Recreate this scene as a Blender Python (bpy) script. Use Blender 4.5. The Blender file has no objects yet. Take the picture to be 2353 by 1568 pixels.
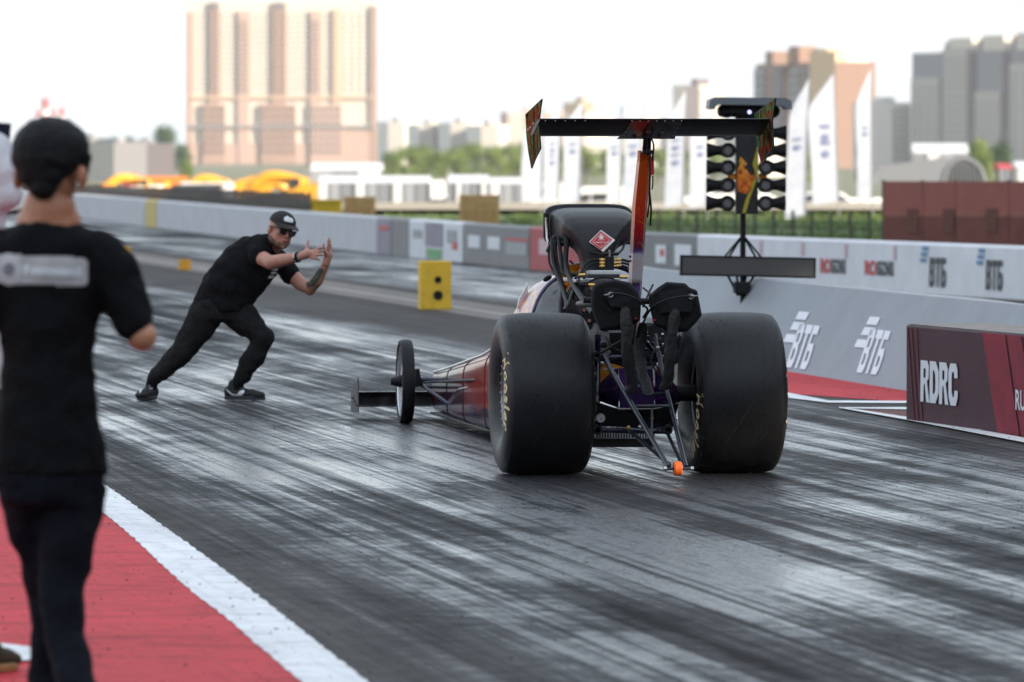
import bpy, bmesh, math, random
from mathutils import Vector, Matrix, Quaternion
random.seed(7)
R = math.radians
scene = bpy.context.scene
COL = scene.collection

# ------------------------------------------------------------------ camera
FPX = 15687.0            # focal length in pixels of a 2353-wide picture (240 mm)
CH = 1.8                 # camera height
HZ = 350.0               # horizon row in the same picture
UC = 1176.5
cam_d = bpy.data.cameras.new('camera')
cam = bpy.data.objects.new('camera', cam_d)
COL.objects.link(cam)
cam.location = (0, 0, CH)
cam.rotation_euler = (R(90), 0, 0)
cam_d.lens = 240
cam_d.sensor_width = 36
cam_d.shift_y = -434.0 / 2353.0
cam_d.clip_start = 0.5
cam_d.clip_end = 20000
cam_d.dof.use_dof = True
cam_d.dof.focus_distance = 39.0
cam_d.dof.aperture_fstop = 5.6
scene.camera = cam

# ------------------------------------------------------------------ light
SUN_AZ = Vector((0.89, -0.45))          # direction towards the sun, on the ground
SUN_EL = R(17)
SUN_AZ.normalize()
w = bpy.data.worlds.new('World')
scene.world = w
w.use_nodes = True
nt = w.node_tree
bg = nt.nodes['Background']
sky = nt.nodes.new('ShaderNodeTexSky')
sky.sky_type = 'NISHITA'
sky.sun_disc = False
sky.sun_elevation = SUN_EL
sky.sun_rotation = math.atan2(SUN_AZ.x, SUN_AZ.y)
sky.air_density = 1.0
sky.dust_density = 1.0
sky.ozone_density = 1.0
vm = nt.nodes.new('ShaderNodeMix')                  # an even veil of thin high cloud over the whole sky
vm.data_type = 'RGBA'
vm.inputs[0].default_value = 0.85
nt.links.new(sky.outputs[0], vm.inputs[6])
vm.inputs[7].default_value = (1.80, 1.98, 2.20, 1)
nt.links.new(vm.outputs[2], bg.inputs[0])
bg.inputs[1].default_value = 0.15
sl = bpy.data.lights.new('sun', 'SUN')
sl.energy = 3.1
sl.angle = R(0.53)
sl.color = (1.0, 0.86, 0.70)
sun = bpy.data.objects.new('sun', sl)
COL.objects.link(sun)
sv = Vector((SUN_AZ.x * math.cos(SUN_EL), SUN_AZ.y * math.cos(SUN_EL), math.sin(SUN_EL)))
sun.rotation_euler = sv.to_track_quat('Z', 'Y').to_euler()
sun.location = (60, -30, 40)
scene.view_settings.view_transform = 'Standard'
scene.view_settings.look = 'None'
scene.view_settings.gamma = 1
scene.view_settings.exposure = 1.82
scene.render.engine = 'CYCLES'
scene.cycles.use_denoising = True
scene.cycles.max_bounces = 7
scene.cycles.sample_clamp_indirect = 8
scene.cycles.caustics_reflective = False
scene.cycles.caustics_refractive = False

# ------------------------------------------------------------------ measuring helpers
def P(u, v, Y):
    """point at depth Y that stands at picture position (u, v)"""
    return Vector(((u - UC) / FPX * Y, Y, CH - (v - HZ) / FPX * Y))
def G(u, v, z=0.0):
    """ground point"""
    Y = (CH - z) * FPX / (v - HZ)
    return Vector(((u - UC) / FPX * Y, Y, z))

# ------------------------------------------------------------------ materials
MATS = {}
def new_mat(name):
    m = bpy.data.materials.new(name)
    m.use_nodes = True
    MATS[name] = m
    return m, m.node_tree, m.node_tree.nodes['Principled BSDF']
def N(t, typ, **kw):
    n = t.nodes.new(typ)
    for k, v in kw.items():
        setattr(n, k, v)
    return n
def ramp(t, fac, stops, interp='LINEAR'):
    r = t.nodes.new('ShaderNodeValToRGB')
    r.color_ramp.interpolation = interp
    e = r.color_ramp.elements
    while len(e) < len(stops):
        e.new(0.5)
    for i, (p, c) in enumerate(stops):
        e[i].position = p
        e[i].color = (c[0], c[1], c[2], 1) if len(c) == 3 else c
    if fac is not None:
        t.links.new(fac, r.inputs[0])
    return r
def noise(t, vec, scale, detail=4, rough=0.55, dist=0.0):
    n = t.nodes.new('ShaderNodeTexNoise')
    n.inputs['Scale'].default_value = scale
    n.inputs['Detail'].default_value = detail
    n.inputs['Roughness'].default_value = rough
    n.inputs['Distortion'].default_value = dist
    if vec is not None:
        t.links.new(vec, n.inputs['Vector'])
    return n
def mapping(t, src, scale=(1, 1, 1), loc=(0, 0, 0), rot=(0, 0, 0)):
    m = t.nodes.new('ShaderNodeMapping')
    m.inputs['Scale'].default_value = scale
    m.inputs['Location'].default_value = loc
    m.inputs['Rotation'].default_value = rot
    t.links.new(src, m.inputs['Vector'])
    return m.outputs[0]
def math_n(t, op, a, b=None, clamp=False):
    n = t.nodes.new('ShaderNodeMath')
    n.operation = op
    n.use_clamp = clamp
    for i, x in enumerate((a, b)):
        if x is None:
            continue
        if hasattr(x, 'is_linked'):
            t.links.new(x, n.inputs[i])
        else:
            n.inputs[i].default_value = x
    return n.outputs[0]
def mixc(t, fac, a, b, mode='MIX'):
    n = t.nodes.new('ShaderNodeMix')
    n.data_type = 'RGBA'
    n.blend_type = mode
    for s, x in ((n.inputs[0], fac), (n.inputs[6], a), (n.inputs[7], b)):
        if hasattr(x, 'is_linked'):
            t.links.new(x, s)
        elif isinstance(x, (int, float)):
            s.default_value = x
        else:
            s.default_value = (x[0], x[1], x[2], 1)
    return n.outputs[2]
def bump(t, b, height, strength, distance):
    n = t.nodes.new('ShaderNodeBump')
    n.inputs['Strength'].default_value = strength
    n.inputs['Distance'].default_value = distance
    t.links.new(height, n.inputs['Height'])
    t.links.new(n.outputs[0], b.inputs['Normal'])
    return n
def mat(name, col, rough=0.5, metal=0.0, var=0.0, vscale=6.0, bmp=0.0, bscale=60.0, coat=0.0, spec=None, sheen=0.0, rvar=0.0):
    """plain surface with uneven colour, gloss and fine relief"""
    if name in MATS:
        return MATS[name]
    m, t, b = new_mat(name)
    b.inputs['Base Color'].default_value = (*col, 1)
    b.inputs['Roughness'].default_value = rough
    b.inputs['Metallic'].default_value = metal
    if coat:
        b.inputs['Coat Weight'].default_value = coat
        b.inputs['Coat Roughness'].default_value = 0.06
    if spec is not None:
        b.inputs['Specular IOR Level'].default_value = spec
    if sheen:
        b.inputs['Sheen Weight'].default_value = sheen
    tc = t.nodes.new('ShaderNodeTexCoord')
    if var:
        n = noise(t, tc.outputs['Object'], vscale, 5, 0.6)
        r = ramp(t, n.outputs[0], [(0.25, [c * (1 - var) for c in col]), (0.75, [min(1, c * (1 + var)) for c in col])])
        t.links.new(r.outputs[0], b.inputs['Base Color'])
    if rvar:
        n = noise(t, tc.outputs['Object'], vscale * 2.3, 4, 0.6)
        r = ramp(t, n.outputs[0], [(0.3, [max(0.02, rough - rvar)] * 3), (0.7, [min(1, rough + rvar)] * 3)])
        t.links.new(r.outputs[0], b.inputs['Roughness'])
    if bmp:
        n = noise(t, tc.outputs['Object'], bscale, 4, 0.6)
        bump(t, b, n.outputs[0], bmp, 0.01)
    return m

# ------------------------------------------------------------------ mesh helpers
def tag(o, label=None, cat=None, group=None, kind=None):
    if label: o['label'] = label
    if cat: o['category'] = cat
    if group: o['group'] = group
    if kind: o['kind'] = kind
    return o
def empty(name, loc=(0, 0, 0), rz=0.0, label=None, cat=None, group=None):
    o = bpy.data.objects.new(name, None)
    o.empty_display_size = 0.2
    COL.objects.link(o)
    o.location = loc
    o.rotation_euler = (0, 0, rz)
    return tag(o, label, cat, group)
def smooth_mesh(me, ang=35):
    me.polygons.foreach_set('use_smooth', [True] * len(me.polygons))
    try:
        me.set_sharp_from_angle(angle=R(ang))
    except Exception:
        pass
def link(name, me, material, parent=None, bevel=0.0, ang=35):
    o = bpy.data.objects.new(name, me)
    COL.objects.link(o)
    if material is not None and not me.materials:
        me.materials.append(material)
    if parent is not None:
        o.parent = parent
    if bevel:
        b = o.modifiers.new('bevel', 'BEVEL')
        b.width = bevel
        b.segments = 2
        b.limit_method = 'ANGLE'
        b.angle_limit = R(40)
    return o
class MB:
    """collects shapes into one mesh"""
    def __init__(s):
        s.v = []; s.f = []
    def add(s, vs, fs):
        o = len(s.v)
        s.v += [tuple(x) for x in vs]
        s.f += [tuple(i + o for i in f) for f in fs]
        return s
    def box(s, c, size, rot=None, taper=1.0):
        hx, hy, hz = size[0] / 2, size[1] / 2, size[2] / 2
        vs = []
        for z, k in ((-hz, 1.0), (hz, taper)):
            for x, y in ((-hx, -hy), (hx, -hy), (hx, hy), (-hx, hy)):
                p = Vector((x * k, y * k, z))
                if rot is not None:
                    p = rot @ p
                vs.append(p + Vector(c))
        return s.add(vs, [(0, 3, 2, 1), (4, 5, 6, 7), (0, 1, 5, 4), (1, 2, 6, 5), (2, 3, 7, 6), (3, 0, 4, 7)])
    def tube(s, pts, r, n=10, caps=True, closed=False):
        pts = [Vector(p) for p in pts]
        rs = r if isinstance(r, (list, tuple)) else [r] * len(pts)
        m = len(pts)
        up = None
        vs = []
        for i, p in enumerate(pts):
            if closed:
                d = pts[(i + 1) % m] - pts[i - 1]
            else:
                d = pts[min(i + 1, m - 1)] - pts[max(i - 1, 0)]
            if d.length < 1e-9:
                d = Vector((0, 0, 1))
            d.normalize()
            if up is None:
                a = Vector((0, 0, 1)) if abs(d.z) < 0.9 else Vector((1, 0, 0))
                up = (a - d * a.dot(d)).normalized()
            else:
                up = up - d * up.dot(d)
                if up.length < 1e-6:
                    up = d.orthogonal()
                up.normalize()
            q = d.cross(up)
            for k in range(n):
                a = 2 * math.pi * k / n
                vs.append(p + (up * math.cos(a) + q * math.sin(a)) * rs[i])
        fs = []
        for i in range(m if closed else m - 1):
            j = (i + 1) % m
            for k in range(n):
                l = (k + 1) % n
                fs.append((i * n + k, i * n + l, j * n + l, j * n + k))
        if caps and not closed:
            fs.append(tuple(range(n - 1, -1, -1)))
            fs.append(tuple((m - 1) * n + k for k in range(n)))
        return s.add(vs, fs)
    def lathe(s, prof, n=32, c=(0, 0, 0), axis='X', closed=False):
        """prof: (offset along axis, radius)"""
        vs = []
        c = Vector(c)
        for a_, r_ in prof:
            for k in range(n):
                t = 2 * math.pi * k / n
                x, y = r_ * math.cos(t), r_ * math.sin(t)
                if axis == 'X': p = (a_, x, y)
                elif axis == 'Y': p = (y, a_, x)
                else: p = (x, y, a_)
                vs.append(Vector(p) + c)
        m = len(prof)
        fs = []
        for i in range(m if closed else m - 1):
            j = (i + 1) % m
            for k in range(n):
                l = (k + 1) % n
                fs.append((i * n + k, i * n + l, j * n + l, j * n + k))
        if not closed:
            if prof[0][1] > 1e-6: fs.append(tuple(range(n - 1, -1, -1)))
            if prof[-1][1] > 1e-6: fs.append(tuple((m - 1) * n + k for k in range(n)))
        return s.add(vs, fs)
    def loft(s, secs, caps=True, closed=True):
        n = len(secs[0])
        vs = [p for sec in secs for p in sec]
        fs = []
        for i in range(len(secs) - 1):
            for k in range(n if closed else n - 1):
                l = (k + 1) % n
                fs.append((i * n + k, i * n + l, (i + 1) * n + l, (i + 1) * n + k))
        if caps and closed:
            fs.append(tuple(range(n - 1, -1, -1)))
            fs.append(tuple((len(secs) - 1) * n + k for k in range(n)))
        return s.add(vs, fs)
    def prism(s, poly, d):
        """poly: 3D points of a flat outline, d: extrusion vector"""
        n = len(poly)
        d = Vector(d)
        a = [Vector(p) for p in poly]
        vs = a + [p + d for p in a]
        fs = [tuple(range(n - 1, -1, -1)), tuple(range(n, 2 * n))]
        for k in range(n):
            l = (k + 1) % n
            fs.append((k, l, n + l, n + k))
        return s.add(vs, fs)
    def sheet(s, left, right):
        n = len(left)
        vs = [p for p in left] + [p for p in right]
        return s.add(vs, [(i, n + i, n + i + 1, i + 1) for i in range(n - 1)])
    def ball(s, c, r, n=12, m=8):
        rr = r if isinstance(r, (tuple, list)) else (r, r, r)
        vs = []
        c = Vector(c)
        for i in range(1, m):
            a = math.pi * i / m
            for k in range(n):
                b = 2 * math.pi * k / n
                vs.append(c + Vector((rr[0] * math.sin(a) * math.cos(b), rr[1] * math.sin(a) * math.sin(b), rr[2] * math.cos(a))))
        vs += [c + Vector((0, 0, rr[2])), c - Vector((0, 0, rr[2]))]
        t, bt = len(vs) - 2, len(vs) - 1
        fs = []
        for i in range(m - 2):
            for k in range(n):
                l = (k + 1) % n
                fs.append((i * n + k, (i + 1) * n + k, (i + 1) * n + l, i * n + l))
        for k in range(n):
            l = (k + 1) % n
            fs.append((t, k, l))
            fs.append((bt, (m - 2) * n + l, (m - 2) * n + k))
        return s.add(vs, fs)
    def mesh(s, name, ang=35, flat=False, fix=True):
        me = bpy.data.meshes.new(name)
        me.from_pydata(s.v, [], s.f)
        if fix:
            bm = bmesh.new(); bm.from_mesh(me)
            bmesh.ops.recalc_face_normals(bm, faces=bm.faces)
            bm.to_mesh(me); bm.free()
        if not flat:
            smooth_mesh(me, ang)
        return me
    def build(s, name, material, parent=None, bevel=0.0, ang=35, flat=False, fix=True):
        return link(name, s.mesh(name, ang, flat, fix), material, parent, bevel)
def spline(pts, n=8):
    """Catmull-Rom through the points"""
    pts = [Vector(p) for p in pts]
    if len(pts) < 3:
        return pts
    e = [pts[0] * 2 - pts[1]] + pts + [pts[-1] * 2 - pts[-2]]
    out = []
    for i in range(1, len(e) - 2):
        for k in range(n):
            t = k / n
            a, b, c, d = e[i - 1], e[i], e[i + 1], e[i + 2]
            out.append(0.5 * ((2 * b) + (c - a) * t + (2 * a - 5 * b + 4 * c - d) * t * t + (3 * b - a - 3 * c + d) * t ** 3))
    out.append(pts[-1])
    return out
def text_mesh(s, bold=0.0, extrude=0.0, space=1.0):
    """letters as a mesh in the x-y plane, scaled to height 1, starting at x = 0; returns (verts, faces, width)"""
    c = bpy.data.curves.new('lettering', 'FONT')
    c.body = s
    c.size = 1.0
    c.offset = bold
    c.extrude = extrude
    c.space_character = space
    c.resolution_u = 3
    o = bpy.data.objects.new('lettering', c)
    COL.objects.link(o)
    dg = bpy.context.evaluated_depsgraph_get()
    me = bpy.data.meshes.new_from_object(o.evaluated_get(dg))
    vs = [v.co.copy() for v in me.vertices]
    fs = [tuple(p.vertices) for p in me.polygons]
    bpy.data.objects.remove(o); bpy.data.curves.remove(c); bpy.data.meshes.remove(me)
    x0 = min(v.x for v in vs); x1 = max(v.x for v in vs)
    y0 = min(v.y for v in vs); y1 = max(v.y for v in vs)
    h = (y1 - y0) or 1
    vs = [Vector(((v.x - x0) / h, (v.y - y0) / h, v.z)) for v in vs]
    return vs, fs, (x1 - x0) / h
_tcache = {}
def text_on(s, origin, ex, ey, height, width=None, bold=0.02, shear=0.0, thick=0.004, ez=None, space=1.0):
    """letters with real thickness on a plane: origin = lower left corner, ex / ey unit directions"""
    key = (s, bold, space)
    if key not in _tcache:
        _tcache[key] = text_mesh(s, bold, 0.0, space)
    vs, fs, w_ = _tcache[key]
    ex, ey = Vector(ex).normalized(), Vector(ey).normalized()
    ez = Vector(ez).normalized() if ez is not None else ex.cross(ey).normalized()
    kx = (width / w_) if width else height
    mb = MB()
    mb.add([Vector(origin) + ex * (v.x * kx + shear * v.y * height) + ey * (v.y * height) + ez * thick for v in vs], fs)
    return mb
def build_letters(mb, material, parent, name='letter'):
    """each letter of a text as a part of its own"""
    par = list(range(len(mb.v)))
    def find(i):
        while par[i] != i:
            par[i] = par[par[i]]; i = par[i]
        return i
    for f in mb.f:
        for k in f[1:]:
            par[find(k)] = find(f[0])
    isl = {}
    for f in mb.f:
        isl.setdefault(find(f[0]), []).append(f)
    for fs in isl.values():
        ids = sorted({i for f in fs for i in f}); mp = {i: k for k, i in enumerate(ids)}
        m2 = MB(); m2.add([mb.v[i] for i in ids], [tuple(mp[i] for i in f) for f in fs])
        m2.build(name, material, parent, flat=True, fix=False)
def poly_on(polys, origin, ex, ey, ez, thick):
    mb = MB()
    for p in polys:
        mb.prism([Vector(origin) + Vector(ex) * a + Vector(ey) * b for a, b in p], Vector(ez) * thick)
    return mb
def noise1(x, seed=0):
    """small smooth pseudo-random wobble"""
    return math.sin(x * 1.7 + seed * 2.1) * 0.5 + math.sin(x * 3.9 + seed * 5.3) * 0.3 + math.sin(x * 8.3 + seed * 1.3) * 0.2

# ================================================================== the setting
TH = math.atan(0.156)                   # the strip runs away to the left at this angle
TD = Vector((-math.sin(TH), math.cos(TH), 0))
TN = Vector((math.cos(TH), math.sin(TH), 0))
def track(lat, al, z=0.0):
    """lat: metres across the strip, al: metres along it"""
    return TN * lat + TD * al + Vector((0, 0, z))
def lat_al(p):
    return p.x * TN.x + p.y * TN.y, p.x * TD.x + p.y * TD.y

# ---- terrain: one sheet to the horizon, falling away behind the strip
def terrain_z(y):
    if y < 240: return -0.03
    if y < 420: return -0.03 - 3.47 * ((y - 240) / 180) ** 1.2
    return -3.5
m, t, b = new_mat('ground_far')
tc = t.nodes.new('ShaderNodeTexCoord')
n1 = noise(t, tc.outputs['Object'], 0.02, 5, 0.6)
n2 = noise(t, tc.outputs['Object'], 0.6, 5, 0.6)
r = ramp(t, n1.outputs[0], [(0.35, (0.10, 0.13, 0.04)), (0.55, (0.16, 0.15, 0.10)), (0.7, (0.09, 0.12, 0.04))])
r2 = ramp(t, n2.outputs[0], [(0.3, (0.7, 0.7, 0.7)), (0.7, (1.2, 1.2, 1.2))])
t.links.new(mixc(t, 1.0, r.outputs[0], r2.outputs[0], 'MULTIPLY'), b.inputs['Base Color'])
b.inputs['Roughness'].default_value = 0.95
mb = MB()
ys = [-150, 0, 100, 205, 240, 280, 330, 380, 420, 700, 1500, 4000, 9000]
xs = [-4000, -900, -200, -60, 0, 60, 200, 900, 4000]
for yy in ys:
    for xx in xs:
        mb.v.append((xx, yy, terrain_z(yy)))
nx = len(xs)
for i in range(len(ys) - 1):
    for k in range(nx - 1):
        mb.f.append((i * nx + k, i * nx + k + 1, (i + 1) * nx + k + 1, (i + 1) * nx + k))
tag(mb.build('ground', MATS['ground_far']), kind='structure')

# ---- the asphalt strip, laid down with rubber
def strip_material():
    m, t, b = new_mat('rubbered_asphalt')
    tc = t.nodes.new('ShaderNodeTexCoord')
    o = tc.outputs['Object']
    sep = t.nodes.new('ShaderNodeSeparateXYZ')
    t.links.new(o, sep.inputs[0])
    # streaks along the strip at three widths
    s1 = noise(t, mapping(t, o, (0.62, 0.018, 1)), 1.0, 6, 0.64, 0.3)
    s2 = noise(t, mapping(t, o, (3.2, 0.055, 1), (7, 3, 0)), 1.0, 6, 0.66, 0.2)
    s3 = noise(t, mapping(t, o, (15.0, 0.11, 1), (1, 9, 0)), 1.0, 4, 0.65)
    blot = noise(t, mapping(t, o, (0.75, 0.3, 1), (3, 1, 0)), 1.0, 6, 0.66, 0.3)
    mid = noise(t, mapping(t, o, (6.5, 5.5, 1), (2, 4, 0)), 1.0, 6, 0.7)
    fine = noise(t, mapping(t, o, (42, 26, 1)), 1.0, 4, 0.6)
    gran = noise(t, mapping(t, o, (150, 110, 1)), 1.0, 2, 0.6)
    # how much rubber lies here: heavy in the two lanes, thin along the edges
    x = sep.outputs[0]
    dl = math_n(t, 'ABSOLUTE', math_n(t, 'SUBTRACT', x, 6.45))
    lane = ramp(t, math_n(t, 'ADD', math_n(t, 'DIVIDE', dl, 6.0), math_n(t, 'MULTIPLY', math_n(t, 'SUBTRACT', blot.outputs[0], 0.5), 0.35)),
                [(0.0, (1, 1, 1)), (0.40, (1, 1, 1)), (0.56, (0.16, 0.16, 0.16)), (1.0, (0, 0, 0))])
    dl2 = math_n(t, 'ABSOLUTE', math_n(t, 'SUBTRACT', x, 15.0))
    lane2 = ramp(t, math_n(t, 'ADD', math_n(t, 'DIVIDE', dl2, 6.0), math_n(t, 'MULTIPLY', math_n(t, 'SUBTRACT', blot.outputs[0], 0.5), 0.3)),
                [(0.0, (1, 1, 1)), (0.30, (1, 1, 1)), (0.48, (0.1, 0.1, 0.1)), (1.0, (0, 0, 0))])
    rub = math_n(t, 'MAXIMUM', lane.outputs[0], lane2.outputs[0])
    # rubber lies in streaks
    st = math_n(t, 'ADD', math_n(t, 'MULTIPLY', s1.outputs[0], 0.42), math_n(t, 'ADD', math_n(t, 'MULTIPLY', s2.outputs[0], 0.34), math_n(t, 'MULTIPLY', blot.outputs[0], 0.36)))
    st = math_n(t, 'ADD', st, math_n(t, 'MULTIPLY', math_n(t, 'SUBTRACT', mid.outputs[0], 0.5), 0.22))
    st = math_n(t, 'ADD', st, math_n(t, 'MULTIPLY', math_n(t, 'SUBTRACT', s3.outputs[0], 0.5), 0.26))
    pat = noise(t, mapping(t, o, (0.42, 0.11, 1), (11, 6, 0)), 1.0, 4, 0.6, 0.4)
    st = math_n(t, 'ADD', st, math_n(t, 'MULTIPLY', math_n(t, 'SUBTRACT', pat.outputs[0], 0.5), 0.26))
    gl = ramp(t, st, [(0.43, (0.02, 0.02, 0.02)), (0.54, (0.30, 0.30, 0.30)), (0.655, (1, 1, 1))])
    # crisp dark tyre lines down the lane
    l1 = noise(t, mapping(t, o, (26, 0.035, 1), (5, 2, 0)), 1.0, 3, 0.5, 0.05)
    l2 = noise(t, mapping(t, o, (9, 0.020, 1), (15, 8, 0)), 1.0, 4, 0.55, 0.05)
    ln1 = ramp(t, l1.outputs[0], [(0.38, (0.58, 0.58, 0.58)), (0.47, (1, 1, 1))])
    ln2 = ramp(t, l2.outputs[0], [(0.34, (0.50, 0.50, 0.50)), (0.44, (1, 1, 1)), (0.58, (1, 1, 1)), (0.68, (1.4, 1.4, 1.4))])
    lines = math_n(t, 'MULTIPLY', ln1.outputs[0], ln2.outputs[0])
    gloss = math_n(t, 'MULTIPLY', math_n(t, 'MULTIPLY', gl.outputs[0], lines), rub, True)
    # colour
    asp = ramp(t, math_n(t, 'ADD', math_n(t, 'MULTIPLY', fine.outputs[0], 0.5), math_n(t, 'MULTIPLY', mid.outputs[0], 0.5)),
               [(0.3, (0.060, 0.054, 0.050)), (0.7, (0.115, 0.104, 0.096))])
    rc = ramp(t, gl.outputs[0], [(0.0, (0.0065, 0.0068, 0.008)), (1.0, (0.022, 0.0235, 0.029))])
    col = mixc(t, math_n(t, 'MULTIPLY', rub, 0.93), asp.outputs[0], rc.outputs[0])
    spk = ramp(t, gran.outputs[0], [(0.62, (1, 1, 1)), (0.70, (0.35, 0.35, 0.35))])
    col = mixc(t, 1.0, col, spk.outputs[0], 'MULTIPLY')
    t.links.new(col, b.inputs['Base Color'])
    # gloss
    rg = ramp(t, gloss, [(0.0, (0.74, 0.74, 0.74)), (0.35, (0.48, 0.48, 0.48)), (1.0, (0.14, 0.14, 0.14))])
    rr = math_n(t, 'ADD', rg.outputs[0], math_n(t, 'MULTIPLY', math_n(t, 'SUBTRACT', fine.outputs[0], 0.5), 0.22), True)
    t.links.new(rr, b.inputs['Roughness'])
    sp_ = ramp(t, gloss, [(0.0, (0.02, 0.02, 0.02)), (0.3, (0.12, 0.12, 0.12)), (1.0, (1.0, 1.0, 1.0))])
    t.links.new(sp_.outputs[0], b.inputs['Specular IOR Level'])
    # relief
    h = math_n(t, 'ADD', math_n(t, 'MULTIPLY', fine.outputs[0], 0.0016), math_n(t, 'MULTIPLY', gran.outputs[0], 0.0005))
    h = math_n(t, 'ADD', h, math_n(t, 'MULTIPLY', s3.outputs[0], 0.0018))
    h = math_n(t, 'ADD', h, math_n(t, 'MULTIPLY', mid.outputs[0], 0.0042))
    bn = bump(t, b, h, 1.0, 1.0)
    return m
strip = MB()
al_s = [-60, -20, 0, 20, 40, 60, 90, 130, 170, 215]
for a_ in al_s:
    for l_ in (-14, 0, 7, 14, 24):
        strip.v.append((l_, a_, 0.0))
for i in range(len(al_s) - 1):
    for k in range(4):
        strip.f.append((i * 5 + k, i * 5 + k + 1, (i + 1) * 5 + k + 1, (i + 1) * 5 + k))
o = strip.build('road', strip_material())
o.rotation_euler = (0, 0, TH)
tag(o, kind='structure')

# ---- paint
def paint_material(name, c, wear):
    m, t, b = new_mat(name)
    tc = t.nodes.new('ShaderNodeTexCoord')
    o = mapping(t, tc.outputs['Object'], (1, 1, 1), (0, 0, 0), (0, 0, -TH))
    n1 = noise(t, mapping(t, o, (1.2, 0.35, 1)), 1.0, 6, 0.65)
    n2 = noise(t, mapping(t, o, (30, 14, 1)), 1.0, 5, 0.65)
    n3 = noise(t, mapping(t, o, (18, 0.5, 1)), 1.0, 3, 0.6)
    vo = t.nodes.new('ShaderNodeTexVoronoi')
    vo.inputs['Scale'].default_value = 5.5
    t.links.new(o, vo.inputs['Vector'])
    base = ramp(t, n1.outputs[0], [(0.3, [k * 0.86 for k in c]), (0.7, [min(1, k * 1.1) for k in c])])
    k2 = ramp(t, n2.outputs[0], [(0.26, (wear, wear, wear)), (0.45, (1, 1, 1))])
    k3 = ramp(t, n3.outputs[0], [(0.28, (0.80, 0.80, 0.80)), (0.48, (1, 1, 1))])
    sp = ramp(t, vo.outputs['Distance'], [(0.05, (0.28, 0.28, 0.28)), (0.085, (1, 1, 1))])
    n4 = noise(t, mapping(t, tc.outputs['Object'], (4.5, 9.0, 1), (3, 3, 0)), 1.0, 6, 0.7)
    n5 = noise(t, mapping(t, tc.outputs['Object'], (1.1, 2.6, 1), (9, 1, 0)), 1.0, 5, 0.65)
    k4 = ramp(t, n4.outputs[0], [(0.30, (wear * 0.72,) * 3), (0.46, (1, 1, 1)), (0.66, (1.12, 1.12, 1.12))])
    k5 = ramp(t, n5.outputs[0], [(0.32, (wear,) * 3), (0.5, (1, 1, 1))])
    c0 = mixc(t, 1.0, base.outputs[0], k4.outputs[0], 'MULTIPLY')
    c0 = mixc(t, 0.7, c0, k5.outputs[0], 'MULTIPLY')
    c1 = mixc(t, 1.0, c0, k2.outputs[0], 'MULTIPLY')
    c1 = mixc(t, 0.8, c1, k3.outputs[0], 'MULTIPLY')
    c1 = mixc(t, 0.8, c1, sp.outputs[0], 'MULTIPLY')
    t.links.new(c1, b.inputs['Base Color'])
    b.inputs['Roughness'].default_value = 0.62
    b.inputs['Specular IOR Level'].default_value = 0.06
    bump(t, b, n2.outputs[0], 0.5, 0.004)
    return m
paint_material('red_paint', (0.60, 0.050, 0.060), 0.55)
paint_material('white_paint', (0.84, 0.84, 0.84), 0.8)
paint_material('worn_paint', (0.36, 0.33, 0.30), 0.5)
paint_material('brown_paint', (0.16, 0.075, 0.055), 0.7)
paint_material('concrete_strip', (0.20, 0.175, 0.15), 0.7)
def gsheet(name, left, right, z, m, kind='structure'):
    mb = MB()
    mb.sheet([Vector((p.x, p.y, z)) for p in left], [Vector((p.x, p.y, z)) for p in right])
    return tag(mb.build(name, MATS[m], flat=True), kind=kind)
rightE = [(225, 1106), (290, 1151), (393, 1225), (497, 1300), (621, 1395), (745, 1494), (828, 1558), (905, 1620), (1010, 1710)]
leftE = [(222, 1170), (290, 1225), (352, 1283), (434, 1358), (517, 1422), (600, 1494), (683, 1565), (735, 1612), (835, 1710)]
re_ = spline([G(*p) for p in rightE], 40)
le_ = spline([G(*p) for p in leftE], 40)
def lateral_at(edge, al):
    q = sorted((lat_al(p)[1], lat_al(p)[0]) for p in edge)
    if al <= q[0][0]: k0, k1 = q[0], q[1]
    elif al >= q[-1][0]: k0, k1 = q[-2], q[-1]
    else:
        for n_ in range(1, len(q)):
            if al <= q[n_][0]: k0, k1 = q[n_ - 1], q[n_]; break
    return k0[1] + (k1[1] - k0[1]) * (al - k0[0]) / (k1[0] - k0[0] + 1e-9)
rj = random.Random(8)
als = [38.0 - 0.06 * k for k in range(int((38.0 - 20.5) / 0.06))]
re_, le_ = [track(lateral_at(re_, a_) + 0.006 * noise1(a_ * 9, 1) + rj.uniform(-0.004, 0.004), a_) for a_ in als], [track(lateral_at(le_, a_) + 0.006 * noise1(a_ * 9, 4) + rj.uniform(-0.004, 0.004), a_) for a_ in als]
re_ = [re_[0] + TD * 40, re_[0] + TD * 3] + re_
le_ = [le_[0] + TD * 40, le_[0] + TD * 3] + le_
gsheet('white_edge_line', le_, re_, 0.008, 'white_paint')
gsheet('red_run_off', [p - TN * 9 for p in le_], [p + TN * 0.05 for p in le_], 0.004, 'red_paint')
# paint marks at the lower left
gsheet('white_paint_mark', [G(-60, 1485), G(10, 1486), G(74, 1494)], [G(-60, 1528), G(10, 1528), G(74, 1524)], 0.012, 'white_paint')
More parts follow.
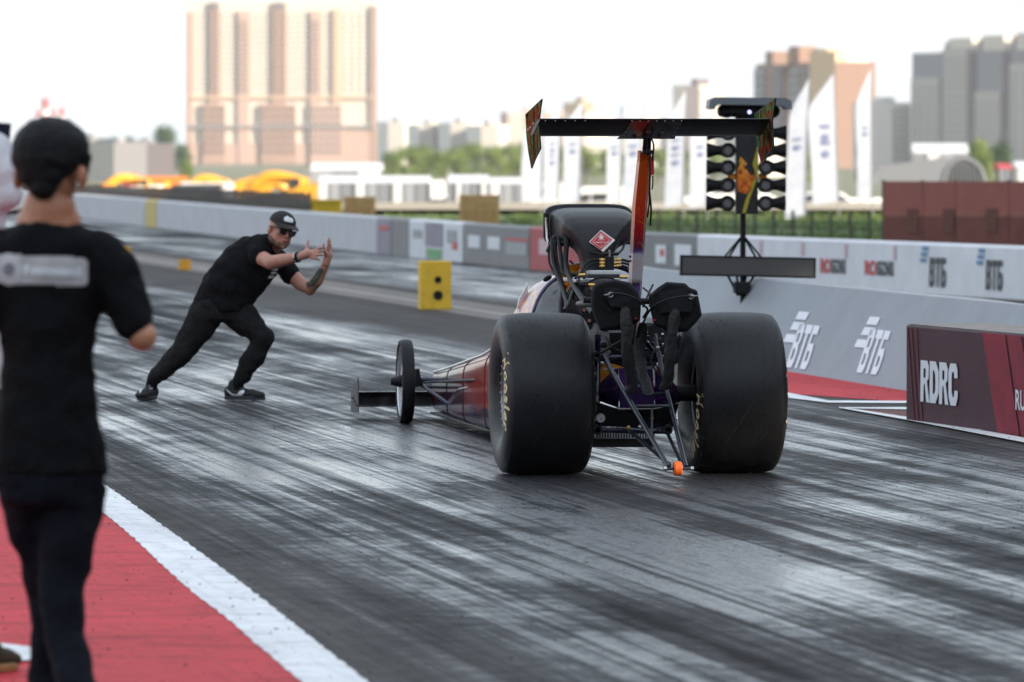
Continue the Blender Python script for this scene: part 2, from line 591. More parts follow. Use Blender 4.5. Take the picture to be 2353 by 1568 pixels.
#gsheet('white_thin_line', [G(-60, 1372), G(60, 1371)], [G(-60, 1378), G(60, 1377)], 0.012, 'white_paint')
# right hand side
gsheet('red_median_paint', [G(1700, 835), G(1812, 854), G(2100, 892)], [G(1700, 893), G(1812, 906), G(2100, 927)], 0.004, 'red_paint')
gsheet('white_median_line', [G(1640, 878), G(1812, 905), G(1905, 923), G(2110, 924)], [G(1640, 886), G(1812, 917), G(1905, 928), G(2110, 929)], 0.008, 'white_paint')
gsheet('white_wedge_line', [G(1930, 939.5), G(2120, 939)], [G(1930, 941), G(2120, 945)], 0.010, 'white_paint')
gsheet('brown_median_paint', [G(1950, 941), G(2140, 941)], [G(1950, 943), G(2140, 975)], 0.004, 'brown_paint')
gsheet('white_lane_line', [G(1928, 939), G(2084, 962), G(2353, 1010), G(2600, 1058)], [G(1928, 941), G(2084, 969), G(2353, 1021), G(2600, 1074)], 0.012, 'white_paint')
# the strip between the two lanes with its worn white line
gsheet('centre_strip', [track(11.1, 57), track(11.1, 100), track(11.1, 215)], [track(12.15, 57), track(12.15, 100), track(12.15, 215)], 0.004, 'concrete_strip')
gsheet('white_centre_line', [track(11.45, 57), track(11.45, 215)], [track(11.60, 57), track(11.60, 215)], 0.008, 'worn_paint')
# tyre crumbs lying on the strip
mb = MB()
rc = random.Random(3)
for i in range(2600):
    y = 22 + 40 * rc.random() ** 1.3
    x = (rc.uniform(-0.1, 2450) - UC) / FPX * y
    s_ = rc.choice((0.0015, 0.002, 0.003, 0.0045)) * rc.uniform(0.7, 1.4)
    rot = Matrix.Rotation(rc.uniform(0, 6.28), 3, 'Z')
    mb.box((x, y, 0.012 + s_ * 0.4), (s_ * rc.uniform(1, 3), s_, s_ * 0.8), rot, 0.6)
tag(mb.build('rubber_crumbs', mat('crumb', (0.012, 0.012, 0.013), 0.7), flat=True, fix=False), 'black rubber crumbs scattered over the asphalt strip', 'rubber crumbs', kind='stuff')

# ---- letters drawn as shapes
CYR = {
 'В': [[(0, 0), (0.30, 0), (0.30, 1), (0, 1)], [(0.30, 1), (0.30, 0.80), (0.60, 0.80), (0.85, 1.0)], [(0.85, 1.0), (0.60, 0.80), (0.66, 0.74), (0.98, 0.86)], [(0.98, 0.86), (0.66, 0.74), (0.66, 0.64), (0.98, 0.62)],
       [(0.98, 0.62), (0.66, 0.64), (0.58, 0.58), (0.84, 0.52)], [(0.30, 0.58), (0.58, 0.58), (0.84, 0.52), (0.58, 0.44), (0.30, 0.44)], [(0.84, 0.52), (1.0, 0.40), (0.68, 0.36), (0.58, 0.44)], [(1.0, 0.40), (1.0, 0.16), (0.68, 0.24), (0.68, 0.36)],
       [(1.0, 0.16), (0.84, 0.0), (0.58, 0.18), (0.68, 0.24)], [(0.84, 0.0), (0.30, 0.0), (0.30, 0.18), (0.58, 0.18)]],
 'Т': [[(0, 0.80), (1, 0.80), (1, 1), (0, 1)], [(0.34, 0), (0.66, 0), (0.66, 0.80), (0.34, 0.80)]],
 'Б': [[(0, 0), (0.30, 0), (0.30, 1), (0, 1)], [(0.30, 0.80), (0.92, 0.80), (0.92, 1), (0.30, 1)], [(0.30, 0.58), (0.30, 0.42), (0.58, 0.42), (0.84, 0.60), (0.80, 0.60)], [(0.84, 0.60), (1.0, 0.46), (0.68, 0.36), (0.58, 0.42)],
       [(1.0, 0.46), (1.0, 0.16), (0.68, 0.24), (0.68, 0.36)], [(1.0, 0.16), (0.84, 0.0), (0.58, 0.18), (0.68, 0.24)], [(0.84, 0.0), (0.30, 0.0), (0.30, 0.18), (0.58, 0.18)]],
}
def cyr_word(s, gap=0.14):
    """list of (letter polygons) in a box of width 1, height 1"""
    n = len(s); k = 1.0 / (n + gap * (n - 1))
    return [[[((i * (1 + gap) + x_) * k, y_) for x_, y_ in pl] for pl in CYR[c]] for i, c in enumerate(s)]

# ---- far barrier: a line of concrete blocks wrapped in banners
bpts = [(2353 + 240, 575), (2353, 567), (1980, 553), (1600, 539), (1220, 522), (900, 501), (530, 475), (170, 446), (0, 436), (-300, 419)]
BH = 0.65
bw = []
for u, v in bpts:
    Y = (CH - BH) * FPX / (v - HZ)
    bw.append(Vector(((u - UC) / FPX * Y, Y, 0)))
bline = spline(bw, 10)
# arc-length table
bl = [0.0]
for i in range(1, len(bline)):
    bl.append(bl[-1] + (bline[i] - bline[i - 1]).length)
def bar_at(s_):
    for i in range(1, len(bl)):
        if s_ <= bl[i]:
            k = (s_ - bl[i - 1]) / (bl[i] - bl[i - 1])
            return bline[i - 1].lerp(bline[i], k), (bline[i] - bline[i - 1]).normalized()
    return bline[-1], (bline[-1] - bline[-2]).normalized()
def bar_s(u):
    """arc length where the barrier stands in direction u"""
    k = (u - UC) / FPX
    for i in range(1, len(bline)):
        a, c = bline[i - 1], bline[i]
        fa, fc = a.x - k * a.y, c.x - k * c.y
        if fa * fc <= 0:
            return bl[i - 1] + (bl[i] - bl[i - 1]) * (fa / (fa - fc) if fa != fc else 0)
    return 0
mat('wrap_white', (0.74, 0.74, 0.77), 0.55, var=0.10, vscale=2.2, bmp=0.3, bscale=5, spec=0.25)
mat('wrap_concrete', (0.58, 0.58, 0.60), 0.8, var=0.12, vscale=2.0, bmp=0.2)
mat('wrap_grey', (0.21, 0.205, 0.205), 0.55, var=0.12, vscale=2.0)
mat('wrap_red', (0.42, 0.055, 0.06), 0.55, var=0.12, vscale=2.0)
mat('wrap_purple', (0.27, 0.24, 0.29), 0.55, var=0.15, vscale=2.0)
mat('wrap_yellow', (0.62, 0.47, 0.13), 0.6, var=0.1)
mat('print_white', (0.75, 0.76, 0.80), 0.5)
mat('print_black', (0.035, 0.038, 0.045), 0.5)
mat('print_red', (0.55, 0.06, 0.07), 0.5)
mat('print_pale_red', (0.62, 0.42, 0.45), 0.5)
mat('print_blue', (0.10, 0.24, 0.42), 0.5)
mat('print_green', (0.10, 0.32, 0.10), 0.5)
mat('print_grey', (0.33, 0.33, 0.35), 0.5)
barrier = empty('crash_barrier', (0, 0, 0), 0, 'long low concrete crash barrier wrapped in banners behind the far lane', 'barrier')
def barrier_panel(u0, u1, m, pieces=1):
    s0, s1 = bar_s(u0), bar_s(u1)
    if s0 > s1: s0, s1 = s1, s0
    res = []
    for q in range(pieces):
        a_, c_ = s0 + (s1 - s0) * q / pieces, s0 + (s1 - s0) * (q + 1) / pieces
        mb = MB()
        secs = []
        for k in range(5):
            p, d = bar_at(a_ + 0.003 + (c_ - a_ - 0.006) * k / 4)
            nrm = Vector((d.y, -d.x, 0)).normalized()
            if nrm.y > 0: nrm = -nrm
            secs.append([p + nrm * 0.0 + Vector((0, 0, 0.0)), p + nrm * 0.0 + Vector((0, 0, BH - 0.03)), p - nrm * 0.03 + Vector((0, 0, BH)),
                         p - nrm * 0.27 + Vector((0, 0, BH)), p - nrm * 0.30 + Vector((0, 0, BH - 0.03)), p - nrm * 0.30])
        mb.loft(secs)
        res.append(mb.build('panel', MATS[m], barrier))
    return res
def on_barrier(parent, name, m, u0, u1, h0, h1, text=None, bold=0.03, shear=0.0):
    """flat print on the barrier face between directions u0..u1 and heights h0..h1"""
    s0, s1 = bar_s(u0), bar_s(u1)
    p0, d0 = bar_at(s0); p1, d1 = bar_at(s1)
    ex = (p1 - p0); wd = ex.length; ex = ex.normalized()
    ez = Vector((ex.y, -ex.x, 0))
    if ez.y > 0: ez = -ez
    o_ = p0 + Vector((0, 0, h0)) + ez * 0.008
    if text:
        return build_letters(text_on(text, o_, ex, (0, 0, 1), h1 - h0, wd, bold, shear, 0.003, ez), MATS[m], parent)
    else:
        mb = poly_on([[(0, 0), (wd, 0), (wd, h1 - h0), (0, h1 - h0)]], o_, ex, Vector((0, 0, 1)), ez, 0.004)
    return mb.build(name, MATS[m], parent, flat=True)
# white section to the right of the start tree, with bank logos
pw = barrier_panel(2400, 1602, 'wrap_white', 6)
for u in (2122, 2252):
    for k in range(3):
        on_barrier(barrier, 'logo_bar', 'print_blue', u - 2 - 2.2 * k, u + 12 - 2.2 * k, 0.555 - 0.075 * k, 0.605 - 0.075 * k)
    s0, s1 = bar_s(u + 14), bar_s(u + 52)
    p0, d0 = bar_at(s0); p1, d1 = bar_at(s1)
    ex = (p1 - p0); wd = ex.length; ex.normalize(); ez = Vector((ex.y, -ex.x, 0))
    if ez.y > 0: ez = -ez
    for polys in cyr_word('ВТБ'):
        poly_on([[(q[0] * wd + q[1] * 0.03, q[1] * 0.37) for q in pl] for pl in polys], p0 + Vector((0, 0, 0.10)) + ez * 0.008, ex, Vector((0, 0, 1)), ez, 0.004).build('letter', MATS['print_black'], barrier, flat=True)
for u, t_ in ((1886, 58), (1988, 66)):
    on_barrier(barrier, 'lettering', 'print_red', u, u + t_ * 0.42, 0.20, 0.40, 'RO', 0.05)
    on_barrier(barrier, 'lettering', 'print_black', u + t_ * 0.43, u + t_, 0.20, 0.40, 'SGONKI', 0.04)
for u in (1746, 1842, 1942, 2054):
    on_barrier(barrier, 'print_mark', 'print_pale_red', u, u + 6, 0.42, 0.60)
# grey sponsor panels
barrier_panel(1600, 1338, 'wrap_grey', 3)
on_barrier(barrier, 'print_mark', 'print_white', 1552, 1590, 0.20, 0.50)
on_barrier(barrier, 'print_mark', 'print_red', 1574, 1586, 0.42, 0.50)
on_barrier(barrier, 'print_mark', 'print_white', 1508, 1532, 0.22, 0.48)
on_barrier(barrier, 'print_mark', 'print_red', 1518, 1528, 0.32, 0.42)
on_barrier(barrier, 'print_mark', 'print_grey', 1420, 1470, 0.2, 0.45)
barrier_panel(1336, 1218, 'wrap_red', 1)
on_barrier(barrier, 'print_mark', 'print_pale_red', 1240, 1280, 0.24, 0.48)
barrier_panel(1216, 1064, 'wrap_grey', 3)
on_barrier(barrier, 'print_mark', 'print_white', 1077, 1104, 0.26, 0.46)
on_barrier(barrier, 'print_mark', 'print_white', 1122, 1150, 0.26, 0.46)
on_barrier(barrier, 'print_mark', 'print_red', 1162, 1214, 0.42, 0.46)
on_barrier(barrier, 'print_mark', 'print_grey', 1164, 1212, 0.20, 0.40)
barrier_panel(1062, 940, 'wrap_white', 3)
on_barrier(barrier, 'print_mark', 'wrap_purple', 978, 1018, 0.22, 0.62)
on_barrier(barrier, 'print_mark', 'print_green', 980, 1016, 0.02, 0.18)
on_barrier(barrier, 'print_mark', 'print_grey', 950, 970, 0.34, 0.48)
on_barrier(barrier, 'print_mark', 'print_grey', 1028, 1050, 0.30, 0.52)
on_barrier(barrier, 'print_mark', 'print_red', 1040, 1052, 0.2, 0.32)
barrier_panel(938, 900, 'wrap_grey', 1)
barrier_panel(898, 868, 'wrap_purple', 1)
on_barrier(barrier, 'print_mark', 'print_red', 872, 894, 0.42, 0.5)
barrier_panel(866, 360, 'wrap_concrete', 9)
barrier_panel(358, 334, 'wrap_yellow', 1)
barrier_panel(332, -250, 'wrap_concrete', 10)

# ---- padded median wedge with its logos
WL = []                                    # ridge line from the near end to the far end
wedge_lat0, wedge_lat1 = 10.85, 11.35
WZ = 0.70
al_near, al_far = 47.4, 66.0
wedge = empty('median_wedge', track(11.2, al_near), 0, 'pale grey padded wedge barrier with white logos between the lanes', 'barrier')
def wpt(lat, al, z):
    return track(lat, al, z) - wedge.location
mat('wedge_cover', (0.27, 0.287, 0.31), 0.55, var=0.10, vscale=1.6, bmp=0.5, bscale=4, spec=0.25)
mat('black_vinyl', (0.012, 0.012, 0.013), 0.35)
mb = MB()
secs = []
for k in range(20):
    a_ = al_near + (al_far - al_near) * k / 19
    wob = 0.003 * noise1(a_ * 1.1)
    secs.append([wpt(wedge_lat0 + wob, a_, 0.0), wpt(wedge_lat1 - 0.06 + wob, a_, WZ - 0.01), wpt(wedge_lat1, a_, WZ + 0.012 * noise1(a_, 2)), wpt(wedge_lat1 + 0.06, a_, WZ - 0.01), wpt(wedge_lat1 + 0.42, a_, 0)])
mb.loft(secs)
mb.build('cover', MATS['wedge_cover'], wedge, ang=25)
mb = MB()
mb.prism([wpt(wedge_lat0 + 0.02, al_near - 0.02, 0.01), wpt(wedge_lat1 - 0.055, al_near - 0.02, WZ + 0.005), wpt(wedge_lat1 + 0.055, al_near - 0.02, WZ + 0.005), wpt(wedge_lat1 + 0.42, al_near - 0.02, 0.01)], -TD * 0.12)
mb.build('end_cap', MATS['black_vinyl'], wedge, bevel=0.01)
sl_ey = (track(wedge_lat1 - 0.06, 0, WZ - 0.01) - track(wedge_lat0, 0, 0)); face_h = sl_ey.length; sl_ey.normalize()
sl_ex = -TD
sl_ez = sl_ex.cross(sl_ey).normalized()
if sl_ez.y > 0 and sl_ez.x > 0: sl_ez = -sl_ez
def wedge_hit(u, v):
    """point of the sloping face seen at (u, v)"""
    d = Vector(((u - UC) / FPX, 1, -(v - HZ) / FPX))
    o_ = track(wedge_lat0, al_near, 0)
    c_ = Vector((0, 0, CH))
    return c_ + d * ((o_ - c_).dot(sl_ez) / d.dot(sl_ez))
def wedge_logo(pts, m):
    mb = MB()
    mb.prism([wedge_hit(u, v) + sl_ez * 0.006 - wedge.location for u, v in pts], sl_ez * 0.003)
    return mb
for (au, av, du) in ((1815, 717, 0), (1978, 729, 0)):
    # three slanted bars
    for k, (x0, y0) in enumerate(((18, 0), (6, 24), (-10, 52))):
        wd = 24
        mbx = wedge_logo([(au + x0 + 5, av + y0), (au + x0 + 5 + wd, av + y0 + 2), (au + x0 + wd - 4, av + y0 + 20), (au + x0 - 4, av + y0 + 18)], None)
        mbx.build('logo_bar', MATS['print_white'], wedge, flat=True)
    # slanted letters, drawn in the plane of the face
    bu, bv = au - 8, av + 128
    for polys in cyr_word('ВТБ'):
        mb = MB()
        for pl in polys:
            mb.prism([wedge_hit(bu + q[0] * 47 + q[1] * 33, bv + q[0] * 6 - q[1] * 100) + sl_ez * 0.006 - wedge.location for q in pl], sl_ez * 0.003)
        mb.build('letter', MATS['print_white'], wedge, flat=True)
# dark weights lying behind the near end of the wedge
mb = MB()
mb.prism([wpt(11.75, al_near - 0.6, 0), wpt(11.75, al_near - 0.6, 0.40), wpt(11.95, al_near - 0.6, 0.50), wpt(12.5, al_near - 0.6, 0.46), wpt(12.6, al_near - 0.6, 0)], TD * 0.8)
sb = mb.build('rubber_block', MATS['black_vinyl'], None, bevel=0.03)
sb.location = wedge.location
tag(sb, 'low black rubber block behind the near end of the grey wedge', 'block')

# ---- wrapped concrete block at the right edge
bx0, bx1 = G(2082, 968), G(2353, 1006)
bd = (bx1 - bx0).normalized(); bn_ = Vector((-bd.y, bd.x, 0))
if bn_.y < 0: bn_ = -bn_
blk = empty('banner_block', bx0, 0, 'low concrete block wrapped in dark maroon RDRC banner at the right edge', 'barrier')
BLH = 0.645; BLW = 0.62; BLL = 4.0
m, t, b = new_mat('maroon_wrap')
tc = t.nodes.new('ShaderNodeTexCoord')
n1 = noise(t, tc.outputs['Object'], 1.3, 5, 0.6); n2 = noise(t, tc.outputs['Object'], 40, 4, 0.6)
r = ramp(t, n1.outputs[0], [(0.3, (0.060, 0.022, 0.031)), (0.7, (0.090, 0.036, 0.046))])
r2 = ramp(t, n2.outputs[0], [(0.3, (0.75, 0.75, 0.75)), (0.6, (1.05, 1.05, 1.05))])
t.links.new(mixc(t, 1.0, r.outputs[0], r2.outputs[0], 'MULTIPLY'), b.inputs['Base Color'])
b.inputs['Roughness'].default_value = 0.6
b.inputs['Specular IOR Level'].default_value = 0.15
bump(t, b, n2.outputs[0], 0.3, 0.004)
mat('block_stripe', (0.26, 0.022, 0.040), 0.6, var=0.25, vscale=5, bmp=0.2, spec=0.15)
mat('block_line', (0.15, 0.026, 0.034), 0.6, spec=0.15)
mat('block_top', (0.17, 0.165, 0.16), 0.85, var=0.25, vscale=5, bmp=0.4)
mb = MB()
mb.box(bd * BLL / 2 + bn_ * BLW / 2 + Vector((0, 0, BLH / 2)), (1, 1, 1))
mb.v = []; mb.f = []
q0 = Vector((0, 0, 0))
mb.prism([q0, bd * BLL, bd * BLL + bn_ * BLW, bn_ * BLW], (0, 0, BLH))
mb.build('block', MATS['maroon_wrap'], blk, bevel=0.012)
mb = MB(); mb.prism([p + Vector((0, 0, BLH + 0.001)) for p in (bd * 0.02 + bn_ * 0.02, bd * (BLL - 0.02) + bn_ * 0.02, bd * (BLL - 0.02) + bn_ * (BLW - 0.02), bd * 0.02 + bn_ * (BLW - 0.02))], (0, 0, 0.006))
mb.build('top_face', MATS['block_top'], blk)
bez = -bn_
def bface(polys, m, name, off=0.003):
    mb = poly_on(polys, bez * off, bd, Vector((0, 0, 1)), bez, 0.003)
    return mb.build(name, MATS[m], blk, flat=True)
bs = (bx1 - bx0).length / 271.0           # metres along the block per picture column
def X(u): return (u - 2082) * bs
bface([[(X(2262), BLH - 0.006), (X(2313), BLH - 0.006), (X(2345), 0.0), (X(2297), 0.0)]], 'block_stripe', 'stripe')
bface([[(X(2318), BLH - 0.006), (X(2348), BLH - 0.006), (X(2386), 0.0), (X(2350), 0.0)]], 'block_stripe', 'stripe')
bface([[(X(2362), BLH - 0.006), (X(2470), BLH - 0.006), (X(2500), 0.0), (X(2396), 0.0)]], 'block_stripe', 'stripe')
for u0, u1 in ((2086, 2102), (2095, 2112), (2107, 2122)):
    bface([[(X(u0), BLH - 0.02), (X(u0 + 2), BLH - 0.02), (X(u1 + 2), 0.01), (X(u1), 0.01)]], 'block_line', 'stripe')
# RDRC in heavy chipped capitals
LET = {
 'R': [[(0, 0), (0.04, 1), (0.75, 1.0), (0.96, 0.86), (0.92, 0.58), (0.72, 0.50), (0.60, 0.62), (0.62, 0.80), (0.36, 0.82), (0.34, 0.60), (0.52, 0.56), (0.50, 0.46), (0.36, 0.40), (0.32, 0.0)],
       [(0.50, 0.46), (0.52, 0.56), (0.60, 0.62), (0.72, 0.50), (1.0, 0.0), (0.66, 0.0)]],
 'D': [[(0, 0), (0.02, 1), (0.34, 1), (0.34, 0)], [(0.34, 1), (0.66, 1), (1.0, 0.76), (0.62, 0.70), (0.50, 0.78), (0.34, 0.78)],
       [(1.0, 0.76), (1.0, 0.26), (0.62, 0.30), (0.66, 0.50), (0.62, 0.70)], [(1.0, 0.26), (0.64, 0), (0.34, 0), (0.34, 0.22), (0.50, 0.22), (0.62, 0.30)]],
 'C': [[(0.0, 0.22), (0.0, 0.80), (0.34, 0.72), (0.34, 0.30)], [(0.0, 0.80), (0.22, 1.0), (0.80, 1.0), (0.98, 0.84), (0.98, 0.66), (0.64, 0.66), (0.62, 0.80), (0.46, 0.80), (0.34, 0.72)],
       [(0.0, 0.22), (0.34, 0.30), (0.46, 0.20), (0.60, 0.20), (0.66, 0.36), (1.0, 0.36), (0.98, 0.18), (0.78, 0.0), (0.22, 0.0)]],
}
x = X(2120)
lw = (X(2208) - X(2120)) / 4.05
for ch in 'RDRC':
    polys = [[(x + a_ * lw * 0.97, 0.145 + c_ * 0.275) for a_, c_ in pl] for pl in LET[ch]]
    bface(polys, 'print_white', 'letter', 0.007)
    x += lw * 1.02
mb = text_on('RUSSIAN DRAG RACING', bez * 0.007 + bd * X(2338) + Vector((0, 0, 0.17)), bd, (0, 0, 1), 0.13, None, 0.02, 0, 0.004, bez)
build_letters(mb, MATS['print_white'], blk)

# ---- foam distance blocks on the centre strip
def foam_mat(name, c, c2):
    m, t, b = new_mat(name)
    tc = t.nodes.new('ShaderNodeTexCoord')
    n1 = noise(t, tc.outputs['Object'], 7, 5, 0.65)
    r = ramp(t, n1.outputs[0], [(0.28, c2), (0.45, c), (0.8, [min(1, k * 1.1) for k in c])])
    t.links.new(r.outputs[0], b.inputs['Base Color'])
    b.inputs['Roughness'].default_value = 0.8
    n2 = noise(t, tc.outputs['Object'], 90, 3, 0.6)
    bump(t, b, n2.outputs[0], 0.3, 0.006)
    return m
foam_mat('foam_yellow', (0.75, 0.47, 0.035), (0.45, 0.30, 0.06))
foam_mat('foam_orange', (0.72, 0.36, 0.03), (0.5, 0.28, 0.05))
mat('hole_black', (0.012, 0.011, 0.008), 0.8)
def foam_block(u, v, wpx, hpx, label, holes=True, m='foam_yellow'):
    g = G(u, v)
    s_ = FPX / g.y
    wd, ht = wpx / s_, hpx / s_
    e = empty('foam_block', g, TH, label, 'foam block', 'foam blocks on the centre strip')
    mb = MB()
    # front face with recessed round holes: built as ring segments
    dp = wd * 0.8
    mb.box((0, 0, ht / 2), (wd, dp, ht))
    body = mb.build('body', MATS[m], e, bevel=wd * 0.035)
    if holes:
        for hz, hr in ((0.62, 0.09), (0.30, 0.125)):
            mb = MB()
            mb.lathe([(0.0, hr * wd * 1.25), (-0.012, hr * wd * 1.25), (-0.012, hr * wd), (0.0, hr * wd * 0.85), (0.0, 0.001)], 20, (wd * 0.05, -dp / 2 - 0.002, ht * hz), 'Y')
            mb.build('hole', MATS['hole_black'], e)
    return e
foam_block(999, 712, 70, 112, 'large yellow foam block with two black holes on the centre strip')
foam_block(425, 621, 27, 24, 'small orange foam block behind the gesturing man', False, 'foam_orange')
foam_block(287, 588, 23, 20, 'small orange foam block beside the arm of the person in front', False, 'foam_orange')

# ---- unseen stand added behind the camera, darkens what the tyres reflect
g2 = empty('reflection_blocker', (4, -34, 0), 0, 'unseen stand added behind the camera to darken tyre reflections', 'grandstand')
mb = MB()
for k in range(12):
    mb.box((0, -k * 0.9, 0.4 + k * 0.4), (96, 0.92, 0.8 + k * 0.8))
mb.build('tier', mat('blocker_tiers', (0.10, 0.10, 0.11), 0.8, var=0.4, vscale=2), g2)
MB().box((0, -11.5, 8), (96, 0.6, 16)).build('back_wall', mat('blocker_dark', (0.16, 0.16, 0.165), 0.8), g2)
MB().box((0, -5, 16.4), (96, 15, 0.5), Matrix.Rotation(R(4), 3, 'X')).build('roof', MATS['blocker_dark'], g2)
# ---- the stand on the near right whose roof keeps the sun off the strip (outside the picture)
gs = empty('grandstand', (34, 40, 0), 0, 'tall roofed grandstand beside the strip', 'grandstand')
mat('stand_concrete', (0.33, 0.32, 0.31), 0.85, var=0.15)
mat('stand_roof', (0.30, 0.31, 0.33), 0.5)
mb = MB()
for k in range(14):
    mb.box((k * 0.9, 0, 0.35 + k * 0.35), (0.92, 230, 0.7 + k * 0.7))
mb.build('tier', MATS['stand_concrete'], gs)
MB().box((13.2, 0, 7.8), (0.6, 230, 15.6)).build('back_wall', MATS['stand_concrete'], gs)
MB().box((5.5, 0, 15.9), (17.5, 230, 0.5), Matrix.Rotation(R(-4), 3, 'Y')).build('roof', MATS['stand_roof'], gs)
for k in range(9):
    MB().box((9.5, -108 + 27 * k, 7.8), (0.5, 0.5, 15.6)).build('column', MATS['stand_concrete'], gs)
# ================================================================== the dragster
CA = R(8.0)
CO = Vector((0.700, 38.26, 0))
CHD = Vector((-math.sin(CA), math.cos(CA), 0))
CRT = Vector((math.cos(CA), math.sin(CA), 0))
car = empty('dragster', CO, CA, 'black and flame coloured dragster with huge rear slicks and tall rear wing', 'dragster')
def L(u, v, y):
    """car coordinates (x right, y forward, z up) of the point at picture position (u, v) and distance y ahead of the rear axle"""
    d = Vector(((u - UC) / FPX, 1, -(v - HZ) / FPX))
    c_ = Vector((0, 0, CH))
    t_ = (y - (c_ - CO).dot(CHD)) / d.dot(CHD)
    p = c_ + d * t_ - CO
    return Vector((p.dot(CRT), y, p.z))
# -- materials
def tread_material():
    m, t, b = new_mat('slick_rubber')
    tc = t.nodes.new('ShaderNodeTexCoord'); o = tc.outputs['Object']
    n1 = noise(t, mapping(t, o, (70, 9, 9)), 1.0, 5, 0.65)
    n2 = noise(t, o, 60, 5, 0.7)
    n3 = noise(t, o, 5, 4, 0.6)
    vo = t.nodes.new('ShaderNodeTexVoronoi'); vo.inputs['Scale'].default_value = 34
    t.links.new(o, vo.inputs['Vector'])
    sp = ramp(t, vo.outputs['Distance'], [(0.10, (0.25, 0.25, 0.25)), (0.17, (1, 1, 1))])
    r = ramp(t, n1.outputs[0], [(0.3, (0.006, 0.006, 0.007)), (0.7, (0.014, 0.014, 0.0155))])
    t.links.new(mixc(t, 0.55, r.outputs[0], sp.outputs[0], 'MULTIPLY'), b.inputs['Base Color'])
    b.inputs['Specular IOR Level'].default_value = 0.38
    rr = ramp(t, n3.outputs[0], [(0.3, (0.40, 0.40, 0.40)), (0.7, (0.56, 0.56, 0.56))])
    t.links.new(rr.outputs[0], b.inputs['Roughness'])
    h = math_n(t, 'ADD', math_n(t, 'MULTIPLY', n2.outputs[0], 0.0012), math_n(t, 'MULTIPLY', n1.outputs[0], 0.0008))
    h = math_n(t, 'ADD', h, math_n(t, 'MULTIPLY', sp.outputs[0], 0.0006))
    bump(t, b, h, 1.0, 1.0)
    return m
tread_material()
def streak_paint(name, stops, scale=(3, 3, 3), line=(0.75, 0.10, 0.02), thr=0.012, rough=0.22, coat=0.25, axis=2):
    """glossy wrap with swirling colour and thin bright lines"""
    m, t, b = new_mat(name)
    tc = t.nodes.new('ShaderNodeTexCoord'); o = tc.outputs['Object']
    n1 = noise(t, mapping(t, o, scale), 1.0, 3, 0.5, 1.2)
    r = ramp(t, n1.outputs[0], stops)
    n2 = noise(t, mapping(t, o, [s * 1.6 for s in scale], (4, 2, 1)), 1.0, 2, 0.4, 2.0)
    d = math_n(t, 'ABSOLUTE', math_n(t, 'SUBTRACT', n2.outputs[0], 0.5))
    ln = ramp(t, d, [(0.0, (1, 1, 1)), (thr, (0.7, 0.7, 0.7)), (thr * 2.2, (0, 0, 0))])
    t.links.new(mixc(t, ln.outputs[0], r.outputs[0], line), b.inputs['Base Color'])
    b.inputs['Roughness'].default_value = rough
    b.inputs['Coat Weight'].default_value = coat
    b.inputs['Specular IOR Level'].default_value = 0.0 if coat == 0 else 0.3
    b.inputs['Coat Roughness'].default_value = 0.05
    return m
streak_paint('flame_wrap', [(0.30, (0.02, 0.008, 0.025)), (0.42, (0.25, 0.012, 0.02)), (0.55, (0.52, 0.03, 0.012)), (0.72, (0.60, 0.14, 0.015))], (2.2, 0.9, 3.0), (0.75, 0.22, 0.02))
streak_paint('purple_wrap', [(0.3, (0.012, 0.008, 0.035)), (0.6, (0.035, 0.018, 0.11)), (0.8, (0.06, 0.02, 0.14))], (4, 4, 4), (0.30, 0.015, 0.09), 0.005)
streak_paint('orange_wrap', [(0.3, (0.60, 0.10, 0.01)), (0.55, (0.80, 0.22, 0.015)), (0.8, (0.75, 0.40, 0.05))], (8, 8, 8), (0.85, 0.55, 0.08), 0.014)
streak_paint('dark_wing_wrap', [(0.3, (0.007, 0.006, 0.010)), (0.7, (0.016, 0.011, 0.022))], (14, 3, 3), (0.35, 0.01, 0.05), 0.006, 0.3, 0.4)
streak_paint('endplate_wrap', [(0.30, (0.012, 0.012, 0.012)), (0.42, (0.06, 0.012, 0.016)), (0.50, (0.30, 0.025, 0.025)), (0.56, (0.16, 0.09, 0.02)), (0.66, (0.02, 0.025, 0.02))], (4, 8, 3.0), (0.03, 0.26, 0.08), 0.02, 0.5, 0.0)
mat('wing_black', (0.006, 0.006, 0.007), 0.4, bmp=0.05, bscale=200, spec=0.25)
mat('gold_print', (0.85, 0.67, 0.38), 0.6, var=0.25, vscale=60, spec=0.2)
mat('gloss_black', (0.007, 0.007, 0.009), 0.35, spec=0.3)
mat('satin_black', (0.011, 0.011, 0.013), 0.5, rvar=0.1, spec=0.25)
mat('hose_black', (0.009, 0.009, 0.010), 0.5, spec=0.25)
mat('steel', (0.55, 0.55, 0.56), 0.28, 1.0, rvar=0.12, vscale=30)
mat('alu', (0.62, 0.62, 0.63), 0.35, 1.0, rvar=0.15, vscale=20)
mat('dark_alu', (0.06, 0.06, 0.066), 0.45, 0.6, rvar=0.1)
mat('brass', (0.66, 0.40, 0.12), 0.30, 1.0)
mat('bronze_bolt', (0.36, 0.21, 0.15), 0.45, 0.8)
mat('gunmetal_tube', (0.014, 0.018, 0.028), 0.25, 0.2, coat=0.2)
mat('navy_tube', (0.010, 0.012, 0.050), 0.25, 0.2, coat=0.5)
mat('navy_edge', (0.015, 0.015, 0.10), 0.3, coat=0.5)
mat('sticker_red', (0.62, 0.03, 0.035), 0.35)
mat('sticker_white', (0.80, 0.80, 0.80), 0.35)
mat('orange_urethane', (0.75, 0.13, 0.015), 0.42, var=0.3, vscale=20)
mat('white_panel', (0.72, 0.72, 0.74), 0.3, coat=0.5)
mat('red_lens', (0.55, 0.02, 0.03), 0.3)
mat('canvas', (0.006, 0.006, 0.0068), 0.85, bmp=0.55, bscale=16, var=0.3, vscale=9, spec=0.3)
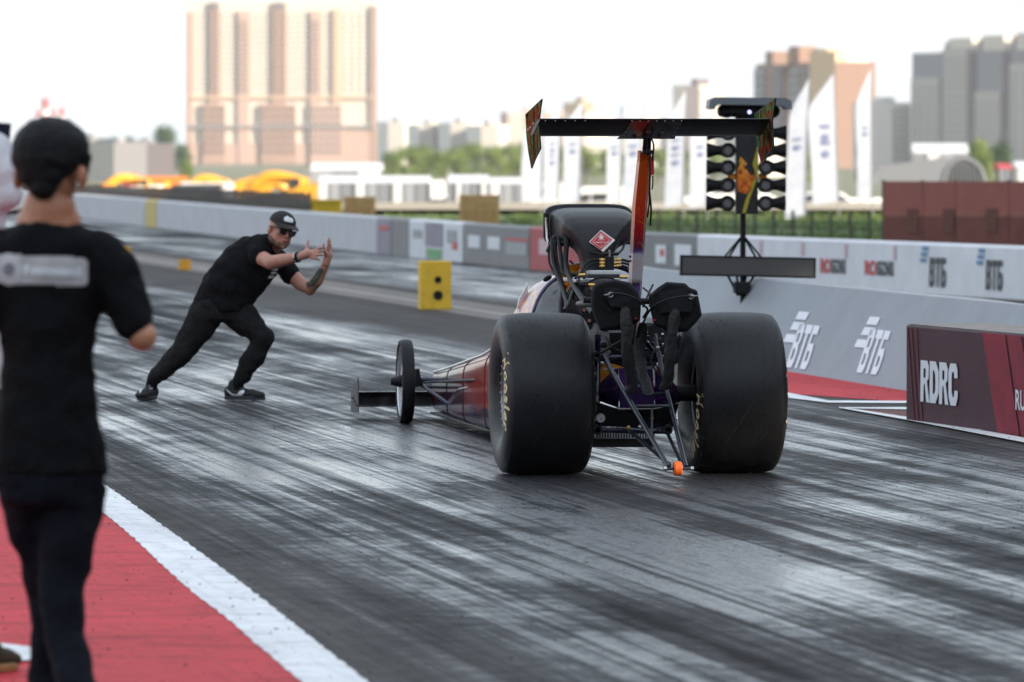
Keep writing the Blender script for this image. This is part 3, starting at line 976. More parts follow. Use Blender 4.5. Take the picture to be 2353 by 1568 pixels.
mat('nylon', (0.008, 0.008, 0.009), 0.55, bmp=0.9, bscale=34, spec=0.45)
mat('red_tag', (0.4, 0.01, 0.02), 0.5)
# carbon cloth
m, t, b = new_mat('carbon')
tc = t.nodes.new('ShaderNodeTexCoord')
wv = t.nodes.new('ShaderNodeTexWave'); wv.inputs['Scale'].default_value = 34; wv.bands_direction = 'DIAGONAL'
wv.inputs['Distortion'].default_value = 0.0
t.links.new(mapping(t, tc.outputs['Object'], (1, 1, -1)), wv.inputs['Vector'])
wv2 = t.nodes.new('ShaderNodeTexWave'); wv2.inputs['Scale'].default_value = 34; wv2.bands_direction = 'DIAGONAL'
t.links.new(mapping(t, tc.outputs['Object'], (-1, 1, -1)), wv2.inputs['Vector'])
sx = t.nodes.new('ShaderNodeSeparateXYZ'); t.links.new(tc.outputs['Object'], sx.inputs[0])
side = math_n(t, 'GREATER_THAN', sx.outputs[0], 0.0)
pat = mixc(t, side, wv.outputs[0], wv2.outputs[0])
r = ramp(t, pat, [(0.2, (0.010, 0.010, 0.011)), (0.8, (0.019, 0.019, 0.021))])
t.links.new(r.outputs[0], b.inputs['Base Color'])
r = ramp(t, pat, [(0.2, (0.44, 0.44, 0.44)), (0.8, (0.50, 0.50, 0.50))])
t.links.new(r.outputs[0], b.inputs['Roughness'])
b.inputs['Coat Weight'].default_value = 0.12; b.inputs['Coat Roughness'].default_value = 0.2
b.inputs['Specular IOR Level'].default_value = 0.3
# wing strut paint: orange at the top, then red and violet, bare metal at the foot
m, t, b = new_mat('strut_paint')
tc = t.nodes.new('ShaderNodeTexCoord')
sx = t.nodes.new('ShaderNodeSeparateXYZ'); t.links.new(tc.outputs['Object'], sx.inputs[0])
n1 = noise(t, tc.outputs['Object'], 7, 3, 0.5)
hh = math_n(t, 'ADD', sx.outputs[2], math_n(t, 'MULTIPLY', math_n(t, 'SUBTRACT', n1.outputs[0], 0.5), 0.06))
hh = math_n(t, 'DIVIDE', math_n(t, 'SUBTRACT', hh, 0.9), 1.0)
r = ramp(t, hh, [(0.0, (0.36, 0.36, 0.39)), (0.14, (0.10, 0.05, 0.22)), (0.165, (0.02, 0.01, 0.04)), (0.20, (0.42, 0.42, 0.46)), (0.32, (0.46, 0.44, 0.48)), (0.345, (0.09, 0.04, 0.20)), (0.37, (0.11, 0.015, 0.04)), (0.46, (0.36, 0.012, 0.015)), (0.58, (0.62, 0.045, 0.012)), (0.8, (0.66, 0.11, 0.012))])
n2 = noise(t, mapping(t, tc.outputs['Object'], (14, 14, 7)), 1.0, 2, 0.4, 1.6)
d = math_n(t, 'ABSOLUTE', math_n(t, 'SUBTRACT', n2.outputs[0], 0.5))
ln = ramp(t, d, [(0.0, (0.6, 0.6, 0.6)), (0.008, (0.3, 0.3, 0.3)), (0.016, (0, 0, 0))])
t.links.new(mixc(t, ln.outputs[0], r.outputs[0], (0.70, 0.28, 0.03)), b.inputs['Base Color'])
b.inputs['Roughness'].default_value = 0.25; b.inputs['Specular IOR Level'].default_value = 0.25

# nose wrap: grey reflection painted towards the tip, red and dark violet behind
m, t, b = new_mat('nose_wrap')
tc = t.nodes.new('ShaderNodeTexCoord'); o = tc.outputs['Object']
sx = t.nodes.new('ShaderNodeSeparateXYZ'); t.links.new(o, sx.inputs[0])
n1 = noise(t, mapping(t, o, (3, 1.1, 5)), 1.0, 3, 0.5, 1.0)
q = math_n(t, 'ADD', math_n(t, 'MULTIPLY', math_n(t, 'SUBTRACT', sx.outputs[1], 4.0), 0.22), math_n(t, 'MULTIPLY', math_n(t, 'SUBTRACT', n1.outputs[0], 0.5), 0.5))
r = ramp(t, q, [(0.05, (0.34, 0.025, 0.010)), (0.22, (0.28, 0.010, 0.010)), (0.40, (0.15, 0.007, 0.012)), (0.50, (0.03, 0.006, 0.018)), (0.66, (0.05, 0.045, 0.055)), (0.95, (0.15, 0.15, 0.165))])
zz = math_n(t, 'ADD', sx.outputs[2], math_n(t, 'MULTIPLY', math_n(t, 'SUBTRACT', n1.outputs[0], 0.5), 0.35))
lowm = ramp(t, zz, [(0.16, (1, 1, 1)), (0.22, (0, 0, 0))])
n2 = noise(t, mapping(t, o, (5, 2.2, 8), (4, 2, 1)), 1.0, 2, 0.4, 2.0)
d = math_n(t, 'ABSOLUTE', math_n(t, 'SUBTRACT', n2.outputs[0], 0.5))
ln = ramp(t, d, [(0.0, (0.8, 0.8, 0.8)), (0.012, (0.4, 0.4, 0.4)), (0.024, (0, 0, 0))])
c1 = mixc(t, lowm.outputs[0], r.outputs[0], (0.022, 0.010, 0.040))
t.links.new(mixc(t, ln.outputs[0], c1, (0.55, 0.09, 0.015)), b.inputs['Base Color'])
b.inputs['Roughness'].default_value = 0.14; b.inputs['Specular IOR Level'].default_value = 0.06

# -- rear wheels
AX = 0.448; TRK = 0.54; HWD = 0.255
prof = []
half = [(0.165, 0.205), (0.200, 0.215), (0.228, 0.245), (0.246, 0.285), (0.254, 0.325), (0.252, 0.365), (0.245, 0.398), (0.235, 0.418), (0.224, 0.432), (0.216, 0.4385), (0.214, 0.4395),
        (0.190, 0.4452), (0.150, 0.4500), (0.10, 0.4530), (0.05, 0.4543)]
prof = [(-a_, r_) for a_, r_ in half] + [(0, 0.455)] + [(a_, r_) for a_, r_ in reversed(half)]
prof += [(0.165, 0.19), (-0.165, 0.19)]
slick = MB().lathe(prof, 96, (0, 0, 0), 'X', True).mesh('tyre', 22)
# squash the foot of the tyre on the ground
for v in slick.vertices:
    if v.co.z < -0.43:
        k = (-0.43 - v.co.z) / 0.025
        v.co.z = -0.43 - 0.022 * k
        v.co.x *= 1 + 0.02 * k
def arc_text(s, side, a_mid, r0, r1, span, name, parent, m='gold_print'):
    """letters bent round the sidewall; side -1: left face, +1: right face; a_mid: angle below the rearward horizontal"""
    vs, fs, w_ = text_mesh(s, 0.03, 0, 1.2)
    out = []
    # profile of the sidewall x as function of radius
    pr = [(r_, a_) for a_, r_ in half[:11]]
    def side_x(r_):
        for i in range(1, len(pr)):
            if r_ <= pr[i][0]:
                k = (r_ - pr[i - 1][0]) / (pr[i][0] - pr[i - 1][0])
                return pr[i - 1][1] + k * (pr[i][1] - pr[i - 1][1])
        return pr[-1][1]
    for q in vs:
        a_ = a_mid + (q.x / w_ - 0.5) * span
        r_ = r0 + q.y * (r1 - r0) + 0.006 * math.sin(q.x * 9)
        y_, z_ = -math.cos(a_) * r_, -math.sin(a_) * r_
        out.append(((side_x(r_) + 0.003) * side, y_ if side < 0 else -y_ * -1, z_))
    mb = MB(); mb.add(out, fs)
    return mb.build(name, MATS[m], parent, flat=True, fix=False)
def rear_wheel(side, a_out, a_in):
    w_ = empty('rear_wheel', (side * TRK, 0, AX), 0)
    w_.parent = car
    link('tyre', slick, MATS['slick_rubber'], w_)
    mb = MB()
    for s_ in (-1, 1):
        mb.lathe([(s_ * 0.165, 0.207), (s_ * 0.190, 0.222), (s_ * 0.198, 0.216), (s_ * 0.190, 0.200), (s_ * 0.120, 0.188), (s_ * 0.06, 0.180), (s_ * 0.055, 0.06), (s_ * 0.10, 0.045), (s_ * 0.10, 0.001)], 48)
    mb.build('rim', MATS['gloss_black'], w_)
    mb = MB()
    for k in range(24):
        a_ = 2 * math.pi * k / 24
        mb.lathe([(side * 0.194, 0.001), (side * 0.194, 0.0085), (side * 0.206, 0.0085), (side * 0.206, 0.001)], 6, (0, 0.209 * math.cos(a_), 0.209 * math.sin(a_)))
    mb.lathe([(side * 0.191, 0.204), (side * 0.2, 0.205), (side * 0.2, 0.222), (side * 0.191, 0.223)], 48)
    mb.build('beadlock_ring', MATS['alu'], w_)
    for s_, a_ in ((-1, a_out), (1, a_in)):
        arc_text('Hoosier', s_, a_, 0.330, 0.418, 1.16, 'lettering', w_)
    return w_
rw = rear_wheel(-1, -0.05, 0.1)
rw2 = rear_wheel(1, 0.55, 0.15)
# diagonal scuff line across each tread
for w_ in (rw, rw2):
    mb = MB()
    pts = []
    for k in range(15):
        q = k / 14
        x_ = -0.10 + 0.26 * q
        a_ = 0.62 - 1.0 * q           # below horizontal at the left, above at the right
        r_ = 0.4546 - 0.13 * x_ * x_
        pts.append(Vector((x_, -math.cos(a_) * r_, -math.sin(a_) * r_)))
    mb.tube(pts, 0.0026, 4)
    mb.build('scuff', mat('scuff_grey', (0.026, 0.026, 0.028), 0.7), w_)
    mb = MB(); rw_ = random.Random(4)
    for k in range(150):
        s_ = rw_.choice((-1, 1)); a_ = rw_.uniform(-1.2, 1.5)
        r_ = 0.4395 + rw_.uniform(-0.012, 0.002); x_ = s_ * rw_.uniform(0.212, 0.226)
        d_ = Vector((s_ * rw_.uniform(0.2, 1), -math.cos(a_), -math.sin(a_))).normalized() * rw_.uniform(0.004, 0.013)
        p_ = Vector((x_, -math.cos(a_) * r_, -math.sin(a_) * r_))
        mb.tube([p_, p_ + d_], [0.0012, 0.0006], 4)
    for k in range(260):
        a_ = rw_.uniform(-1.3, 1.2); x_ = rw_.uniform(-0.2, 0.2); r_ = 0.4546 - 0.13 * x_ * x_ - abs(x_) ** 4
        p_ = Vector((x_, -math.cos(a_) * r_, -math.sin(a_) * r_))
        mb.ball(p_, rw_.uniform(0.001, 0.0028), 5, 4)
    tag(mb.build('rubber_crumbs', MATS['crumb'], w_, fix=False), kind='stuff')
MB().tube([(-0.50, 0, AX), (0.50, 0, AX)], 0.045, 16).build('axle', MATS['satin_black'], car)

# -- front wheels
fy = 7.20
fprof = [(-0.024, 0.232), (-0.036, 0.240), (-0.043, 0.256), (-0.040, 0.270), (-0.026, 0.277), (0, 0.280), (0.026, 0.277), (0.040, 0.270), (0.043, 0.256), (0.036, 0.240), (0.024, 0.232)]
ft = MB().lathe(fprof, 56, (0, 0, 0), 'X', True).mesh('tyre', 50)
mat('front_rubber', (0.009, 0.009, 0.010), 0.55, bmp=0.2, spec=0.25)
for side in (-1, 1):
    w_ = empty('front_wheel', (side * 0.41, fy, 0.278), R(-2)); w_.parent = car
    link('tyre', ft, MATS['front_rubber'], w_)
    MB().lathe([(-0.030, 0.234), (-0.036, 0.228), (-0.030, 0.218), (0.030, 0.218), (0.036, 0.228), (0.030, 0.234)], 48, (0, 0, 0), 'X', True).build('rim', MATS['alu'], w_)
    mb = MB()
    for k in range(20):
        a_ = 2 * math.pi * k / 20
        s_ = -1 if k % 2 else 1
        mb.tube([(0.028 * s_, 0.035 * math.cos(a_), 0.035 * math.sin(a_)), (0, 0.222 * math.cos(a_ + 0.12 * s_), 0.222 * math.sin(a_ + 0.12 * s_))], 0.0025, 5)
    mb.build('spoke', MATS['steel'], w_)
    MB().lathe([(side * 0.10, 0.016), (side * 0.098, 0.022), (side * 0.03, 0.042), (0, 0.044), (-side * 0.03, 0.042), (-side * 0.05, 0.03)], 20).build('hub', MATS['satin_black'], w_)
# axle, steering and suspension links
MB().tube([(-0.36, fy + 0.02, 0.292), (-0.12, fy, 0.282), (0.12, fy, 0.282), (0.36, fy + 0.02, 0.292)], 0.017, 12).build('front_axle', MATS['navy_tube'], car)
for s_ in (-1, 1):
    mb = MB()
    mb.box((s_ * 0.335, fy + 0.01, 0.30), (0.055, 0.05, 0.12), Matrix.Rotation(s_ * 0.15, 3, 'Y'))
    mb.build('kingpin_bracket', MATS['satin_black'], car, bevel=0.006)
    MB().tube([(s_ * 0.31, fy - 0.05, 0.245), (s_ * 0.10, fy - 0.06, 0.235)], 0.010, 10).build('tie_rod', MATS['dark_alu'], car)
    MB().tube([(s_ * 0.30, fy - 0.03, 0.25), (s_ * 0.12, fy - 0.45, 0.10)], 0.012, 10).build('radius_rod', MATS['navy_tube'], car)
    MB().tube(spline([(s_ * 0.13, fy - 0.3, 0.12), (s_ * 0.16, fy - 0.6, 0.19), (s_ * 0.20, fy - 1.0, 0.25), (s_ * 0.21, fy - 1.9, 0.31)], 5), 0.007, 8).build('brake_line', MATS['navy_tube'], car)
    MB().tube([(s_ * 0.30, fy - 0.02, 0.27), (s_ * 0.22, fy - 2.2, 0.36)], 0.008, 8).build('steering_link', MATS['satin_black'], car)
    for q in range(4):
        MB().ball((s_ * (0.10 + 0.02 * q), fy - 0.08 - 0.05 * q, 0.24 - 0.045 * q), 0.010, 8, 6).build('rod_end', MATS['steel'], car)
# -- front wing
wy = 7.95
foil = [(0.22, 0.0), (0.20, 0.012), (0.10, 0.026), (-0.05, 0.030), (-0.20, 0.022), (-0.22, 0.016), (-0.20, 0.010), (-0.05, 0.004), (0.10, -0.006), (0.20, -0.006)]
def wing_solid(span0, span1, yc, zc, chord_k, tilt, name, m, parent, thick=1.0):
    secs = []
    ct, st = math.cos(tilt), math.sin(tilt)
    for x_ in (span0, span1):
        secs.append([Vector((x_, yc + (a_ * chord_k) * ct - c_ * thick * st, zc + (a_ * chord_k) * st + c_ * thick * ct)) for a_, c_ in foil])
    return MB().loft(secs).build(name, MATS[m], parent, ang=30)
wing_solid(-0.655, 0.655, wy, 0.125, 0.75, R(-17), 'front_wing', 'dark_wing_wrap', car)
for s_ in (-1, 1):
    prof_ = [(wy + 0.22, 0.045), (wy + 0.20, 0.17), (wy - 0.19, 0.285), (wy - 0.21, 0.05)]
    e_ = MB().prism([(s_ * 0.656, a_, c_) for a_, c_ in prof_], (s_ * 0.006, 0, 0)).build('front_endplate', MATS['dark_alu'], car)
    for q in range(3):
        MB().ball((s_ * 0.665, wy - 0.15 + 0.10 * q, 0.10 + 0.02 * q), 0.009, 8, 6).build('bolt', MATS['dark_alu'], e_)

# -- body shell from the nose to the cockpit
def rsec(y, hw, z0, z1, top=0.34, n=36):
    """rounded box cross section"""
    out = []
    zc, hh = (z0 + z1) / 2, (z1 - z0) / 2
    for k in range(n):
        a_ = 2 * math.pi * k / n
        c_, s_ = math.cos(a_), math.sin(a_)
        e1 = 0.30
        x_ = hw * math.copysign(abs(c_) ** e1, c_)
        z_ = hh * math.copysign(abs(s_) ** (top if s_ > 0 else 0.3), s_)
        if s_ > 0:
            x_ *= 1 - 0.10 * (s_ ** 2)
        out.append(Vector((x_, y, zc + z_)))
    return out
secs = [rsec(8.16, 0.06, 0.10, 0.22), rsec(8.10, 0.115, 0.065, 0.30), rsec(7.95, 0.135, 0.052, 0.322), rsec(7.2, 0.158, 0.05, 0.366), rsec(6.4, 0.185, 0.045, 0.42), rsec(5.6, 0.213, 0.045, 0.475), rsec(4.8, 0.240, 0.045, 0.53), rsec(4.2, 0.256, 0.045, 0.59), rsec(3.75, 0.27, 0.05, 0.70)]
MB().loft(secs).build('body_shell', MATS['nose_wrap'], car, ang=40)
# white beading along the top edges of the nose and panel joints
for s_ in (-1, 1):
    MB().tube([(s_ * hw * 0.90, y_, z1 - 0.006) for y_, hw, z1 in ((8.1, 0.105, 0.297), (7.95, 0.133, 0.322), (7.2, 0.158, 0.366), (6.4, 0.185, 0.42), (5.6, 0.213, 0.475), (4.8, 0.240, 0.53), (4.2, 0.256, 0.59))], 0.009, 8).build('edge_beading', MATS['white_panel'], car)
for y_, hw, z0, z1 in ((6.95, 0.168, 0.047, 0.384), (5.85, 0.206, 0.044, 0.459), (4.5, 0.249, 0.044, 0.562)):
    MB().tube(rsec(y_, hw, z0, z1), 0.0025, 5, closed=True).build('panel_joint', MATS['satin_black'], car)
# splitter under the floor
MB().box((0, 5.4, 0.055), (0.40, 4.3, 0.012)).build('floor_pan', MATS['dark_alu'], car)
# cockpit surround, seen past the left slick
secs = []
for (y_, hw, z1) in ((4.6, 0.22, 0.55), (4.2, 0.25, 0.66), (3.8, 0.262, 0.86), (3.4, 0.262, 1.02), (3.0, 0.255, 1.06), (2.75, 0.245, 1.07), (2.55, 0.235, 1.05)):
    secs.append([Vector((hw * math.cos(a_) * (1.0 if abs(math.cos(a_)) > 0.01 else 1), y_, 0.45 + (z1 - 0.45) * max(0, math.sin(a_)) ** 0.8)) for a_ in [math.pi * k / 18 for k in range(19)]])
MB().loft(secs, closed=False).build('cockpit_cowl', MATS['flame_wrap'], car, ang=60)
m, t, b = new_mat('smoked_canopy')
tc = t.nodes.new('ShaderNodeTexCoord')
n1 = noise(t, tc.outputs['Object'], 9, 4, 0.6)
r = ramp(t, n1.outputs[0], [(0.3, (0.10, 0.10, 0.105)), (0.7, (0.17, 0.17, 0.175))])
t.links.new(r.outputs[0], b.inputs['Base Color'])
b.inputs['Metallic'].default_value = 0.55; b.inputs['Roughness'].default_value = 0.22
b.inputs['Coat Weight'].default_value = 0.4
# domed rear bulkhead with its dark blue edging
mb = MB()
secs = []
for q in range(7):
    k = q / 6
    sc_ = math.cos(k * math.pi / 2 * 0.98)
    secs.append([Vector((0.242 * sc_ * math.cos(a_), 2.55 - 0.13 * math.sin(k * math.pi / 2), 0.62 + (0.44 * sc_) * math.sin(a_) ** 0.8 if math.sin(a_) > 0 else 0.62)) for a_ in [math.pi * j / 20 for j in range(21)]])
mb.loft(secs, closed=False); mb.build('head_shroud', MATS['smoked_canopy'], car, ang=60)
MB().tube([(0.245 * math.cos(a_), 2.55, 0.60 + 0.465 * max(0, math.sin(a_)) ** 0.8) for a_ in [math.pi * j / 24 for j in range(25)]], 0.012, 8).build('shroud_edge', MATS['navy_edge'], car)
for u, v, rx, rz in ((1258, 640, 0.030, 0.016), (1278, 626, 0.024, 0.012)):
    p = L(u, v, 2.43)
    mb = MB(); mb.ball((0, 0, 0), (rx, 0.012, rz), 14, 8)
    o = mb.build('vent', MATS['gloss_black'], car); o.location = p; o.rotation_euler = (0, R(-30), 0)
mb = MB()
mb.prism([L(1187, 716, 3.3), L(1213, 676, 3.3), L(1213, 650, 3.3), L(1208, 660, 3.3), L(1192, 690, 3.3)], (0, 0.02, 0))
mb.build('side_visor', MATS['white_panel'], car)
# orange cowl between shroud and blower
mb = MB()
mb.prism([L(1290, 622, 1.98), L(1302, 608, 1.98), L(1352, 610, 1.98), L(1352, 660, 1.98), L(1318, 700, 1.98), L(1304, 722, 1.98), L(1296, 680, 1.98)], (0, 0.03, 0))
mb.build('roll_cage_panel', MATS['orange_wrap'], car)
MB().tube(spline([L(1290, 730, 2.2), L(1292, 660, 2.2), L(1305, 618, 2.2), L(1350, 610, 2.2), L(1420, 612, 2.2), L(1460, 640, 2.2), L(1465, 730, 2.2)], 5), 0.018, 10).build('roll_hoop', MATS['navy_tube'], car)

# -- chassis tubes at the rear
def tb(name, pts, r_, m, n=10, parent=None, sm=0):
    pts = [L(*p) for p in pts]
    if sm: pts = spline(pts, sm)
    return MB().tube(pts, r_, n).build(name, MATS[m], parent or car)
tb('chassis_tube', [(1367, 988, -0.25), (1537, 991, -0.25)], 0.017, 'navy_tube', 14)
for u in (1371, 1532):
    p = L(u, 988, -0.28)
    MB().lathe([(0, 0.016), (0, 0.026), (0.10, 0.026), (0.10, 0.016)], 20, p + Vector((0, -0.05, 0)), 'Y', True).build('tube_socket', MATS['satin_black'], car)
tb('chassis_tube', [(1366, 823, 0.1), (1545, 825, 0.1)], 0.020, 'navy_tube', 14)
p = L(1368, 818, -0.3)
MB().lathe([(0, 0.014), (0, 0.026), (0.12, 0.026), (0.12, 0.014)], 20, p + Vector((0, -0.06, 0)), 'Y', True).build('tube_socket', MATS['satin_black'], car)
for u0, u1 in ((1372, 1372), (1530, 1532)):
    tb('chassis_upright', [(u0, 985, -0.1), (u0 + 2, 770, 0.0)], 0.016, 'navy_tube')
    tb('chassis_rail', [(u1, 988, -0.2), (u1 - 60, 985, 3.6)], 0.018, 'navy_tube')
tb('chassis_brace', [(1505, 770, -0.1), (1512, 812, -0.2), (1532, 890, -0.3)], 0.014, 'gunmetal_tube')
tb('chassis_brace', [(1470, 768, -0.1), (1540, 860, 0.1)], 0.012, 'gunmetal_tube')
tb('chute_bar', [(1340, 690, -0.35), (1560, 694, -0.35)], 0.017, 'satin_black', 12)
tb('cross_tube', [(1330, 700, 0.6), (1372, 697, -0.3)], 0.020, 'satin_black', 12)
tb('diagonal_stay', [(1373, 816, -0.3), (1452, 770, -0.35)], 0.008, 'satin_black')

# -- differential housing with its faceted violet panels
def facet(name, pts, m, d=(0, 0.02, 0)):
    return MB().prism([L(*p) for p in pts], d).build(name, MATS[m], car, flat=True, bevel=0.002)
facet('housing_panel', [(1422, 846, -0.26), (1500, 848, -0.26), (1503, 888, -0.30), (1424, 888, -0.30)], 'purple_wrap')
facet('housing_panel', [(1424, 889, -0.30), (1503, 889, -0.30), (1504, 938, -0.24), (1424, 938, -0.24)], 'purple_wrap')
facet('housing_panel', [(1421, 847, -0.25), (1421, 888, -0.29), (1366, 912, -0.05), (1366, 894, -0.05), (1378, 886, -0.06), (1413, 848, -0.2)], 'purple_wrap')
facet('housing_panel', [(1422, 890, -0.29), (1422, 938, -0.23), (1366, 918, 0.0), (1366, 906, 0.0)], 'purple_wrap')
facet('housing_panel', [(1505, 850, -0.25), (1548, 880, -0.05), (1568, 906, 0.0), (1505, 889, -0.29)], 'purple_wrap')
facet('housing_panel', [(1505, 890, -0.29), (1575, 905, 0.0), (1562, 925, 0.0), (1505, 938, -0.23)], 'purple_wrap')
facet('housing_lower', [(1366, 922, -0.12), (1424, 941, -0.18), (1504, 941, -0.18), (1560, 928, -0.12), (1545, 985, -0.1), (1372, 985, -0.1)], 'gloss_black', (0, 0.25, 0))
vs = text_on('WWW', L(1384, 852, 0.0), (1, 0, 0), (0, 0, 1), 0.018, None, 0.02, 0.3, 0.002, (0, -1, 0))
facet('orange_panel', [(1364, 870, 0.02), (1364, 846, 0.02), (1385, 837, 0.02), (1412, 837, 0.02), (1434, 845, 0.02), (1400, 880, 0.02), (1364, 895, 0.02)], 'orange_wrap')
build_letters(vs, MATS['sticker_white'], car)
facet('orange_panel', [(1508, 842, 0.4), (1530, 846, 0.4), (1530, 880, 0.4), (1514, 868, 0.4)], 'flame_wrap')
p = L(1439, 889, -0.33)
text_on('(3)', p, (1, 0, 0), (0, 0, 1), 0.014, None, 0.02, 0, 0.003, (0, -1, 0)).build('lettering', MATS['sticker_white'], car, flat=True)
text_on('. Q.', L(1461, 889, -0.33), (1, 0, 0), (0, 0, 1), 0.013, None, 0.02, 0, 0.003, (0, -1, 0)).build('lettering', MATS['sticker_white'], car, flat=True)
p = L(1381, 961, -0.22)
o = MB().lathe([(0, 0.001), (0, 0.024), (0.03, 0.026), (0.05, 0.02)], 20, p, 'Y').build('oil_cap', MATS['alu'], car)
facet('floor_pan', [(1358, 1008, -0.12), (1500, 1008, -0.12), (1500, 1028, -0.12), (1358, 1028, -0.12)], 'satin_black', (0, 2.2, 0))
mb = MB()
for k in range(22):
    q = L(1372 + 6.2 * k, 996, -0.14); mb.box(q, (0.006, 0.02, 0.05))
mb.build('skirt_rib', MATS['satin_black'], car)
tb('brake_line', [(1366, 985, -0.2), (1395, 982, -0.3), (1440, 984, -0.3), (1500, 989, -0.3), (1540, 975, -0.2)], 0.004, 'steel', 6, None, 5)
for u, v in ((1444, 982), (1470, 981), (1352, 958), (1498, 962), (1444, 800), (1512, 800), (1512, 838), (1530, 820)):
    MB().ball(L(u, v, -0.32), 0.011, 8, 6).build('fitting', MATS['brass'] if u % 3 else MATS['steel'], car)

# -- wheelie bar
tb('wheelie_bar_tube', [(1388, 818, -0.32), (1404, 850, -0.45), (1536, 1074, -1.42)], 0.0145, 'gunmetal_tube', 14)
tb('wheelie_bar_tube', [(1514, 812, -0.32), (1530, 890, -0.5), (1577, 1074, -1.42)], 0.0145, 'gunmetal_tube', 14)
tb('wheelie_bar_tube', [(1440, 985, -0.28), (1538, 1068, -1.35)], 0.011, 'gunmetal_tube', 12)
tb('wheelie_bar_tube', [(1532, 992, -0.28), (1566, 1066, -1.35)], 0.010, 'gunmetal_tube', 12)
tb('wheelie_cross_tube', [(1462, 933, -0.80), (1538, 933, -0.80)], 0.0075, 'dark_alu', 10)
tb('wheelie_stay', [(1498, 940, -0.74), (1498, 1008, -0.90)], 0.006, 'dark_alu', 8)
tb('wheelie_axle', [(1528, 1078, -1.45), (1592, 1077, -1.45)], 0.008, 'dark_alu', 10)
for u in (1528, 1590):
    q = L(u, 1077.5, -1.45)
    MB().lathe([(-0.008, 0.001), (-0.008, 0.014), (0.008, 0.014), (0.008, 0.001)], 6, q).build('axle_nut', MATS['steel'], car)
q = L(1557, 1077.5, -1.45)
MB().lathe([(-0.022, 0.012), (-0.022, 0.034), (-0.016, 0.039), (0.016, 0.039), (0.022, 0.034), (0.022, 0.012)], 28, q, 'X', True).build('wheelie_wheel', MATS['orange_urethane'], car)

# -- engine block, heads, blower
def lbox(name, u0, v0, u1, v1, y, depth, m, bevel=0.004):
    a_, c_ = L(u0, v1, y), L(u1, v0, y)
    mb = MB(); mb.box(((a_.x + c_.x) / 2, y + depth / 2, (a_.z + c_.z) / 2), (c_.x - a_.x, depth, c_.z - a_.z))
    return mb.build(name, MATS[m], car, bevel=bevel)
lbox('gearbox_case', 1400, 764, 1470, 846, 0.15, 0.5, 'satin_black')
lbox('engine_block', 1385, 745, 1500, 840, 0.75, 0.7, 'dark_alu', 0.01)
for s_ in (-1, 1):
    mb = MB(); mb.box((s_ * 0.22, 1.2, 0.66), (0.16, 0.62, 0.20), Matrix.Rotation(s_ * R(38), 3, 'Y'))
    h_ = mb.build('cylinder_head', MATS['alu'], car, bevel=0.01)
    mb = MB(); mb.box((s_ * 0.30, 1.2, 0.76), (0.10, 0.60, 0.14), Matrix.Rotation(s_ * R(38), 3, 'Y'))
    mb.build('valve_cover', MATS['dark_alu'], car, bevel=0.02)
    for k in range(4):
        y_ = 0.98 + 0.15 * k
        MB().tube(spline([(s_ * 0.30, y_, 0.62), (s_ * 0.36, y_ - 0.02, 0.60), (s_ * 0.42, y_ - 0.06, 0.66), (s_ * 0.46, y_ - 0.12, 0.74)], 4), 0.027, 12).build('exhaust_pipe', MATS['dark_alu'], car)
# dark parts packed between engine and axle
rb_ = random.Random(11)
lbox('bell_housing', 1376, 742, 1546, 842, 0.62, 0.10, 'satin_black', 0.01)
for k in range(16):
    u, v = rb_.uniform(1380, 1530), rb_.uniform(742, 836)
    w_, h_ = rb_.uniform(6, 18), rb_.uniform(6, 16)
    lbox('engine_part', u, v, u + w_, v + h_, rb_.uniform(0.05, 0.45), rb_.uniform(0.04, 0.15), rb_.choice(('satin_black', 'dark_alu', 'gloss_black', 'satin_black', 'navy_tube')), 0.004)
for k in range(12):
    u, v = rb_.uniform(1380, 1530), rb_.uniform(735, 830)
    du, dv = rb_.uniform(-30, 30), rb_.uniform(-24, 30)
    MB().tube(spline([L(u, v, 0.1), L(u + du * 0.5 + rb_.uniform(-9, 9), v + dv * 0.5, 0.0), L(u + du, v + dv, rb_.uniform(-0.1, 0.3))], 5), rb_.choice((0.005, 0.007, 0.010)), 7).build('hose', MATS['hose_black'], car)
for k in range(10):
    MB().ball(L(rb_.uniform(1380, 1535), rb_.uniform(745, 840), rb_.uniform(0.0, 0.1)), rb_.choice((0.006, 0.009, 0.012)), 8, 6).build('fitting', MATS[rb_.choice(('steel', 'brass', 'alu'))], car)
# blower: ribbed case under the hat, seen end on
bc = L(1392, 702, 1.15)
mb = MB()
mb.lathe([(0.62, 0.001), (0.62, 0.14), (0.60, 0.155), (0.03, 0.155), (0.0, 0.145), (-0.01, 0.12), (-0.01, 0.06), (-0.03, 0.05), (-0.03, 0.001)], 36, bc, 'Y')
mb.build('blower_case', MATS['satin_black'], car)
for k in range(7):
    MB().lathe([(0, 0.150), (0, 0.164), (0.014, 0.164), (0.014, 0.150)], 36, bc + Vector((0, 0.06 + 0.075 * k, 0)), 'Y', True).build('blower_rib', MATS['satin_black'], car)
for k in range(12):
    a_ = 2 * math.pi * k / 12 + 0.2
    MB().lathe([(-0.028, 0.001), (-0.028, 0.010), (0.0, 0.010), (0.0, 0.001)], 6, bc + Vector((0.132 * math.cos(a_), 0, 0.132 * math.sin(a_))), 'Y').build('bolt', MATS['bronze_bolt'], car)
lbox('blower_top_plate', 1340, 640, 1424, 651, 1.25, 0.45, 'alu', 0.003)
lbox('blower_spacer', 1352, 631, 1424, 640, 1.28, 0.42, 'dark_alu', 0.003)
lbox('injector_base', 1354, 622, 1426, 631, 1.30, 0.40, 'white_panel', 0.003)
lbox('nozzle_rail', 1322, 642, 1345, 650, 1.2, 0.5, 'alu', 0.003)
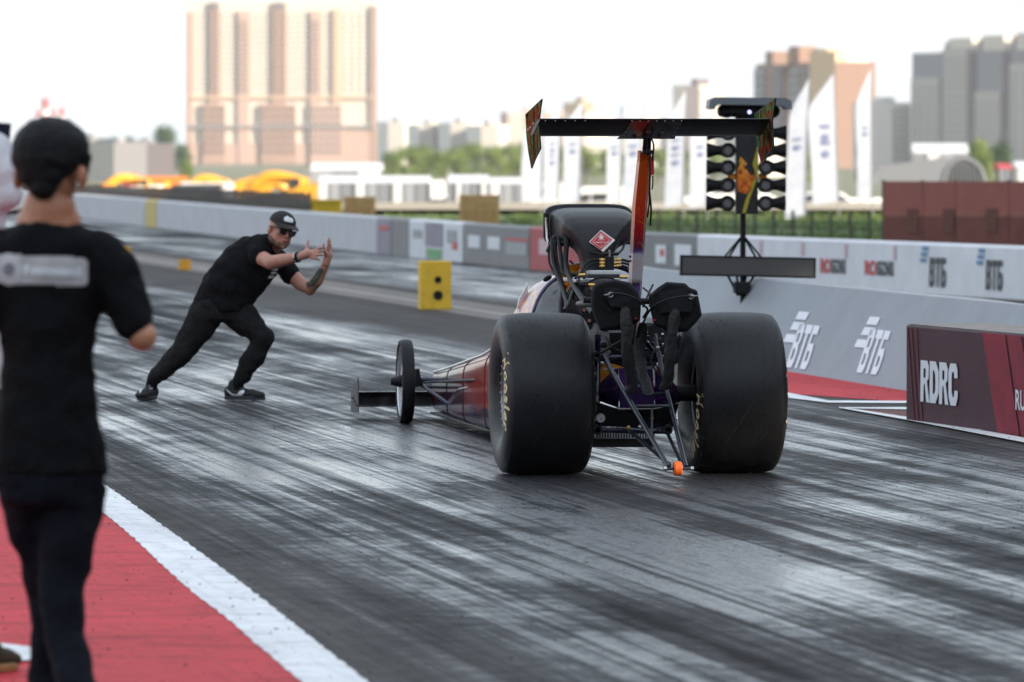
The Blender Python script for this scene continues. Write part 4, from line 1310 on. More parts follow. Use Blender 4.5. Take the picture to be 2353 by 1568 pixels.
# fuel distribution block with brass fittings
lbox('distribution_block', 1391, 590, 1411, 630, 1.40, 0.06, 'satin_black', 0.003)
for v in (596.5, 604, 611):
    for u0, u1 in ((1376, 1391), (1411, 1428)):
        a_, c_ = L(u0, v, 1.42), L(u1, v, 1.42)
        mb = MB(); mb.tube([a_, a_.lerp(c_, 0.35), a_.lerp(c_, 0.36), a_.lerp(c_, 0.6), a_.lerp(c_, 0.61), c_], [0.0065, 0.0065, 0.0105, 0.0105, 0.007, 0.007], 8)
        mb.build('hose_fitting', MATS['brass'], car)
for u0, v0, u1, v1 in ((1352, 655, 1372, 656), (1424, 637, 1442, 637), (1330, 633, 1345, 632)):
    MB().tube([L(u0, v0, 1.15), L(u1, v1, 1.15)], 0.010, 8).build('hose_fitting', MATS['brass'], car)
MB().tube([L(1401, 590, 1.43), L(1401, 575, 1.43)], 0.007, 8).build('tee_fitting', MATS['steel'], car)
for u0, u1 in ((1378, 1397), (1406, 1420)):
    MB().tube([L(u0, 584, 1.43), L(u1, 584, 1.43)], 0.010, 8).build('tee_fitting', MATS['gloss_black'], car)

# -- injector hat
HAT = [(2.07, 1.395, 0.262, 0.112, 0), (1.98, 1.395, 0.258, 0.110, 0), (1.88, 1.390, 0.252, 0.108, 4), (1.78, 1.380, 0.238, 0.106, 14), (1.70, 1.362, 0.215, 0.104, 28), (1.645, 1.335, 0.180, 0.104, 44),
       (1.615, 1.295, 0.142, 0.106, 60), (1.605, 1.245, 0.112, 0.110, 75), (1.605, 1.19, 0.097, 0.114, 84), (1.605, 1.13, 0.091, 0.116, 90), (1.605, 1.07, 0.088, 0.116, 90)]
HX, HZ2 = 0.045, -0.028               # the hat sits a little right of the centre line
def hat_sec(y, z, hw, ht, tilt, n=40, e=0.42):
    out = []
    hw *= 0.93; ht *= 0.95; z += HZ2
    t_ = R(tilt)
    for k in range(n):
        a_ = 2 * math.pi * k / n
        c_, s_ = math.cos(a_), math.sin(a_)
        x_ = hw * math.copysign(abs(c_) ** e, c_)
        q = ht * math.copysign(abs(s_) ** e, s_)
        out.append(Vector((x_ + HX * min(1, max(0, (y - 1.5) / 0.3)), y - q * math.sin(t_), z + q * math.cos(t_))))
    return out
ints = []
for i in range(len(HAT) - 1):
    for k in range(3):
        q = k / 3
        ints.append([HAT[i][j] * (1 - q) + HAT[i + 1][j] * q for j in range(5)])
ints.append(HAT[-1])
MB().loft([hat_sec(*s_) for s_ in ints]).build('injector_hat', MATS['carbon'], car, ang=60)
# lip and butterfly frame behind the mouth
MB().loft([hat_sec(2.09, 1.395, 0.276, 0.126, 0), hat_sec(2.10, 1.395, 0.284, 0.134, 0), hat_sec(2.16, 1.395, 0.284, 0.134, 0), hat_sec(2.17, 1.395, 0.276, 0.126, 0)]).build('hat_lip', MATS['gloss_black'], car, ang=50)
for q in (-0.18, -0.06, 0.06, 0.18):
    MB().lathe([(-0.004, 0.001), (-0.004, 0.008), (0.004, 0.008), (0.004, 0.001)], 6, (q + HX, 2.05, 1.475), 'Z').build('bolt', MATS['dark_alu'], car)
def hat_surf(u, v):
    """point of the rear of the hat seen at (u, v), found on its rear centre line"""
    best = None
    for k in range(80):
        y = 1.44 + 0.007 * k
        p = L(u, v, y)
        # rear surface y at this height, from the sections
        for i in range(len(ints) - 1):
            a_, c_ = ints[i], ints[i + 1]
            za = HZ2 + a_[1] + a_[3] * math.cos(R(a_[4])); ya = a_[0] - a_[3] * math.sin(R(a_[4]))
            zc = HZ2 + c_[1] + c_[3] * math.cos(R(c_[4])); yc = c_[0] - c_[3] * math.sin(R(c_[4]))
            if min(za, zc) <= p.z <= max(za, zc) and abs(za - zc) > 1e-6:
                yr = ya + (yc - ya) * (p.z - za) / (zc - za)
                if best is None or abs(y - yr) < best[0]:
                    best = (abs(y - yr), Vector((p.x, yr - 0.004, p.z)))
    return best[1] if best else L(u, v, 1.50)
cs = hat_surf(1381, 554)
dn = Vector((0.0, -0.97, 0.24)).normalized()
dex = Vector((1, 0, 0)); dey = dn.cross(dex) * -1
if dey.z < 0: dey = -dey
def sticker(pts, m, name, off, parent=car):
    o_ = cs + dn * off
    mb = MB(); mb.prism([o_ + dex * ((u - 1381) / 394.0) + dey * (-(v - 554) / 394.0) for u, v in pts], dn * 0.001)
    return mb.build(name, MATS[m], parent, flat=True)
st = sticker([(1352, 557), (1381, 529), (1413, 553), (1384, 581)], 'sticker_white', 'warning_sticker', 0.010)
sticker([(1355, 557), (1380, 532), (1406, 552), (1379, 577)], 'sticker_red', 'red_field', 0.012, st)
sticker([(1360, 557), (1380.5, 537), (1401, 552.5), (1379.5, 572.5)], 'sticker_white', 'border_line', 0.0135, st)
sticker([(1361.2, 557), (1380.5, 538.2), (1399.8, 552.5), (1379.5, 571.2)], 'sticker_red', 'red_field', 0.015, st)
sticker([(1376, 549), (1375, 544), (1378, 546), (1379, 539), (1383, 544), (1385, 543), (1386, 549), (1383, 551), (1378, 551)], 'sticker_white', 'flame_symbol', 0.0165, st)
sticker([(1374, 552.5), (1388, 552.5), (1388, 553.6), (1374, 553.6)], 'sticker_white', 'flame_base', 0.0165, st)
o_ = cs + dn * 0.0165
text_on('FLAMMABLE LIQUID', o_ + dex * (-18 / 394) + dey * (-7.5 / 394), dex, dey, 4.2 / 394, 37 / 394, 0.01, 0, 0.001, dn).build('lettering', MATS['sticker_white'], st, flat=True, fix=False)
text_on('3', o_ + dex * (-2 / 394) + dey * (-14.5 / 394), dex, dey, 3.6 / 394, None, 0.01, 0, 0.001, dn).build('lettering', MATS['sticker_white'], st, flat=True, fix=False)
# linkage and fuel lines at the left end of the hat
tb('throttle_linkage', [(1255, 500, 1.95), (1257, 548, 1.95), (1262, 566, 1.93)], 0.009, 'steel', 10)
lbox('linkage_bracket', 1250, 490, 1262, 545, 2.0, 0.05, 'satin_black', 0.003)
lbox('linkage_bracket', 1437, 540, 1452, 562, 1.9, 0.08, 'satin_black', 0.003)
tb('shaft_fitting', [(1258, 578, 1.85), (1276, 542, 1.78)], 0.013, 'dark_alu', 10)
tb('shaft_fitting', [(1276, 545, 1.78), (1295, 548, 1.74)], 0.017, 'satin_black', 10)
tb('orange_fitting', [(1292, 538, 1.80), (1310, 541, 1.80)], 0.013, 'orange_urethane', 10)
hoses = [
 ([(1290, 545, 1.7), (1302, 552, 1.66), (1300, 600, 1.6), (1310, 640, 1.4), (1340, 690, 0.9), (1362, 720, 0.5)], 0.016),
 ([(1284, 550, 1.72), (1290, 600, 1.62), (1296, 628, 1.55), (1330, 632, 1.45), (1370, 628, 1.4)], 0.013),
 ([(1270, 548, 1.8), (1272, 600, 1.7), (1290, 655, 1.5), (1305, 700, 1.2)], 0.015),
 ([(1262, 555, 1.85), (1262, 600, 1.8), (1275, 630, 1.7), (1300, 660, 1.5)], 0.007),
 ([(1275, 550, 1.75), (1280, 600, 1.7), (1300, 680, 1.4), (1300, 705, 1.3)], 0.010),
 ([(1312, 540, 1.7), (1330, 565, 1.6), (1360, 580, 1.5), (1380, 584, 1.45)], 0.008),
 ([(1436, 548, 1.75), (1432, 570, 1.6), (1420, 584, 1.45)], 0.007),
 ([(1376, 597, 1.42), (1352, 600, 1.36), (1338, 618, 1.3), (1330, 640, 1.22), (1336, 654, 1.16), (1352, 656, 1.15)], 0.0075),
 ([(1376, 604, 1.42), (1355, 608, 1.36), (1344, 622, 1.3), (1342, 640, 1.2)], 0.0075),
 ([(1376, 611, 1.42), (1360, 614, 1.38), (1340, 625, 1.3), (1322, 640, 1.2)], 0.0075),
 ([(1428, 597, 1.42), (1446, 602, 1.4), (1456, 614, 1.3), (1460, 640, 1.2)], 0.0075),
 ([(1428, 604, 1.42), (1444, 609, 1.4), (1453, 622, 1.3), (1456, 650, 1.2)], 0.0075),
 ([(1428, 611, 1.42), (1442, 616, 1.4), (1450, 630, 1.3), (1450, 655, 1.2)], 0.0075),
 ([(1310, 600, 2.1), (1330, 620, 2.0), (1345, 632, 1.8)], 0.007),
 ([(1322, 660, 1.3), (1310, 690, 1.1), (1296, 714, 0.8)], 0.012),
 ([(1478, 662, 0.3), (1494, 676, 0.2), (1498, 690, 0.1), (1492, 705, 0.1)], 0.006),
 ([(1500, 655, 0.3), (1488, 680, 0.2), (1478, 705, 0.1)], 0.006),
 ([(1392, 775, -0.2), (1410, 800, -0.25), (1440, 815, -0.25)], 0.005),
 ([(1503, 775, -0.2), (1505, 800, -0.25), (1496, 830, -0.28), (1506, 850, -0.3), (1516, 866, -0.3)], 0.005),
 ([(1460, 740, -0.25), (1452, 800, -0.28), (1448, 850, -0.3)], 0.010),
]
for pts, r_ in hoses:
    tb('hose', pts, r_, 'hose_black', 9, None, 6)

# -- wing strut
def strut_sec(u0, u1, v, y, d):
    a_, c_ = L(u0, v, y), L(u1, v, y)
    return [a_, a_.lerp(c_, 0.66) + Vector((0, -0.018, 0)), c_ + Vector((0, d * 0.5, 0)), c_ + Vector((0, d, 0)), a_ + Vector((0, d, 0))]
MB().loft([strut_sec(1446, 1474, 760, -0.08, 0.12), strut_sec(1452, 1480, 640, -0.16, 0.12), strut_sec(1460, 1492, 470, -0.30, 0.11), strut_sec(1470, 1501, 368, -0.40, 0.10)]).build('wing_strut', MATS['strut_paint'], car, ang=20)
MB().prism([L(1471, 346, -0.44), L(1486, 356, -0.44), L(1500, 368, -0.40), L(1470, 372, -0.40)], (0, 0.09, 0)).build('strut_cap', MATS['strut_paint'], car)
tb('strut_post', [(1480, 366, -0.38), (1484, 312, -0.46)], 0.014, 'gunmetal_tube', 12)
tb('strut_post', [(1490, 366, -0.34), (1492, 312, -0.42)], 0.012, 'gunmetal_tube', 12)
tb('strut_pin', [(1476, 349, -0.46), (1502, 350, -0.46)], 0.012, 'dark_alu', 10)
lbox('rain_light', 1496, 362, 1503, 402, -0.47, 0.03, 'red_lens', 0.002)
lbox('rain_light_housing', 1494, 358, 1497, 404, -0.46, 0.05, 'satin_black', 0.002)
tb('strut_cable', [(1497, 318, -0.5), (1502, 335, -0.5), (1500, 360, -0.48), (1494, 400, -0.42), (1492, 460, -0.36), (1488, 500, -0.33)], 0.005, 'hose_black', 7, None, 6)
tb('strut_cable', [(1500, 404, -0.46), (1500, 425, -0.45), (1498, 436, -0.45)], 0.004, 'hose_black', 7, None, 4)
tb('strut_cable', [(1492, 440, -0.40), (1496, 480, -0.38), (1494, 518, -0.36)], 0.006, 'hose_black', 7, None, 4)
for v in (404, 590, 600):
    MB().ball(L(1467 if v < 500 else 1448, v, -0.34 if v < 500 else -0.2), 0.008, 8, 6).build('fastener', MATS['dark_alu'], car)

# -- rear wing
wyc = -0.62; wzc = 1.94
WXC = L(1505, 290, -0.75).x
ct = R(-14)
def rear_foil(x_, k=1.0):
    out = []
    for a_, c_ in [(0.22, 0.0), (0.20, 0.012), (0.10, 0.026), (-0.05, 0.020), (-0.19, 0.004), (-0.20, 0.0), (-0.19, -0.004), (-0.05, -0.010), (0.10, -0.018), (0.20, -0.010)]:
        a_ *= 0.88
        out.append(Vector((x_, wyc + a_ * math.cos(ct) - c_ * math.sin(ct), wzc + a_ * math.sin(ct) + c_ * math.cos(ct) + 0.0)))
    return out
x0, x1 = L(1241, 290, wyc - 0.17).x, L(1771, 290, wyc - 0.17).x
MB().loft([rear_foil(x0), rear_foil(x1)]).build('wing_plane', MATS['wing_black'], car, ang=30)
# centre section overlay on the underside
def under(x_, a_):
    """a point on the underside of the wing, a_ along the chord (0 rear .. 1 front)"""
    q = (-0.20 + 0.42 * a_) * 0.88
    th_ = -0.004 - 0.014 * math.sin(min(1, a_ * 1.3) * math.pi / 2)
    return Vector((x_, wyc + q * math.cos(ct) - (th_ - 0.003) * math.sin(ct), wzc + q * math.sin(ct) + (th_ - 0.003) * math.cos(ct)))
xa, xb = L(1437, 290, wyc).x, L(1563, 290, wyc).x
mb = MB()
for k in range(6):
    q = k / 6; q2 = (k + 1) / 6
    s0, s1 = 0.035 * q, 0.035 * q2
    mb.add([under(xa + s0 - 0.02, 1 - q), under(xb - s0 * 1.0 + 0.0, 1 - q), under(xb - s1, 1 - q2), under(xa + s1 - 0.02, 1 - q2)], [(0, 1, 2, 3)])
mb.build('centre_skin', mat('dark_mirror', (0.05, 0.045, 0.05), 0.18, 0.7), car)
xr0, xr1 = L(1446, 290, wyc).x, L(1484, 290, wyc).x
mb = MB(); mb.add([under(xr0, 0.02) + Vector((0, 0, -0.002)), under(xr1, 0.02) + Vector((0, 0, -0.002)), under(xr1 - 0.02, 0.45) + Vector((0, 0, -0.002)), under(xr1 - 0.05, 0.45) + Vector((0, 0, -0.002))], [(0, 1, 2, 3)])
mb.build('red_patch', MATS['sticker_red'], car)
for k in range(5):
    MB().ball(under(x0 + 0.03 + 0.055 * k, 0.02) + Vector((0, -0.002, -0.002)), 0.004, 6, 5).build('rivet', MATS['steel'], car)
for k in range(7):
    MB().ball(under(xa + 0.01 + 0.046 * k, 0.02) + Vector((0, -0.002, -0.003)), 0.0042, 6, 5).build('rivet', MATS['steel'], car)
for k in range(4):
    for xx in (xa + 0.008, xb - 0.02):
        MB().ball(under(xx, 0.15 + 0.2 * k) + Vector((0, 0, -0.003)), 0.0042, 6, 5).build('rivet', MATS['steel'], car)
# mounting hardware
for (v, r_, y_) in ((292, 0.0085, -0.62), (300, 0.012, -0.56), (313, 0.010, -0.48)):
    tb('wing_mount_tube', [(1459 if v < 310 else 1452, v, y_), (1523 if v < 310 else 1516, v, y_)], r_, 'steel', 12)
for u in (1460, 1489, 1522):
    MB().tube([L(u, 288, -0.60), L(u, 304, -0.58)], 0.009, 8).build('wing_mount_clamp', MATS['steel'], car)
for u in (1456, 1479, 1492, 1514):
    MB().ball(L(u, 313, -0.5), 0.014, 8, 6).build('wing_mount_clamp', MATS['dark_alu'], car)
# end plates
def endplate(pts, xoff):
    # picture outline -> side profile: columns give fore and aft, rows give height
    umin, umax = min(p[0] for p in pts), max(p[0] for p in pts)
    prof_ = []
    for u, v in pts:
        yy = wyc - 0.19 + (umax - u) / (umax - umin) * 0.60
        p = L(u, v, yy)
        prof_.append(p)
    return prof_
for pts, s_ in (([(1247, 229), (1210, 264), (1212, 306), (1216.5, 346), (1223.5, 386), (1233, 362), (1244, 341), (1240, 285)], -1), ([(1781, 227), (1734, 263), (1737, 308), (1742, 345), (1750, 380), (1762, 358), (1776.5, 338), (1773, 280)], 1)):
    pr_ = endplate(pts, 0)
    e_ = MB().prism(pr_, (0.007 * s_, 0, 0)).build('wing_endplate', MATS['endplate_wrap'], car, flat=True)
    MB().tube([p + Vector((0.0035 * s_, 0, 0)) for p in pr_], 0.005, 6, closed=True).build('edge_trim', MATS['satin_black'], e_)
    if s_ < 0:
        for u, v in ((1218, 300), (1223, 295), (1230, 286)):
            MB().ball(L(u, v, wyc - 0.19 + (1247 - u) / 37 * 0.6) + Vector((-0.006, 0, 0)), 0.012, 8, 6).build('bolt', MATS['bronze_bolt'], e_)

# -- parachute packs: sewn canvas bags with flap, ripcord and hanging sleeve
def cushion(secs, name, parent=None, m='canvas', ang=60, sub=True):
    o_ = MB().loft(secs).build(name, MATS[m], parent or car, ang=ang)
    if sub:
        md = o_.modifiers.new('sub', 'SUBSURF'); md.levels = 1; md.render_levels = 2
    return o_
def pack(outline, yr, yf, name='parachute_pack', swell=0.05):
    """outline in the picture; the bag reaches from yr (rear) to yf (front)"""
    c_u = sum(p[0] for p in outline) / len(outline); c_v = sum(p[1] for p in outline) / len(outline)
    secs = []
    for k, sc_ in ((0.0, 0.90), (0.08, 0.985), (0.35, 1.0), (0.75, 0.99), (1.0, 0.88)):
        y = yr + (yf - yr) * k
        secs.append([L(c_u + (u - c_u) * sc_ * 1.02, c_v + (v - c_v) * sc_ * 1.02, y) for u, v in outline])
    o_ = cushion(secs, name, None, 'canvas', 28, False)
    bv_ = o_.modifiers.new('bevel', 'BEVEL'); bv_.width = 0.008; bv_.segments = 2; bv_.angle_limit = R(25)
    return o_
o1 = [(1360, 668), (1366, 655), (1384, 647), (1414, 644), (1446, 650), (1464, 668), (1472, 692), (1470, 735), (1452, 748), (1416, 757), (1380, 760), (1370, 738), (1358, 704)]
pk1 = pack(o1, -0.74, -0.42)
o2 = [(1491, 680), (1512, 662), (1532, 649), (1574, 652), (1584, 662), (1601, 668), (1612, 724), (1598, 742), (1578, 762), (1548, 764), (1504, 748), (1496, 716)]
pk2 = pack(o2, -0.76, -0.44)
def flap(pts, y, parent, d=0.008):
    o_ = MB().prism([L(u, v, y + dy) for u, v, dy in pts], (0, d, 0)).build('flap', MATS['canvas'], parent, flat=True, bevel=0.003)
    return o_
flap([(1388, 652, 0.04), (1440, 655, 0.03), (1462, 685, 0.03), (1470, 712, 0.03), (1404, 706, -0.012), (1390, 680, -0.012)], -0.77, pk1)
flap([(1362, 705, 0.05), (1386, 690, 0.0), (1408, 716, -0.01), (1364, 721, 0.05)], -0.755, pk1)
flap([(1510, 672, 0.03), (1575, 660, 0.03), (1592, 690, 0.0), (1590, 718, -0.01), (1550, 716, -0.012), (1515, 722, 0.02)], -0.79, pk2)
flap([(1585, 716, 0.0), (1610, 730, 0.06), (1578, 729, 0.0)], -0.775, pk2)
tb('ripcord', [(1395, 677, -0.80), (1420, 675, -0.81), (1450, 682, -0.80), (1476, 700, -0.74), (1488, 712, -0.66), (1478, 730, -0.55)], 0.006, 'hose_black', 8, pk1, 6)
tb('ripcord', [(1590, 681, -0.82), (1560, 683, -0.83), (1520, 694, -0.82), (1492, 715, -0.74), (1470, 760, -0.58), (1455, 790, -0.45)], 0.006, 'hose_black', 8, pk2, 6)
tb('ripcord_pin', [(1388, 679, -0.81), (1402, 676.5, -0.81)], 0.004, 'steel', 6, pk1)
tb('ripcord_pin', [(1586, 681, -0.83), (1603, 680.5, -0.81)], 0.004, 'steel', 6, pk2)
for u, v, pk in ((1403, 678, pk1), (1588, 682, pk2)):
    q = L(u, v, -0.795)
    MB().tube([q + Vector((0.013 * math.cos(a_), 0, 0.013 * math.sin(a_))) for a_ in [2 * math.pi * k / 14 for k in range(14)]], 0.0035, 6, closed=True).build('grommet', MATS['steel'], pk)
def sleeve(pts, name, parent, seed):
    secs = []
    cl = spline([L(*p[:3]) for p in pts], 4)
    n = len(cl)
    for i, p in enumerate(cl):
        k = i / (n - 1)
        hw = 0.033 + 0.005 * noise1(i * 1.3, seed)
        if i == 0: hw *= 0.6
        if i == n - 1: hw *= 0.75
        sec = []
        for j in range(14):
            a_ = 2 * math.pi * j / 14
            rr = hw * (1 + 0.26 * noise1(i * 0.9 + j * 1.4, seed + 3))
            sec.append(p + Vector((rr * math.cos(a_), rr * 0.7 * math.sin(a_), 0)))
        secs.append(sec)
    return cushion(secs, name, parent, 'nylon')
sleeve([(1436, 704, -0.79), (1440, 760, -0.80), (1442, 820, -0.78), (1452, 880, -0.72), (1450, 908, -0.70)], 'tether_sleeve', pk1, 1)
sleeve([(1552, 708, -0.80), (1544, 770, -0.80), (1540, 830, -0.78), (1532, 880, -0.74), (1522, 898, -0.72)], 'tether_sleeve', pk2, 2)
sleeve([(1478, 740, -0.5), (1470, 800, -0.52), (1474, 850, -0.56), (1486, 890, -0.62), (1494, 908, -0.66), (1522, 902, -0.70)], 'tether_sleeve', pk2, 5)
MB().tube([L(1471, 785, -0.5), L(1472, 812, -0.5)], [0.02, 0.012], 10).build('tether_clevis', MATS['navy_edge'], car)
for u, v in ((1462, 732), (1503, 736)):
    MB().box(L(u, v, -0.76), (0.018, 0.004, 0.008)).build('red_tag', MATS['red_tag'], car)
# ================================================================== the start light tree
TY = 59.6
ts = FPX / TY
tp = P(1707, 0, TY); tp.z = 0
tree = empty('start_light_tree', tp, TH * 0.3, 'black start light tree with two columns of lamps behind the dragster', 'light tree')
def T(u, v, dy=0.0):
    """tree coordinates of the picture point on the plane dy behind the lamps' plane"""
    p = P(u, v, TY + dy) - tp
    return Matrix.Rotation(-TH * 0.3, 3, 'Z') @ p
mat('tree_black', (0.006, 0.006, 0.0065), 0.5, spec=0.25)
mat('tree_hood', (0.16, 0.18, 0.20), 0.45)
mat('lens_grey', (0.20, 0.20, 0.20), 0.35, var=0.3, vscale=120)
mat('lens_amber', (0.80, 0.30, 0.02), 0.4)
m, t, b = new_mat('blue_led'); b.inputs['Base Color'].default_value = (0.3, 0.4, 0.9, 1); b.inputs['Emission Color'].default_value = (0.45, 0.5, 1, 1); b.inputs['Emission Strength'].default_value = 0.8
# column wrapped in dark print with flames and a yellow streak
m, t, b = new_mat('column_wrap')
tc = t.nodes.new('ShaderNodeTexCoord'); n1 = noise(t, tc.outputs['Object'], 8, 3, 0.5)
r = ramp(t, n1.outputs[0], [(0.3, (0.008, 0.008, 0.009)), (0.7, (0.020, 0.019, 0.018))]); t.links.new(r.outputs[0], b.inputs['Base Color']); b.inputs['Roughness'].default_value = 0.4
streak_paint('column_flame', [(0.3, (0.45, 0.05, 0.01)), (0.5, (0.80, 0.22, 0.02)), (0.75, (0.80, 0.45, 0.06))], (9, 9, 9), (0.25, 0.02, 0.0), 0.02, 0.4, 0.1)
mat('column_yellow', (0.42, 0.36, 0.02), 0.4)
def tbox(name, u0, v0, u1, v1, d0, d1, m, parent=tree, bevel=0.006):
    a_, c_ = T(u0, v1), T(u1, v0)
    mb = MB(); mb.box(((a_.x + c_.x) / 2, (d0 + d1) / 2, (a_.z + c_.z) / 2), (c_.x - a_.x, d1 - d0, c_.z - a_.z))
    return mb.build(name, MATS[m], parent, bevel=bevel)
tbox('column', 1690, 270, 1741, 492, -0.06, 0.08, 'column_wrap')
def tpoly(name, pts, m, off=-0.064, parent=tree):
    mb = MB(); mb.prism([Vector((T(u, v).x, off, T(u, v).z)) for u, v in pts], (0, -0.003, 0))
    return mb.build(name, MATS[m], parent, flat=True)
tpoly('flame_print', [(1693, 390), (1700, 374), (1716, 392), (1724, 404), (1734, 400), (1738, 408), (1728, 418), (1724, 440), (1712, 446), (1694, 440), (1691, 412)], 'column_flame')
tpoly('flame_print', [(1696, 372), (1700, 360), (1716, 376), (1712, 382)], 'column_flame')
tpoly('yellow_print', [(1738, 338), (1741, 338), (1741, 400), (1735, 420), (1722, 455), (1712, 490), (1704, 490), (1712, 460), (1728, 420), (1734, 396), (1728, 378)], 'column_yellow')
# top hood: a bent sheet over two pre-stage lamps
mb = MB()
prof_ = [(1624, 250), (1627, 230), (1640, 224), (1800, 226), (1814, 232), (1817, 252)]
inner = [(1804, 252), (1800, 246), (1792, 243), (1648, 241), (1641, 245), (1638, 252)]
mb.prism([Vector((T(u, v).x, -0.22, T(u, v).z)) for u, v in prof_ + inner], (0, 0.42, 0))
mb.build('hood', MATS['tree_hood'], tree, flat=True)
tbox('stage_housing', 1648, 241, 1786, 270, -0.10, 0.06, 'tree_black', tree, 0.04)
def lamp(u, v, r_px, s_, name='lamp', lens='lens_grey', shade=True):
    """a lamp facing the camera; s_ = -1 left column, +1 right column"""
    c_ = T(u, v); rr = r_px / ts
    e_ = empty(name, (c_.x, -0.02, c_.z), 0); e_.parent = tree
    mb = MB()
    mb.lathe([(0.10, 0.01), (0.10, rr * 0.5), (0.06, rr * 0.85), (-0.02, rr), (-0.10, rr), (-0.10, rr * 0.88), (-0.03, rr * 0.86), (-0.03, 0.001)], 24, (0, 0, 0), 'Y')
    mb.build('housing', MATS['tree_black'], e_)
    MB().lathe([(-0.034, rr * 0.84), (-0.052, rr * 0.55), (-0.056, 0.001)], 20, (0, 0, 0), 'Y').build('lens', MATS[lens], e_)
    if shade:
        # flared bell of the lamp that faces the other way, beside it
        mb = MB()
        x1, x2 = s_ * rr * 0.70, s_ * rr * 2.70
        mb.lathe([(x1, rr * 0.72), (x1 + s_ * rr * 0.5, rr * 0.64), (x1 + s_ * rr * 0.9, rr * 0.70), (x2 - s_ * 0.006, rr * 1.0), (x2, rr * 0.98), (x2, 0.001)], 20, (0, 0.01, 0), 'X')
        mb.build('side_bell', MATS['tree_black'], e_)
    return e_
rows = [305, 345, 384, 425, 466]
for v in rows:
    lamp(1671 - (v - 345) * 0.012, v + 1, 17.5, -1)
    lamp(1759 - (v - 345) * 0.012, v + 1, 17.5, 1)
lamp(1668, 256, 16, -1, 'stage_lamp', 'lens_grey', False)
lamp(1774, 256, 16, 1, 'stage_lamp', 'lens_grey', False)
MB().lathe([(0, 0.016), (-0.01, 0.014), (-0.012, 0.001)], 16, (T(1720, 258).x, -0.105, T(1720, 258).z), 'Y').build('status_light', MATS['blue_led'], tree)
for u in (1680, 1752):
    tbox('amber_marker', u - 9, 399, u + 10, 414, -0.03, 0.0, 'lens_amber', tree, 0.003)
# mast, stand and display board
MB().tube([T(1707, 490), Vector((T(1707, 490).x, 0, 0.10))], 0.025, 14).build('mast', MATS['tree_black'], tree)
for du in (-46, -30, 32, 40):
    a_ = T(1707, 540); c_ = T(1707 + du, 592)
    MB().tube([a_, Vector((c_.x, 0.12 if du in (-30, 32) else -0.12, c_.z))], 0.010, 8).build('stay', MATS['tree_black'], tree)
for du in (-34, -14, 26, 8):
    a_ = T(1707 + du, 634); c_ = T(1700 + du * 0.15, 664)
    MB().tube([a_, Vector((c_.x, 0.03 * (1 if du > 0 else -1), c_.z - 0.06))], 0.011, 8).build('stay', MATS['tree_black'], tree)
MB().box((T(1704, 640).x, 0, 0.62), (0.14, 0.22, 0.10)).build('mast_clamp', MATS['tree_black'], tree, bevel=0.01)
mb = MB(); mb.box((0, 0, 0.05), (0.6, 0.5, 0.08)); mb.build('foot_plate', MATS['tree_black'], tree, bevel=0.01)
bd_ = empty('display_board', T(1718, 613), R(0)); bd_.parent = tree
bd_.rotation_euler = (0, R(1.3), 0)
MB().box((0, 0, 0), (312 / ts, 0.12, 47 / ts)).build('frame', MATS['tree_black'], bd_, bevel=0.004)
m, t, b = new_mat('led_screen')
tc = t.nodes.new('ShaderNodeTexCoord')
vo = t.nodes.new('ShaderNodeTexVoronoi'); vo.inputs['Scale'].default_value = 110; vo.inputs['Randomness'].default_value = 0.0
t.links.new(tc.outputs['Object'], vo.inputs['Vector'])
r = ramp(t, vo.outputs['Distance'], [(0.3, (0.045, 0.043, 0.042)), (0.55, (0.10, 0.095, 0.092))]); t.links.new(r.outputs[0], b.inputs['Base Color']); b.inputs['Roughness'].default_value = 0.6
MB().box((0, -0.062, 0), (302 / ts, 0.006, 38 / ts)).build('screen', MATS['led_screen'], bd_)
